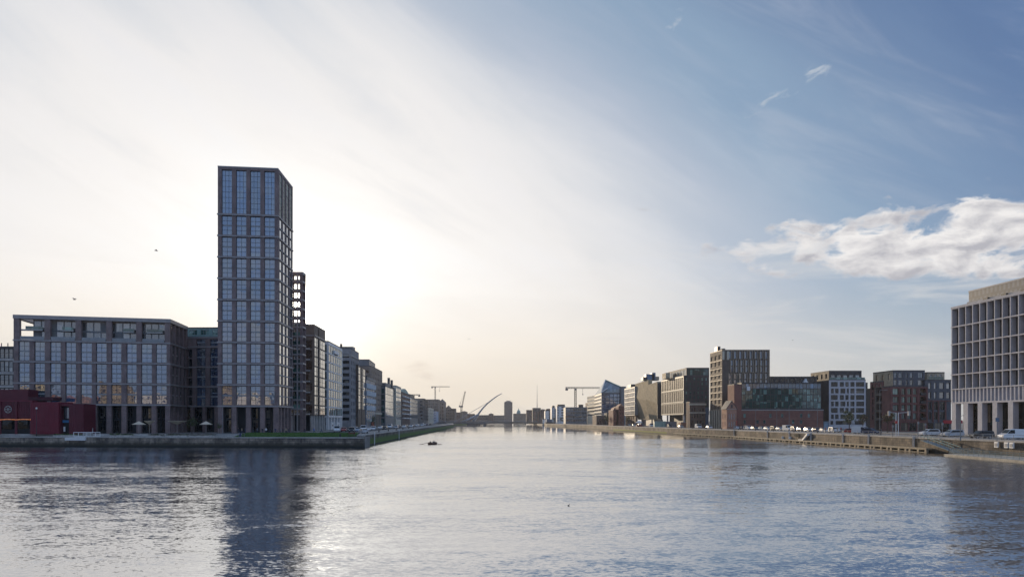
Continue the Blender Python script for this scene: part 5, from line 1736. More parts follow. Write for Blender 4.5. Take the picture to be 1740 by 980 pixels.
vb = Building('red_venue', 'oxblood red corrugated quayside venue at the left edge of the waterfront', 'building', (PX(0, YV), YV))
xs = [PX(p, YV) for p in (-60, 54.5, 57, 103.5, 143)]
mb = MB()
mb.box(xs[0], xs[1], YV, YV + 6, 7.6, 12.3, REDM)
ribbed(mb, xs[0], xs[1], YV, 7.7, 12.2, REDM)
vb.add(mb, 'wall')
vb.boxp('roof_trim', xs[0], xs[1] + .2, YV - .2, YV + 6, 12.303, 12.6, REDB)
for p in (-20, 1, 28.5, 54):
    vb.boxp('post', PX(p, YV) - .3, PX(p, YV) + .3, YV - .35, YV - .075, G, 12.3, REDM)
vb.boxp('terrace_back', xs[0], xs[1], YV + 2.5, YV + 6, G, 7.597, BLACK)
for k, (pa, pb) in enumerate(((2, 27), (30, 52))):
    vb.boxp('terrace_window', PX(pa, YV + 2.4), PX(pb, YV + 2.4), YV + 2.38, YV + 2.497, 4.6, 7.2, GLD)
mb = MB()
mb.box(xs[2] - .1, xs[3], YV - 1.0, YV + 5.5, G, 12.1, REDB)
ribbed(mb, xs[2] - .1, xs[3], YV - 1.0, G + .1, 12.0, REDB)
vb.add(mb, 'container_wall')
mb = MB()
mb.box(xs[3] + .02, PX(104.6, YV), YV - .3, YV + 5.5, G, 11.6, REDM)
mb.box(PX(118.5, YV), xs[4], YV - .3, YV + 5.5, G, 11.6, REDM)
mb.box(PX(104.6, YV), PX(118.5, YV), YV - .3, YV + 5.5, 11.0, 11.6, REDM)
ribbed(mb, PX(118.5, YV), xs[4], YV - .3, G + .1, 11.5, REDM)
vb.add(mb, 'end_wall')
vb.boxp('doorway', PX(104.6, YV) + .01, PX(118.5, YV) - .01, YV + 1.0, YV + 1.1, G, 10.99, BLACK)
vb.boxp('window', PX(107, YV), PX(117, YV), YV + .86, YV + .99, 7.6, 10.6, GLB)
vb.boxp('sign', PX(106, YV), PX(117.5, YV), YV + .1, YV + .25, 6.4, 7.1, mat('blue_sign', (.02, .12, .25), .5))
vb.boxp('poster', PX(105.5, YV), PX(108.5, YV), YV + .6, YV + .7, 3.9, 5.3, WHITE)
vb.boxp('upper_wall', xs[0], PX(50, YV + 2), YV + 1.5, YV + 5.8, 12.62, 15.7, REDM)
vb.boxp('upper_wall', PX(50, YV + 2) + .02, PX(92, YV + 2), YV + 1.5, YV + 5.4, 12.63, 13.6, mat('maroon_dark', (.06, .012, .018)))
mb = MB()
cx_, cz_ = PX(14.5, YV), 10.1
for k in range(14):
    t0, t1 = 2 * PI * k / 14, 2 * PI * (k + 1) / 14
    mb.bar((cx_ + .95 * math.cos(t0), YV - .2, cz_ + .95 * math.sin(t0)), (cx_ + .95 * math.cos(t1), YV - .2, cz_ + .95 * math.sin(t1)), .09, PALE)
for t in range(6):
    mb.bar((cx_, YV - .2, cz_), (cx_ + .9 * math.cos(t * PI / 3), YV - .2, cz_ + .9 * math.sin(t * PI / 3)), .07, PALE)
vb.add(mb, 'emblem')
vb.finish()

# string of warm bulbs over the terrace
bulb = bpy.data.materials.new('lit_bulb')
bulb.use_nodes = True
bp_ = bulb.node_tree.nodes['Principled BSDF']
bp_.inputs['Emission Color'].default_value = (1.0, 0.26, 0.08, 1)
bp_.inputs['Emission Strength'].default_value = 0.35
bp_.inputs['Base Color'].default_value = (1, .5, .2, 1)
root = empty('string_lights', (PX(0, YV), YV - 1.5, 7.3), 'orange lit string of bulbs sagging over the dark terrace of the red venue', 'string lights')
sp_ = [(PX(-30 + k * 2.2, YV - 1.5), YV - 1.5, 7.35 + 0.12 * abs(math.sin((-30 + k * 2.2) / 27 * PI))) for k in range(38)]
mb = MB()
for p, q in zip(sp_, sp_[1:]):
    mb.bar(p, q, 0.03, DARK)
mb.build('cable', root)
bmesh_ = None
for p in sp_[8:]:
    if bmesh_ is None:
        mb = MB()
        mb.tube([(0, 0, -.28), (0, 0, -.2), (0, 0, -.08), (0, 0, 0)], [.03, .11, .11, .03], bulb, 6)
        o = mb.build('bulb', root, local=True)
        bmesh_ = o.data
    else:
        o = bpy.data.objects.new('bulb', bmesh_)
        COL.objects.link(o)
        o.parent = root
    o.location = Vector(p) - Vector(root.location)


# ------------------------------------------------------------------ foliage
def leafy(mb, rnd, centre, rad, n, mats, size=0.28):
    cx, cy, cz = centre
    for _ in range(n):
        while True:
            v = Vector((rnd.uniform(-1, 1), rnd.uniform(-1, 1), rnd.uniform(-1, 1)))
            if 0.15 < v.length < 1: break
        v *= v.length ** -0.35 if v.length > .3 else 1
        p = Vector((cx + v.x * rad[0], cy + v.y * rad[1], cz + v.z * rad[2]))
        if mnoise.noise(p * 0.9) < -0.22: continue
        a = Vector((rnd.gauss(0, 1), rnd.gauss(0, 1), rnd.gauss(0, 1))).normalized() * size * rnd.uniform(.5, 1.2)
        b_ = a.cross(Vector((rnd.gauss(0, 1), rnd.gauss(0, 1), rnd.gauss(0, 1)))).normalized() * size * rnd.uniform(.4, .9)
        mb.face([p - a, p + b_, p + a, p - b_], mats[rnd.randrange(len(mats))])


LEAF = [mat('leaf_dark', (.035, .055, .02), .7, .3, 2), mat('leaf_mid', (.06, .085, .025), .7, .3, 2), mat('leaf_olive', (.09, .095, .035), .7, .3, 2)]
LEAFR = [mat('leaf_rust', (.12, .06, .03), .7, .3, 2), mat('leaf_brown', (.09, .06, .035), .7, .3, 2)]
BARK = mat('bark', (.09, .07, .055), .9, .25, 2)


def tree(px, Y, h, label, mats, seed, z=G, w=0.33, dens=500, x=None):
    rnd = random.Random(seed)
    x = PX(px, Y) if x is None else x
    root = empty('tree', (x, Y, z), label, 'tree', None)
    mb = MB()
    mb.tube([(x, Y, z), (x + .05, Y, z + h * .3), (x - .05, Y, z + h * .62), (x, Y, z + h * .9)], [h * .028, h * .02, h * .013, h * .004], BARK, 8)
    for k in range(9):
        t = .35 + .055 * k
        a = rnd.random() * 6.28
        mb.tube([(x, Y, z + h * t), (x + math.cos(a) * h * .12, Y + math.sin(a) * h * .12, z + h * (t + .1)), (x + math.cos(a) * h * .23, Y + math.sin(a) * h * .23, z + h * (t + .2))], [h * .01, h * .006, h * .002], BARK, 5)
    mb.build('trunk', root)
    mb = MB()
    for k in range(7):
        a = rnd.random() * 6.28
        r = h * .13 * rnd.random() ** .5
        leafy(mb, rnd, (x + math.cos(a) * r, Y + math.sin(a) * r, z + h * rnd.uniform(.5, .82)), (h * w * .55, h * w * .55, h * .18), dens // 7, mats, h * .035)
    mb.build('crown', root)


tree(326, 203.5, 5.2, 'small leafy shrub tree before the recessed link block', LEAF, 2)
tree(373, 202, 3.4, 'low bright bush tree at the foot of the tower, left corner', LEAF, 3)
tree(1443, 232, 7.5, 'thin young tree on the right quay before the white grid block', LEAF[1:], 4)
tree(1466, 228, 6.5, 'sparse young tree right of the white grid block doorway', LEAF[1:] + LEAFR, 5)
tree(1508, 218, 7.0, 'young tree in front of the plum brick apartments, left end', LEAF[1:] + LEAFR, 6)
tree(1066, 470, 7.0, 'small round tree on the far right quay under the pale glass block', LEAF, 7, dens=350)
tree(1032, 520, 8.0, 'dark tree beside the brick gabled pair on the right quay', LEAF, 8, dens=350)
tree(942, 830, 9.0, 'dark tree near the bridge end of the right quay', LEAF, 9, dens=300)
tree(953, 800, 8.0, 'dark tree before the taller white curved apartments', LEAF, 10, dens=300)
tree(636, 300, 6.0, 'small dark street tree on the left quay road', LEAF, 11, dens=300)


def hedge(pa, pb, wy, z1, mats, label, seed):
    Y = lambda p: LF[0][1] + (LF[1][1] - LF[0][1]) * (p - 610) / (0 - 610) * 1.0
    rnd = random.Random(seed)
    ta, tb = lf_px(pa), lf_px(pb)
    q = onLF(ta, tb, 3.4, 4.9)
    root = empty('planter', (q[0][0], q[0][1], GQ), label, 'planter')
    mb = MB()
    mb.prism(onLF(tb, ta, 3.2, 5.1)[::-1] if False else [q[3], q[0], q[1], q[2]], GQ, GQ + .38, COPE)
    mb.build('planter_box', root)
    mb = MB()
    n = int(abs(ta - tb) * 55)
    for _ in range(n):
        a, b_ = rnd.random(), rnd.random()
        x = q[0][0] + (q[3][0] - q[0][0]) * a + (q[1][0] - q[0][0]) * b_
        y = q[0][1] + (q[3][1] - q[0][1]) * a + (q[1][1] - q[0][1]) * b_
        hz = GQ + .36 + rnd.random() ** .7 * (z1 - .36) * (.55 + .9 * abs(mnoise.noise(Vector((x * .5, y * .5, seed)))))
        t = rnd.random() * 6.28
        s_ = rnd.uniform(.08, .2)
        c, d = Vector((math.cos(t), math.sin(t), rnd.uniform(-.6, .6))) * s_, Vector((-math.sin(t), math.cos(t), rnd.uniform(-1, 1))) * s_
        p = Vector((x, y, hz))
        mb.face([p - c, p + d, p + c, p - d], mats[rnd.randrange(len(mats))])
    mb.build('shrubs', root)


LG = [mat('leaf_lime', (.11, .16, .03), .7, .3, 2)] + LEAF[1:]
hedge(74, 120, 1, .75, LG, 'long low green planter on the quay before the red venue', 1)
hedge(170, 209, 1, .75, LG, 'low green planter right of the white gangway', 2)
hedge(238, 262, 1, .7, LEAF + LEAFR, 'dark planter on the quay below the cream parasols', 3)
hedge(268, 306, 1, .75, LG + LEAFR, 'lime and rust coloured planter below the funnel parasol', 4)
hedge(308, 352, 1, .7, LEAFR + LEAF, 'rust coloured planter before the recessed link block', 5)

# ------------------------------------------------------------------ parasols
CANV = mat('canvas_cream', (.62, .52, .38), .8, .1, 1)


def parasol(px, Y, label, kind, w=2.4):
    x = PX(px, Y)
    root = empty('parasol', (x, Y, G), label, 'parasol', 'cream parasols on the left terrace')
    mb = MB(); mb.tube([(x, Y, G), (x, Y, G + (3.0 if kind else 3.1))], .05, PALE, 6); mb.tube([(x, Y, G), (x, Y, G + .1)], .35, DARK, 8); mb.build('pole', root)
    mb = MB()
    c, r = (x, Y, G + (2.6 if kind == 2 else 3.6)), []
    zr_ = G + (3.7 if kind == 2 else 2.7)
    for k in range(8):
        a = k * PI / 4 + .2
        r.append((x + w * math.cos(a), Y + w * math.sin(a), zr_))
    vs = [c] + r + [(c[0], c[1], c[2] + (-.06))] + [(p[0], p[1], p[2] - .06) for p in r]
    fs = []
    for k in range(8):
        n = (k + 1) % 8
        fs += [(0, 1 + k, 1 + n), (9, 10 + n, 10 + k), (1 + k, 10 + k, 10 + n, 1 + n)]
    mb.poly(vs, fs, CANV)
    mb.build('canopy', root)


parasol(236, 201, 'cream pointed parasol left of the parasol group, before the low brick block', 1, 1.9)
parasol(254, 203, 'smaller rust-tinged cream parasol, middle of the parasol group', 2, 1.5)
parasol(301, 203, 'wide funnel-shaped cream parasol by the corner of the low brick block', 2, 2.6)
parasol(350, 204, 'low cream parasol under the recessed link block', 1, 1.8)


# ------------------------------------------------------------------ people
SKIN = mat('skin', (.42, .26, .19), .6, .05, 4)
HAIR = mat('hair_dark', (.03, .022, .018), .6, .1, 8)
PM = {}


def person_mesh(pose, coat, legs):
    key = (pose, coat.name, legs.name)
    if key in PM: return PM[key]
    if pose == 'sit':
        J = [((0, 0, .10), .15, None), ((0, .02, .36), .14, 0), ((0, .0, .56), .065, 1), ((0, .0, .74), .105, 2),
             ((.2, 0, .5), .06, 1), ((.24, -.22, .32), .045, 4), ((.2, -.42, .38), .035, 5), ((-.2, 0, .5), .06, 1), ((-.24, -.22, .32), .045, 7), ((-.2, -.42, .38), .035, 8),
             ((.11, -.05, .08), .09, 0), ((.13, -.46, .16), .065, 10), ((.13, -.55, -.22), .045, 11), ((-.11, -.05, .08), .09, 0), ((-.13, -.46, .16), .065, 13), ((-.13, -.55, -.22), .045, 14)]
        zl, zh, zk = 0.14, 0.60, .80
    else:
        st = .0 if pose == 'stand' else .26
        J = [((0, 0, .95), .15, None), ((0, 0, 1.28), .16, 0), ((0, 0, 1.49), .06, 1), ((0, 0, 1.66), .10, 2),
             ((.2, 0, 1.42), .065, 1), ((.26, st * .7, 1.14), .048, 4), ((.26, -.06 + st, .88), .035, 5), ((-.2, 0, 1.42), .065, 1), ((-.26, -st * .7, 1.14), .048, 7), ((-.26, -.06 - st, .88), .035, 8),
             ((.10, 0, .88), .095, 0), ((.11, -st - .02, .48), .068, 10), ((.11, -st * .9 + .04, .07), .048, 11), ((.11, -st - .14, .04), .04, 12),
             ((-.10, 0, .88), .095, 0), ((-.11, st * .5, .48), .068, 14), ((-.11, st * 1.5 + .04, .09), .048, 15), ((-.11, st * 1.4 - .12, .04), .04, 16)]
        zl, zh, zk = .86, 1.5, 1.71
    me = bpy.data.meshes.new('person_tmp')
    me.from_pydata([j[0] for j in J], [(i, j[2]) for i, j in enumerate(J) if j[2] is not None], [])
    o = bpy.data.objects.new('person_tmp', me)
    COL.objects.link(o)
    sk = o.modifiers.new('skin', 'SKIN')
    for i, j in enumerate(J):
        me.skin_vertices[0].data[i].radius = (j[1], j[1] * .85)
    me.skin_vertices[0].data[0].use_root = True
    sb = o.modifiers.new('sub', 'SUBSURF')
    sb.levels = 1
    dg = bpy.context.evaluated_depsgraph_get()
    r = bpy.data.meshes.new_from_object(o.evaluated_get(dg))
    bpy.data.objects.remove(o)
    r.materials.clear()
    for m in (coat, legs, SKIN, HAIR): r.materials.append(m)
    for p in r.polygons:
        c = p.center
        hand = abs(c.x) > .17 and (c.z < .93 if pose != 'sit' else c.y < -.38)
        p.material_index = 3 if c.z > zk or (c.z > zh + .04 and c.y > .02) else 2 if c.z > zh or (hand and abs(c.x) > .17) else 1 if c.z < zl else 0
        p.use_smooth = True
    PM[key] = r
    return r


COATS = {'black': mat('coat_black', (.02, .02, .024), .8), 'navy': mat('coat_navy', (.03, .045, .10), .8), 'red': mat('coat_red', (.30, .03, .03), .8), 'grey': mat('coat_grey', (.18, .18, .19), .8), 'beige': mat('coat_beige', (.40, .31, .21), .8), 'white': mat('coat_white', (.65, .64, .62), .8), 'blue': mat('coat_blue', (.03, .10, .40), .8)}
JEANS = mat('jeans', (.04, .055, .09), .85)
TROU = mat('dark_trousers', (.025, .025, .028), .85)
people = []


def person(x, y, z, pose, coat, rot, label, group=None, legs=JEANS):
    o = bpy.data.objects.new('person', person_mesh(pose, COATS[coat], legs))
    COL.objects.link(o)
    o.location = (x, y, z)
    o.rotation_euler = (0, 0, rot)
    tag(o, label, 'person', group)
    return o


rnd = random.Random(5)
grpR = [(1383, 226), (1387, 221), (1393, 219), (1398.5, 217), (1403, 220), (1410, 213), (1416, 215), (1423, 212), (1429, 216)]
cl = ['black', 'grey', 'beige', 'black', 'red', 'navy', 'black', 'beige', 'red']
for i, (p, Y) in enumerate(grpR):
    person(PX(p, Y), Y, G + .12, 'walk' if i % 3 == 0 else 'stand', cl[i], rnd.uniform(-2, 2), f'person in a {cl[i]} coat, {ORD[i]} from the left of the group beyond the white steps', 'people standing on the right quay')
person(PX(1495, 176), 176, G + .12, 'walk', 'black', 1.6, 'person in black walking alone past the tall lamp post on the right quay', None, TROU)
person(PX(1497.5, 178), 178, G + .12, 'stand', 'navy', 1.2, 'person in navy beside the lone walker on the right quay')
person(PX(1265, 284), 284, G + .12, 'stand', 'black', .4, 'tall dark-coated person before the left end of the brick warehouse', None, TROU)
grpL = [(405, 203), (411, 202), (417, 204), (430, 203), (437, 204), (446, 203), (452, 205), (459, 204), (468, 203), (476, 203), (481, 205), (486, 204), (491, 204)]
cl = ['black', 'beige', 'navy', 'black', 'grey', 'black', 'white', 'black', 'navy', 'grey', 'black', 'beige', 'black']
for i, (p, Y) in enumerate(grpL):
    person(PX(p, Y), Y, G + .02, 'stand' if i % 4 else 'walk', cl[i], rnd.uniform(-2, 2), f'person in a {cl[i]} coat at the foot of the tower, {ORD[i]} from the left', 'people at the foot of the tower')
for i, (p, Y, c) in enumerate(((533.5, 202, 'blue'), (518, 206, 'black'), (546, 212, 'grey'))):
    person(PX(p, Y), Y, G + .02, 'walk', c, 1.5, ('person in bright blue walking on the path behind the lawn', 'person in black on the path below the balcony stack', 'person in grey near the parked cars behind the lawn')[i])

# rowing boat with two rowers
xb_, yb_ = PX(735, 206), 206.0
root = empty('rowing_boat', (xb_, yb_, 0), 'small dark rowing boat with oars out on the open water', 'rowing boat')
BW = mat('boat_wood', (.10, .035, .018), .5, .2, 1)
mb = MB()
sec = []
ha = 1.25    # heading from +X
for t in range(9):
    u = -3.0 + 6.0 * t / 8
    w = .78 * (1 - (abs(u) / 3.25) ** 2.2)
    zz = .48 + .20 * (abs(u) / 3) ** 2
    sec.append([(u, -w, zz), (u, -w * .75, .12), (u, 0, -.12), (u, w * .75, .12), (u, w, zz), (u, w * .86, zz), (u, w * .62, .18), (u, 0, .05), (u, -w * .62, .18), (u, -w * .86, zz)])
vs, fs = [], []
for s_ in sec:
    for (u, w, z) in s_:
        vs.append((xb_ + u * math.cos(ha) - w * math.sin(ha), yb_ + u * math.sin(ha) + w * math.cos(ha), z))
for i in range(8):
    for j in range(10):
        fs.append((i * 10 + j, i * 10 + (j + 1) % 10, (i + 1) * 10 + (j + 1) % 10, (i + 1) * 10 + j))
fs += [tuple(range(10)), tuple(reversed(range(80, 90)))]
mb.poly(vs, fs, BW)
mb.build('hull', root)


def bl(u, w, z): return (xb_ + u * math.cos(ha) - w * math.sin(ha), yb_ + u * math.sin(ha) + w * math.cos(ha), z)


for u in (-1.3, 0.2, 1.5):
    mb = MB()
    mb.hexa([bl(u - .15, -.55, .3), bl(u + .15, -.55, .3), bl(u + .15, .55, .3), bl(u - .15, .55, .3)], [bl(u - .15, -.55, .36), bl(u + .15, -.55, .36), bl(u + .15, .55, .36), bl(u - .15, .55, .36)], BW)
    mb.build('seat', root)
for u, sd_ in ((-1.75, 1), (-1.75, -1), (-.25, 1), (-.25, -1)):
    mb = MB()
    mb.bar(bl(u, sd_ * .25, .72), bl(u - .3, sd_ * 2.7, .12), .035, BW, 6)
    mb.bar(bl(u - .3, sd_ * 2.7, .12), bl(u - .33, sd_ * 3.1, .04), .09, BW, 4)
    mb.build('oar', root)
ro = person(*bl(-1.3, .1, .36)[:2], .36, 'sit', 'black', ha + PI / 2 + PI, 'dark-clothed rower on the near bench of the rowing boat', None, TROU)
ro = person(*bl(0.2, -.1, .36)[:2], .36, 'sit', 'navy', ha + PI / 2 + PI, 'navy-clothed rower on the middle bench of the rowing boat', None, TROU)
ro = person(*bl(1.5, .1, .36)[:2], .36, 'sit', 'grey', ha + PI / 2, 'grey-clothed passenger at the far end of the rowing boat', None, TROU)
# ripple trail is left to the water itself


# ------------------------------------------------------------------ birds
BIRD = mat('bird_grey', (.10, .10, .10), .8, .2, 3)


def bird(px, py, Y, sc_, bank, label, dip=.35):
    mb = MB()
    mb.tube([(-.32, 0, 0), (-.18, 0, .02), (.0, 0, .03), (.2, 0, .02), (.3, 0, .03), (.4, 0, .0)], [.02, .06, .08, .06, .045, .005], BIRD, 8)
    for s_ in (-1, 1):
        mb.poly([(.1, 0, .05), (-.1, 0, .05), (.14, s_ * .3, .05 + dip * .55), (-.08, s_ * .3, .04 + dip * .55), (.0, s_ * .68, .05 + dip * .25), (-.1, s_ * .66, .04 + dip * .25),
                 (.1, 0, .02), (-.1, 0, .02), (.14, s_ * .3, .03 + dip * .55), (-.08, s_ * .3, .025 + dip * .55), (.0, s_ * .68, .035 + dip * .25), (-.1, s_ * .66, .03 + dip * .25)],
                [(0, 2, 3, 1), (2, 4, 5, 3), (6, 7, 9, 8), (8, 9, 11, 10), (0, 6, 8, 2), (2, 8, 10, 4), (1, 3, 9, 7), (3, 5, 11, 9), (4, 10, 11, 5)], BIRD)
    o = mb.build('bird', None, loc=(0, 0, 0))
    o.location = (PX(px, Y), Y, PZ(py, Y))
    o.rotation_euler = bank
    o.scale = (sc_,) * 3
    tag(o, label, 'bird')


bird(265, 426, 150, 1.1, (0.1, 0.1, 0.5), 'gull flying in the pale sky left of the tower top')
bird(126, 509, 165, 1.1, (0.2, 0, 1.2), 'gull with bent wings above the low brick block', .5)
bird(797, 576, 330, 1.1, (0, 0.1, 0.9), 'tiny bird in the pale sky over the river centre')
bird(1347, 578, 330, 1.0, (0, 0.1, 0.4), 'tiny bird over the glass-topped warehouse')
mb = MB()
mb.tube([(-.2, 0, .06), (-.1, 0, .1), (.05, 0, .1), (.14, 0, .12), (.17, 0, .24), (.24, 0, .26), (.3, 0, .25)], [.01, .08, .09, .05, .035, .045, .012], BIRD, 8)
o = mb.build('duck', None, loc=(0, 0, 0), smooth=True)
o.scale = (.5, .5, .5)
o.location = (PX(966, 58), 58, 0)
o.rotation_euler = (0, 0, 0.4)
tag(o, 'small dark duck afloat alone on the rippled water', 'duck')


# ------------------------------------------------------------------ cars and vans
TYRE = mat('tyre', (.02, .02, .02), .9, .1, 3)
RIM = mat('rim', (.35, .35, .36), .35, .05, 3, metal=.8)
LAMP = mat('headlamp', (.6, .6, .58), .15, .05, 3)
TAIL = mat('tail_lamp', (.30, .01, .01), .3, .05, 3)
CARGL = glass('car_glass', (.01, .012, .014), 1.3, .03, .05, (.02, .02, .02), 0)
PAINTS = {'white': (.72, .72, .71), 'silver': (.42, .43, .44), 'black': (.015, .015, .017), 'dark blue': (.02, .035, .09), 'red': (.32, .02, .02), 'grey': (.12, .125, .13), 'pale blue': (.22, .30, .38)}
CARM = {}


def car_proto(kind, colour):
    """length along +X, nose at +X"""
    key = (kind, colour)
    if key in CARM: return copy_tree(CARM[key])
    p = mat('paint_' + colour.replace(' ', '_'), PAINTS[colour], .22, .03, 1, metal=0.0, ior=1.6)
    if kind == 'van':
        prof = [(-2.5, .35), (-2.52, .9), (-2.45, 2.0), (-2.3, 2.12), (0.9, 2.12), (1.1, 2.05), (1.85, 1.25), (2.5, 1.0), (2.58, .6), (2.5, .32)]
        gl = [[(1.16, 1.95), (1.8, 1.27), (.35, 1.27), (.35, 1.95)]]
        hw, top = .95, .90
    elif kind == 'suv':
        prof = [(-2.25, .38), (-2.3, .9), (-2.15, 1.55), (-1.85, 1.68), (0.3, 1.70), (0.55, 1.64), (1.25, 1.12), (2.1, 1.0), (2.28, .7), (2.22, .36)]
        gl = [[(-1.95, 1.16), (-1.8, 1.55), (.42, 1.58), (1.05, 1.14)]]
        hw, top = .92, .78
    else:
        prof = [(-2.05, .32), (-2.1, .8), (-1.95, 1.02), (-1.45, 1.42), (-1.0, 1.47), (0.2, 1.46), (0.45, 1.40), (1.15, .98), (1.95, .84), (2.12, .6), (2.08, .30)]
        gl = [[(-1.55, 1.02), (-1.2, 1.36), (.32, 1.37), (.98, 1.0)]]
        hw, top = .87, .70
    root = bpy.data.objects.new('parked_van' if kind == 'van' else 'parked_car', None)
    COL.objects.link(root)
    mb = MB()
    n = len(prof)
    zm = max(z for x, z in prof)

    def wd(z): return hw if z < 1.0 else hw + (top - hw) * (z - 1.0) / (zm - 1.0)
    L_ = [(x, wd(z), z) for x, z in prof]
    R_ = [(x, -wd(z), z) for x, z in prof]
    mb.poly(L_ + R_, [tuple(range(n)), tuple(reversed(range(n, 2 * n)))] + [(i, n + i, n + (i + 1) % n, (i + 1) % n) for i in range(n)], p)
    b = mb.build('body', root, local=True)
    bv = b.modifiers.new('bevel', 'BEVEL'); bv.width = .05; bv.segments = 2
    for s_ in (1, -1):
        mb = MB()
        q = [(x, s_ * (wd(z) + .008), z) for x, z in gl[0]]
        mb.face(q if s_ < 0 else q[::-1], CARGL)
        mb.face([(x, y - s_ * .02, z) for x, y, z in (q if s_ > 0 else q[::-1])], CARGL)
        mb.build('side_window', root, local=True)
    # windscreen and rear glass
    def glass_between(a, b_, nm, inset=.1):
        mb = MB()
        (x0, z0), (x1, z1) = a, b_
        dx_, dz_ = z1 - z0, -(x1 - x0)
        l = math.hypot(dx_, dz_) or 1
        ox, oz = dx_ / l * .015, dz_ / l * .015
        if ox * (1 if x0 > 0 else -1) < 0: ox, oz = -ox, -oz
        mb.face([(x0 + ox, wd(z0) - inset, z0 + oz), (x0 + ox, -wd(z0) + inset, z0 + oz), (x1 + ox, -wd(z1) + inset, z1 + oz), (x1 + ox, wd(z1) - inset, z1 + oz)], CARGL)
        mb.build(nm, root, local=True)
    if kind == 'van':
        glass_between((1.82, 1.29), (1.14, 2.0), 'windscreen')
    elif kind == 'suv':
        glass_between((1.2, 1.16), (.6, 1.6), 'windscreen'); glass_between((-2.23, 1.2), (-2.17, 1.5), 'rear_window')
    else:
        glass_between((1.1, 1.02), (.5, 1.37), 'windscreen'); glass_between((-1.9, 1.07), (-1.5, 1.38), 'rear_window')
    xe = [x for x, z in prof if z < .75]
    for s_ in (1, -1):
        mb = MB(); mb.box(max(xe) - .16, max(xe) + .015, s_ * hw * .72 - .17, s_ * hw * .72 + .17, .62, .78, LAMP); mb.build('headlight', root, local=True)
        mb = MB(); mb.box(min(xe) - .03, min(xe) + .14, s_ * hw * .8 - .10, s_ * hw * .8 + .10, .72, .95, TAIL); mb.build('tail_light', root, local=True)
    for x in ((-1.5, 1.6) if kind == 'van' else (-1.3, 1.35)):
        for s_ in (1, -1):
            w = bpy.data.objects.new('wheel', WHEEL[0]); COL.objects.link(w); w.parent = root
            w.location = (x, s_ * (hw - .12), .33); w.rotation_euler = (0, 0, 0 if s_ > 0 else PI)
            r_ = bpy.data.objects.new('rim', WHEEL[1]); COL.objects.link(r_); r_.parent = w
    CARM[key] = root
    return root


mb = MB(); mb.tube([(0, -.11, 0), (0, -.1, 0), (0, .1, 0), (0, .11, 0)], [.28, .33, .33, .28], TYRE, 14)
mw = mb.build('wheel', None); WHEEL = [mw.data]; bpy.data.objects.remove(mw)
mb = MB(); mb.tube([(0, .08, 0), (0, .125, 0)], [.2, .19], RIM, 10)
mw = mb.build('rim', None); WHEEL.append(mw.data); bpy.data.objects.remove(mw)


def car(kind, colour, x, y, rot, label, group, z=G + .004):
    o = car_proto(kind, colour)
    o.location = (x, y, z)
    o.rotation_euler = (0, 0, rot)
    cat = 'van' if kind == 'van' else 'car'
    return tag(o, label, cat, group)


KN = {'van': 'van', 'suv': 'tall estate car', 'hatch': 'hatchback'}
gR = 'cars parked along the right quay'
rowc = [('hatch', 'white'), ('hatch', 'dark blue'), ('suv', 'white'), ('hatch', 'grey'), ('hatch', 'pale blue'), ('hatch', 'white'), ('suv', 'black'), ('hatch', 'silver'), ('van', 'white'), ('suv', 'dark blue'), ('hatch', 'black'), ('hatch', 'silver'), ('hatch', 'dark blue'), ('hatch', 'white'), ('suv', 'white')]
for i, (k, c) in enumerate(rowc):
    Y = 297 - i * 5.6
    car(k, c, RX(Y, 10.6 + rnd.uniform(-.3, .3)), Y, heading(RB, Y) + PI + rnd.uniform(-.05, .05), f'{c} {KN[k]} before the brick warehouse, {ORD[i]} from the left', gR)
for i, (k, c, off) in enumerate((('hatch', 'red', 13), ('van', 'white', 13), ('suv', 'dark blue', 12.6))):
    Y = (206, 199, 192)[i]
    car(k, c, PX((1448, 1464, 1479)[i], Y), Y, heading(RB, Y) + PI + .5, ('small red hatchback parked left of the white van', 'white van parked between a red and a blue car', 'dark blue estate car parked right of the white van')[i] + ', before the white grid block', gR)
for k, c, p, Y, r, lab in (('suv', 'white', 1579, 172, PI + .1, 'white tall car side-on before the plum brick apartments, left of the near cars'), ('suv', 'black', 1594, 176, PI, 'black tall car tucked behind the white one before the navy wing'),
                           ('suv', 'silver', 1618, 161, PI + .05, 'silver estate car side-on at the corner of the stone office'), ('suv', 'black', 1667, 147, PI + .02, 'black tall car side-on before the stone office columns'), ('van', 'white', 1722, 139, PI, 'nearest white van side-on at the right edge')):
    car(k, c, PX(p, Y), Y, r, lab, gR)
farc = [('hatch', 'white'), ('van', 'white'), ('hatch', 'silver'), ('suv', 'black'), ('hatch', 'white'), ('hatch', 'red'), ('van', 'white'), ('hatch', 'white'), ('suv', 'dark blue'), ('hatch', 'white'), ('hatch', 'silver'), ('hatch', 'white'), ('hatch', 'white'), ('van', 'white'), ('hatch', 'silver'), ('hatch', 'white'), ('hatch', 'white'), ('hatch', 'white')]
for i, (k, c) in enumerate(farc):
    Y = 322 + i * 17 + rnd.uniform(-2, 2)
    car(k, c, RX(Y, 6.5 + rnd.uniform(0, 6)), Y, heading(RB, Y) + PI, f'distant {c} {KN[k]} on the far right quay, {ORD[i]} upstream from the hotel', gR)
gL = 'cars parked along the left quay'
car('hatch', 'silver', PX(617, 203), 203, heading(LB, 210) + .5, 'silver hatchback parked nearest the corner of the left quay', gL)
leftc = [('suv', 'black'), ('van', 'white'), ('hatch', 'pale blue'), ('hatch', 'red'), ('van', 'white'), ('hatch', 'black'), ('hatch', 'white'), ('hatch', 'white'), ('suv', 'white'), ('hatch', 'black')]
for i, (k, c) in enumerate(leftc):
    Y = 226 + i * 5.5
    car(k, c, LX(Y, 16.3 if i % 2 else 10.5), Y, heading(LB, Y) + PI + .15, f'{c} {KN[k]} on the left quay road, {ORD[i]} beyond the lawn', gL)
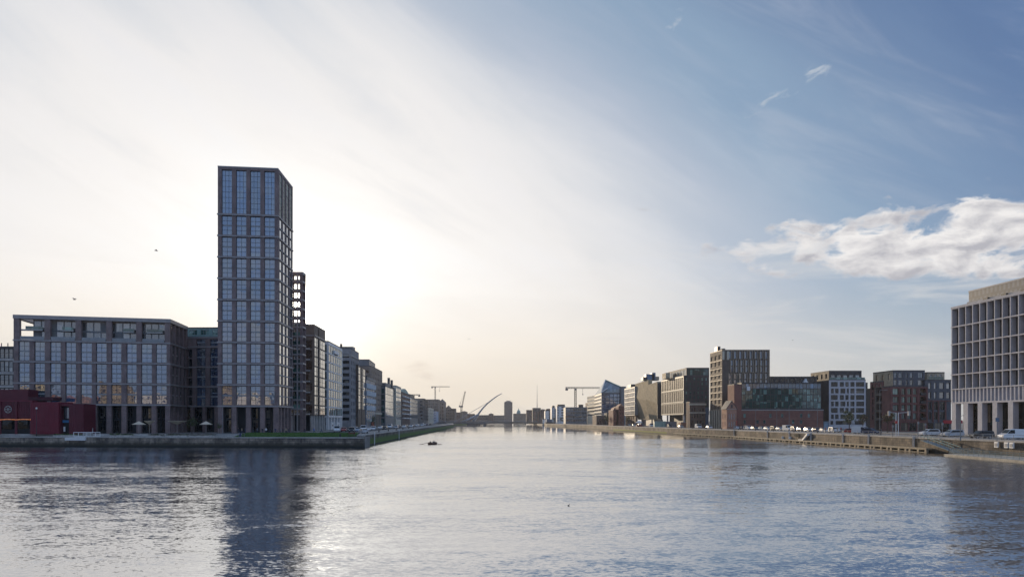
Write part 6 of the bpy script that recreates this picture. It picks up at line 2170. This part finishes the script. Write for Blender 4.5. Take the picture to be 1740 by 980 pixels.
for i in range(16):
    Y = 292 + i * 18 + rnd.uniform(-3, 3)
    k, c = [('hatch', 'black'), ('hatch', 'white'), ('suv', 'silver'), ('van', 'white'), ('hatch', 'white'), ('hatch', 'dark blue'), ('hatch', 'white')][i % 7]
    car(k, c, LX(Y, 9 + 5 * (i % 2)), Y, heading(LB, Y) + PI, f'distant {c} {KN[k]} on the left road, {ORD[i]} upstream from the bay-window block', gL)


# ------------------------------------------------------------------ street furniture
POLE = mat('galvanised', (.20, .21, .215), .5, .1, 1)
GLOBE = mat('lamp_globe', (.75, .74, .7), .3, .03, 1)


def lamp(px, Y, h, arm, label, double=False, m=POLE, x=None, G=G):
    x = PX(px, Y) if x is None else x
    root = empty('street_lamp', (x, Y, G), label, 'street lamp', 'street lamps on the quays')
    mb = MB(); mb.tube([(x, Y, G), (x, Y, G + .9), (x, Y, G + .92), (x, Y, G + h)], [.13, .12, .08, .055], m, 8); mb.build('pole', root)
    for s_ in ((1, -1) if double else (1,)):
        a = arm * s_
        if abs(a) > .1:
            mb = MB(); mb.tube([(x, Y, G + h - .06), (x + a * .5, Y, G + h + .12), (x + a, Y, G + h + .15)], .045, m, 6); mb.build('arm', root)
            mb = MB(); mb.hexa([(x + a * .75, Y - .16, G + h + .06), (x + a * 1.25, Y - .16, G + h + .1), (x + a * 1.25, Y + .16, G + h + .1), (x + a * .75, Y + .16, G + h + .06)] if a > 0 else [(x + a * 1.25, Y - .16, G + h + .1), (x + a * .75, Y - .16, G + h + .06), (x + a * .75, Y + .16, G + h + .06), (x + a * 1.25, Y + .16, G + h + .1)],
                                [(x + a * .8, Y - .13, G + h + .2), (x + a * 1.2, Y - .13, G + h + .2), (x + a * 1.2, Y + .13, G + h + .2), (x + a * .8, Y + .13, G + h + .2)], m); mb.build('lamp_head', root)
        else:
            mb = MB(); mb.tube([(x, Y, G + h), (x, Y, G + h + .12), (x, Y, G + h + .42), (x, Y, G + h + .55)], [.06, .24, .24, .05], GLOBE, 10); mb.build('lamp_head', root)


lamp(378.5, 203, 11.5, -2.6, 'tall grey street lamp with arm before the left edge of the tower')
lamp(62, 193.5, 7.4, 0, 'dark post lamp with pale globe before the red venue', m=DARK, G=GQ)
lamp(1495, 181, 11.5, 1.6, 'tallest street lamp on the right quay, before the plum brick apartments')
lamp(1632, 133, 4.6, .5, 'grey lamp standing before the stone office columns')
for i, (p, Y, h) in enumerate(((1284, 280, 8), (1341, 252, 9), (1389, 232, 10), (1320, 262, 8))):
    lamp(p, Y, h, .9, ('slim lamp near the left end of the brick warehouse', 'slim lamp before the middle of the green glass box', 'slim lamp before the right end of the brick warehouse', 'slim lamp left of the middle of the brick warehouse')[i])
for i, Y in enumerate((250, 330, 430, 540)):
    lamp(0, Y, 8.5, 1.3, f'street lamp on the left quay edge, {ORD[i]} upstream from the corner', x=LX(Y, 6.5))
for i, Y in enumerate((350, 430, 520, 640)):
    lamp(0, Y, 8.5, -1.3, f'street lamp on the far right quay edge, {ORD[i]} upstream from the hotel', x=RX(Y, 8.5))

# traffic masts
for p, pa, Y, lab in ((1522.5, 1510.5, 168, 'white traffic mast with arm to the left and round red sign'), (1526.5, 1544.5, 170, 'white traffic mast with arm reaching right')):
    x, xa = PX(p, Y), PX(pa, Y)
    zt_ = PZ(700.5, Y)
    root = empty('traffic_mast', (x, Y, G), lab, 'traffic light')
    mb = MB(); mb.tube([(x, Y, G), (x, Y, zt_)], .10, WHITE, 8); mb.build('pole', root)
    mb = MB(); mb.bar((x, Y, zt_ - .1), (xa, Y, zt_ + .05), .06, WHITE, 6); mb.build('arm', root)
    mb = MB(); mb.box(xa - .22, xa + .22, Y - .2, Y + .2, zt_ - .75, zt_ + .35, PALE); mb.build('signal_head', root)
    if p < 1524:
        mb = MB(); mb.tube([(x, Y - .14, PZ(717, Y)), (x, Y - .18, PZ(717, Y))], .34, mat('sign_red', (.45, .02, .02), .4), 14); mb.build('round_sign', root)
for i, (p, Y, h) in enumerate(((1560, 163, 3.6), (1572, 165, 3.2), (1601.5, 158, 3.4), (1517, 165, 2.8))):
    x = PX(p, Y)
    root = empty('sign_post', (x, Y, G), ('grey post between the traffic masts and the white car', 'slim post right beside the white tall car', 'grey post at the left corner of the stone office', 'short post left of the traffic masts')[i], 'post', 'posts on the right quay')
    mb = MB(); mb.tube([(x, Y, G), (x, Y, G + h)], .07, POLE, 8); mb.build('pole', root)
    mb = MB(); mb.box(x - .22, x + .22, Y - .12, Y - .08, G + h - .6, G + h - .1, POLE); mb.build('plate', root)
x, Y = PX(1694, 130), 130.0
root = empty('sign_post', (x, Y, G), 'tall post with blue flag-shaped sign before the stone office columns', 'post')
mb = MB(); mb.tube([(x, Y, G), (x, Y, G + 4.4)], .07, POLE, 8); mb.build('pole', root)
mb = MB(); mb.box(x - .35, x + .35, Y - .12, Y - .08, G + 3.6, G + 4.3, BLUEP); mb.build('plate', root)

# containers and huts on the right quay
Yg = 402.0
x0, x1 = PX(1112, Yg), PX(1131.5, Yg)
root = empty('site_cabin', (x0, Yg, G), 'pale green steel cabin on the right quay under the folded stone blocks', 'cabin')
mb = MB(); mb.box(x0, x1, Yg, Yg + 2.6, G, G + 3.3, GREENC)
for k in range(16): mb.box(x0 + .2 + k * .4, x0 + .4 + k * .4, Yg - .05, Yg - .003, G + .1, G + 3.1, GREENC)
mb.build('body', root)
mb = MB(); mb.box(x0 - .05, x1 + .05, Yg - .08, Yg + 2.65, G + 3.303, G + 3.4, PALE); mb.build('roof', root)
x0, x1 = PX(1132.5, 400), PX(1150, 400)
root = empty('site_cabin', (x0, 400, G), 'grey-brown cabin directly right of the pale green cabin', 'cabin')
mb = MB(); mb.box(x0, x1, 400, 404, G, G + 3.2, STONE); mb.build('body', root)
mb = MB(); mb.box(x0 + 1, x0 + 2, 399.9, 399.997, G, G + 2.1, DARK); mb.build('door', root)
x0, x1 = PX(1157, 372), PX(1172, 372)
root = empty('brick_hut', (x0, 372, G), 'small pinkish brick hut on the right quay before the corniced building', 'hut')
mb = MB(); mb.box(x0, x1, 372, 377, G, G + 2.7, PINKBR); mb.build('wall', root)
mb = MB(); mb.box(x0 - .1, x1 + .1, 371.85, 377.1, G + 2.703, G + 2.95, PALE); mb.build('roof', root)
x0, x1 = PX(1172.5, 374), PX(1186, 374)
root = empty('garden_shed', (x0, 374, G), 'dark low shed directly right of the pinkish brick hut', 'shed')
mb = MB(); mb.hexa([(x0, 374, G), (x1, 374, G), (x1, 377, G), (x0, 377, G)], [(x0, 374, G + 2.2), (x1, 374, G + 2.2), (x1, 377, G + 3.1), (x0, 377, G + 3.1)], DARKBR); mb.build('body', root)
x0, x1 = PX(1399.5, 313), PX(1408, 313)
mb = MB(); mb.box(x0, x1, 313, 313.2, G, 6.6, mat('hoarding_blue', (.22, .30, .36), .6)); mb.box(x0, x1, 312.85, 312.99, 6.2, 6.4, POLE)
tag(mb.build('hoarding', None, loc=(x0, 313, G)), 'pale blue hoarding filling the gap between warehouse and white grid block', 'hoarding')
# awning with bright top
x0 = RX(430, 3.0)
root = empty('market_stall', (x0, 430, G), 'white topped kiosk with red base on the far right quay', 'kiosk')
mb = MB(); mb.box(x0, x0 + 3.2, 430, 433, G, G + 1.3, REDB); mb.build('counter', root)
mb = MB(); mb.poly([(x0 - .4, 429.6, G + 2.5), (x0 + 3.6, 429.6, G + 2.5), (x0 + 3.6, 433.4, G + 2.5), (x0 - .4, 433.4, G + 2.5), (x0 + 1.6, 431.5, G + 3.7)], [(0, 1, 4), (1, 2, 4), (2, 3, 4), (3, 0, 4), (3, 2, 1, 0)], WHITE); mb.build('canopy', root)
mb = MB()
for a_ in (x0 - .2, x0 + 3.3):
    for b_ in (429.8, 433.1): mb.bar((a_, b_, G), (a_, b_, G + 2.5), .05, POLE)
mb.build('frame', root)

# ------------------------------------------------------------------ quay edge fittings
def ladder(x, y, label, dirx, m=WHITE, z0=0.2, z1=G + .35):
    """two stiles and rungs on a wall face whose outward direction is dirx"""
    root = empty('quay_ladder', (x, y, z0), label, 'ladder', 'ladders on the quay walls')
    tx, ty = -dirx[1], dirx[0]
    for s_ in (-.28, .28):
        mb = MB(); mb.bar((x + tx * s_, y + ty * s_, z0), (x + tx * s_, y + ty * s_, z1), .07, m, 4); mb.build('stile', root)
    mb = MB()
    for k in range(int((z1 - z0) / .28)):
        mb.bar((x - tx * .28, y - ty * .28, z0 + .15 + k * .28), (x + tx * .28, y + ty * .28, z0 + .15 + k * .28), .035, m, 4)
    mb.build('rungs', root)


def R_at(px, off=0.0):
    """point on the right wall line met by picture column px"""
    for p, q in zip(RB, RB[1:]):
        a, b_ = CX + F * p[0] / p[1], CX + F * q[0] / q[1]
        if min(a, b_) <= px <= max(a, b_):
            t = hit(p, q, px) / seglen(p, q)
            return (p[0] + (q[0] - p[0]) * t + off, p[1] + (q[1] - p[1]) * t)


for i, p in enumerate((1555.5, 1478.5, 1434.5, 1380, 1343, 1306, 1249)):
    x, y = R_at(p, -.42)
    ladder(x, y, f'white vertical ladder on the tan right quay wall, {ORD[i]} from the right', (-1, 0))
for i, Y in enumerate((203, 262)):
    ladder(interp(LB, Y) + .35, Y, ('pale ladder on the green left quay wall near its corner', 'pale ladder farther up the green left quay wall')[i], (1, 0))

# fender beam with dark openings
TANF = mat('fender_timber', (.38, .31, .21), .8, .2, .8, fine=.2)
root = empty('fender_beam', (90, 155, 0), 'long tan fender beam with dark openings along the foot of the right wall', 'fender')
pts_ = []
Y = 153.0
while Y < 345:
    pts_.append((interp(RB, Y) - 1.75, Y))
    Y += 4.0
for nm, z0, z1, w0, w1 in (('top_beam', .62, 1.0, 0, 1.35), ('lower_beam', -.1, .14, .12, .5)):
    mb = MB()
    for p, q in zip(pts_, pts_[1:]):
        mb.prism([(p[0] + w0, p[1]), (p[0] + w1, p[1]), (q[0] + w1, q[1]), (q[0] + w0, q[1])], z0, z1, TANF)
    mb.build(nm, root)
Y = 153.0
k = 0
while Y < 344:
    wdt = .7
    mb = MB()
    x = interp(RB, Y) - 1.75
    mb.box(x + .04, x + .5, Y, Y + wdt, .142, .618, TANF)
    mb.build('post', root)
    Y += wdt + (2.0, 2.4, 0.9)[k % 3]
    k += 1
# white boat steps against the wall
x, y = R_at(1378, -.5)
root = empty('boat_steps', (x, y, 0), 'white flight of boat steps descending the right quay wall', 'steps')
for k in range(7):
    mb = MB(); mb.box(x - .7, x + .1, y + k * .6, y + .6 + k * .6, .98 if k > 4 else 2.5 - k * .32, 3.1 - k * .32, WHITE); mb.build('step', root)
mb = MB(); mb.box(x - .7, x + .1, y + 4.21, y + 6.5, .98, 1.2, WHITE); mb.build('landing', root)
for k, dyy in enumerate((13, 19)):
    mb = MB(); mb.tube([(x - .6, y + dyy, 1.0), (x - .6, y + dyy, 1.15), (x - .6, y + dyy, 1.75), (x - .6, y + dyy, 1.85)], [.35, .45, .45, .3], WHITE, 10)
    tag(mb.build('mooring_buoy', None, loc=(x - .6, y + dyy, 1.0)), ('white mooring buoy resting on the fender beam nearest the boat steps', 'white mooring buoy resting on the fender beam farther from the steps')[k], 'buoy')
tree(1371, 219, 2.4, 'dark shrub overhanging the white boat steps', LEAF, 21, z=1.0, w=.8, dens=500, x=x - .2)

# quay railing, right
root = empty('quay_railing', (RX(120, .6), 120, G), 'thin grey post and rail barrier along the right quay edge', 'railing')
Ys = [108 + 2.6 * k for k in range(38)]
for Y in Ys:
    mb = MB(); mb.bar((RX(Y, .6), Y, G + .05), (RX(Y, .6), Y, G + 1.15), .04, POLE, 5); mb.build('post', root)
for z in (.6, 1.12):
    mb = MB()
    for a_, b_ in zip(Ys, Ys[1:]): mb.bar((RX(a_, .6), a_, G + z), (RX(b_, .6), b_, G + z), .03, POLE, 4)
    mb.build('rail', root)
# bollards
BOL = mat('bollard_iron', (.05, .05, .05), .6, .2, 2)
prot = None
for i, (fn, Y, off) in enumerate([(RX, 210 + 16 * k, 1.3) for k in range(9)] + [(LX, 200 + 22 * k, 1.2) for k in range(7)]):
    if prot is None:
        mb = MB(); mb.tube([(0, 0, 0), (0, 0, .08), (0, 0, .1), (0, 0, .42), (0, 0, .46), (0, 0, .6), (0, 0, .64)], [.3, .3, .17, .15, .26, .26, .12], BOL, 12)
        o = mb.build('mooring_bollard', None); prot = o.data
    else:
        o = bpy.data.objects.new('mooring_bollard', prot); COL.objects.link(o)
    o.location = (fn(Y, off), Y, G + .07)
    tag(o, f'squat iron mooring bollard on the {"right" if i < 9 else "left"} quay edge, {ORD[i if i < 9 else i - 9]} counted upstream', 'bollard', 'mooring bollards on the quay edges')

# low landing platform at the right
CONC = mat('landing_concrete', (.42, .38, .31), .85, .2, .6, fine=.15, streak=.2)
root = empty('landing_platform', (84, 138, 0), 'low concrete landing platform with blue-grey railings at the lower right', 'platform')
mb = MB(); mb.prism([(82.8, 95.0), (92.9, 95.0), (92.2, 139.0), (84.5, 138.2)], -.6, .45, CONC); mb.build('deck', root)
BLR = mat('railing_bluegreen', (.10, .16, .18), .5, .1, 1)
for side, (xa, ya, xb2, yb2) in enumerate(((83.4, 97, 85.0, 137.4), (85.0, 137.4, 91.6, 138.2))):
    n = 26 if side == 0 else 5
    for k in range(n + 1):
        t = k / n
        mb = MB(); mb.bar((xa + (xb2 - xa) * t, ya + (yb2 - ya) * t, .45), (xa + (xb2 - xa) * t, ya + (yb2 - ya) * t, 1.62), .045, BLR, 5); mb.build('railing_post', root)
    for z in (.8, 1.05, 1.3, 1.6):
        mb = MB(); mb.bar((xa, ya, z), (xb2, yb2, z), .03, BLR, 4); mb.build('rail', root)
    mb = MB()
    for k in range(n * 6):
        t = k / (n * 6)
        mb.bar((xa + (xb2 - xa) * t, ya + (yb2 - ya) * t, .5), (xa + (xb2 - xa) * t, ya + (yb2 - ya) * t, 1.58), .014, BLR, 3)
    mb.build('balusters', root)
root = empty('gangway', (88, 141, 0), 'tangled blue-green sloping gangway between fender beam and landing platform', 'gangway')
mb = MB()
p, q = Vector((89.6, 153.5, 2.7)), Vector((88.0, 139.5, .7))
for s_ in (-.7, .7):
    mb.bar(p + Vector((s_, 0, 0)), q + Vector((s_, 0, 0)), .07, BLR); mb.bar(p + Vector((s_, 0, 1.0)), q + Vector((s_, 0, 1.0)), .05, COPPER)
    for k in range(9):
        a_ = p.lerp(q, k / 8) + Vector((s_, 0, 0)); b_ = p.lerp(q, min(1, (k + 1) / 8)) + Vector((s_, 0, 1.0))
        mb.bar(a_, a_ + Vector((0, 0, 1)), .04, BLR); mb.bar(a_, b_, .03, COPPER)
mb.build('handrail', root)
mb = MB(); mb.hexa([p + Vector((-.7, 0, -.08)), p + Vector((.7, 0, -.08)), q + Vector((.7, 0, -.08)), q + Vector((-.7, 0, -.08))][::-1], [p + Vector((-.7, 0, 0)), p + Vector((.7, 0, 0)), q + Vector((.7, 0, 0)), q + Vector((-.7, 0, 0))][::-1], POLE); mb.build('walkway', root)
for i, (p_, Y_) in enumerate(((1684, 134), (1699, 131.5), (1706, 130.2))):
    x = interp(RB, Y_) - .5
    mb = MB(); mb.box(x - .25, x, Y_ - .5, Y_ + .5, 1.9, 2.95, WHITE); mb.box(x - .3, x - .253, Y_ - .3, Y_ + .3, 2.1, 2.7, PALE)
    tag(mb.build('wall_cabinet', None, loc=(x, Y_, 1.9)), f'white cabinet fixed on the right quay wall above the landing, {ORD[i]} from the left', 'cabinet', 'white cabinets on the quay wall')

# white gangway at the left quay
def LFp(px, w, z):
    q_ = onLF(lf_px(px), lf_px(px) + .1, w, w + .1)
    return (q_[0][0], q_[0][1], z)


root = empty('boat_gangway', LFp(120, 0, GQ), 'white railed gangway with ramp on the left quay wall', 'gangway')
mb = MB()
for pa, pb in ((122.5, 139), (139, 151), (151, 167.5)):
    for z in (.1, 1.15):
        mb.bar(LFp(pa, .6, GQ + z), LFp(pb, .6, GQ + z), .09, WHITE)
    for p_ in (pa, (pa + pb) / 2, pb):
        mb.bar(LFp(p_, .6, GQ), LFp(p_, .6, GQ + 1.2), .09, WHITE)
mb.build('railing', root)
mb = MB()
a_, b_, c_, d_ = LFp(114, -.9, 1.7), LFp(148, -.9, 1.7), LFp(148, -.3, 1.7), LFp(114, -.3, 1.7)
mb.hexa([a_, b_, c_, d_], [(a_[0], a_[1], 2.45), (b_[0], b_[1], 2.85), (c_[0], c_[1], 2.85), (d_[0], d_[1], 2.45)], WHITE)
mb.build('ramp', root)
mb = MB()
a_ = LFp(144, 1.2, GQ)
mb.box(a_[0] - 1.2, a_[0] + 1.2, a_[1] - .3, a_[1] + .3, GQ + .02, GQ + 1.25, PALE)
mb.tube([(a_[0] + 1.3, a_[1], GQ), (a_[0] + 1.3, a_[1], GQ + 2.3)], .1, PALE, 6)
mb.build('gate', root)
# thin railing before the tower lawn
root = empty('quay_railing', LFp(350, 1, GQ), 'thin pale railing on the quay between planters and lawn', 'railing')
for k in range(13):
    p_ = 352 + k * 5
    mb = MB(); mb.bar(LFp(p_, 1.1, GQ), LFp(p_, 1.1, GQ + 1.1), .035, POLE, 4); mb.build('post', root)
for z in (.55, 1.1):
    mb = MB(); mb.bar(LFp(352, 1.1, GQ + z), LFp(412, 1.1, GQ + z), .025, POLE, 4); mb.build('rail', root)
for i, (p_, w_, h_) in enumerate(((575, 1.4, .9), (405, 1.0, 1.2))):
    a_ = LFp(p_, w_, GQ)
    mb = MB(); mb.tube([a_, (a_[0], a_[1], GQ + h_ * .8), (a_[0], a_[1], GQ + h_)], [.22, .2, .1], BLACK if i == 0 else COATS['navy'], 10)
    tag(mb.build('litter_bin', None, loc=a_), ('black round bin at the right end of the lawn', 'dark blue post bin at the left end of the lawn')[i], 'bin')
a_ = LFp(592, 2.6, GQ)
root = empty('park_bench', a_, 'dark low bench on the lawn corner near the quay end', 'bench')
mb = MB(); mb.box(a_[0] - .9, a_[0] + .9, a_[1] - .25, a_[1] + .25, GQ + .75, GQ + .83, BW); mb.build('seat', root)
for s_ in (-.7, .7):
    mb = MB(); mb.box(a_[0] + s_ - .05, a_[0] + s_ + .05, a_[1] - .2, a_[1] + .2, GQ, GQ + .748, DARK); mb.build('leg', root)
mb = MB(); mb.box(a_[0] - .9, a_[0] + .9, a_[1] + .2, a_[1] + .25, GQ + .9, GQ + 1.25, BW)
for s_ in (-.7, .7): mb.box(a_[0] + s_ - .04, a_[0] + s_ + .04, a_[1] + .253, a_[1] + .3, GQ + .6, GQ + 1.25, DARK)
mb.build('backrest', root)

# ------------------------------------------------------------------ sunlit quay behind the viewpoint, mirrored in the left bank's windows
BK = [(-262, -236, 27, SAND), (-234, -206, 22, PINKBR), (-204, -182, 31, CREAM), (-180, -156, 24, PINKBR), (-154, -131, 33, SAND), (-129, -104, 26, WHITE), (-102, -76, 21, PINKBR)]
for i, (x0, x1, zt_, m_) in enumerate(BK):
    b = Building('quayside_building', f'sunlit block across the water behind the viewpoint, seen mirrored in windows, {ORD[i]} in its row', 'building', (x1, -130))
    ft = [(x1, -128.0), (x0, -128.0), (x0, -150.0), (x1, -150.0)]
    mbk = MB()
    b.mass(ft, G, zt_, m_, {0: (cols_n(x1 - x0, 5, .4), rows_n(5, zt_ - .5, 6, .35, .2), None)}, recess=.4, coping=ROOFM)
    b.boxp('interior', x0 + .6, x1 - .6, -149, -128.45, G, zt_ - .5, BLACK)
    b.root['group'] = 'sunlit blocks behind the viewpoint'
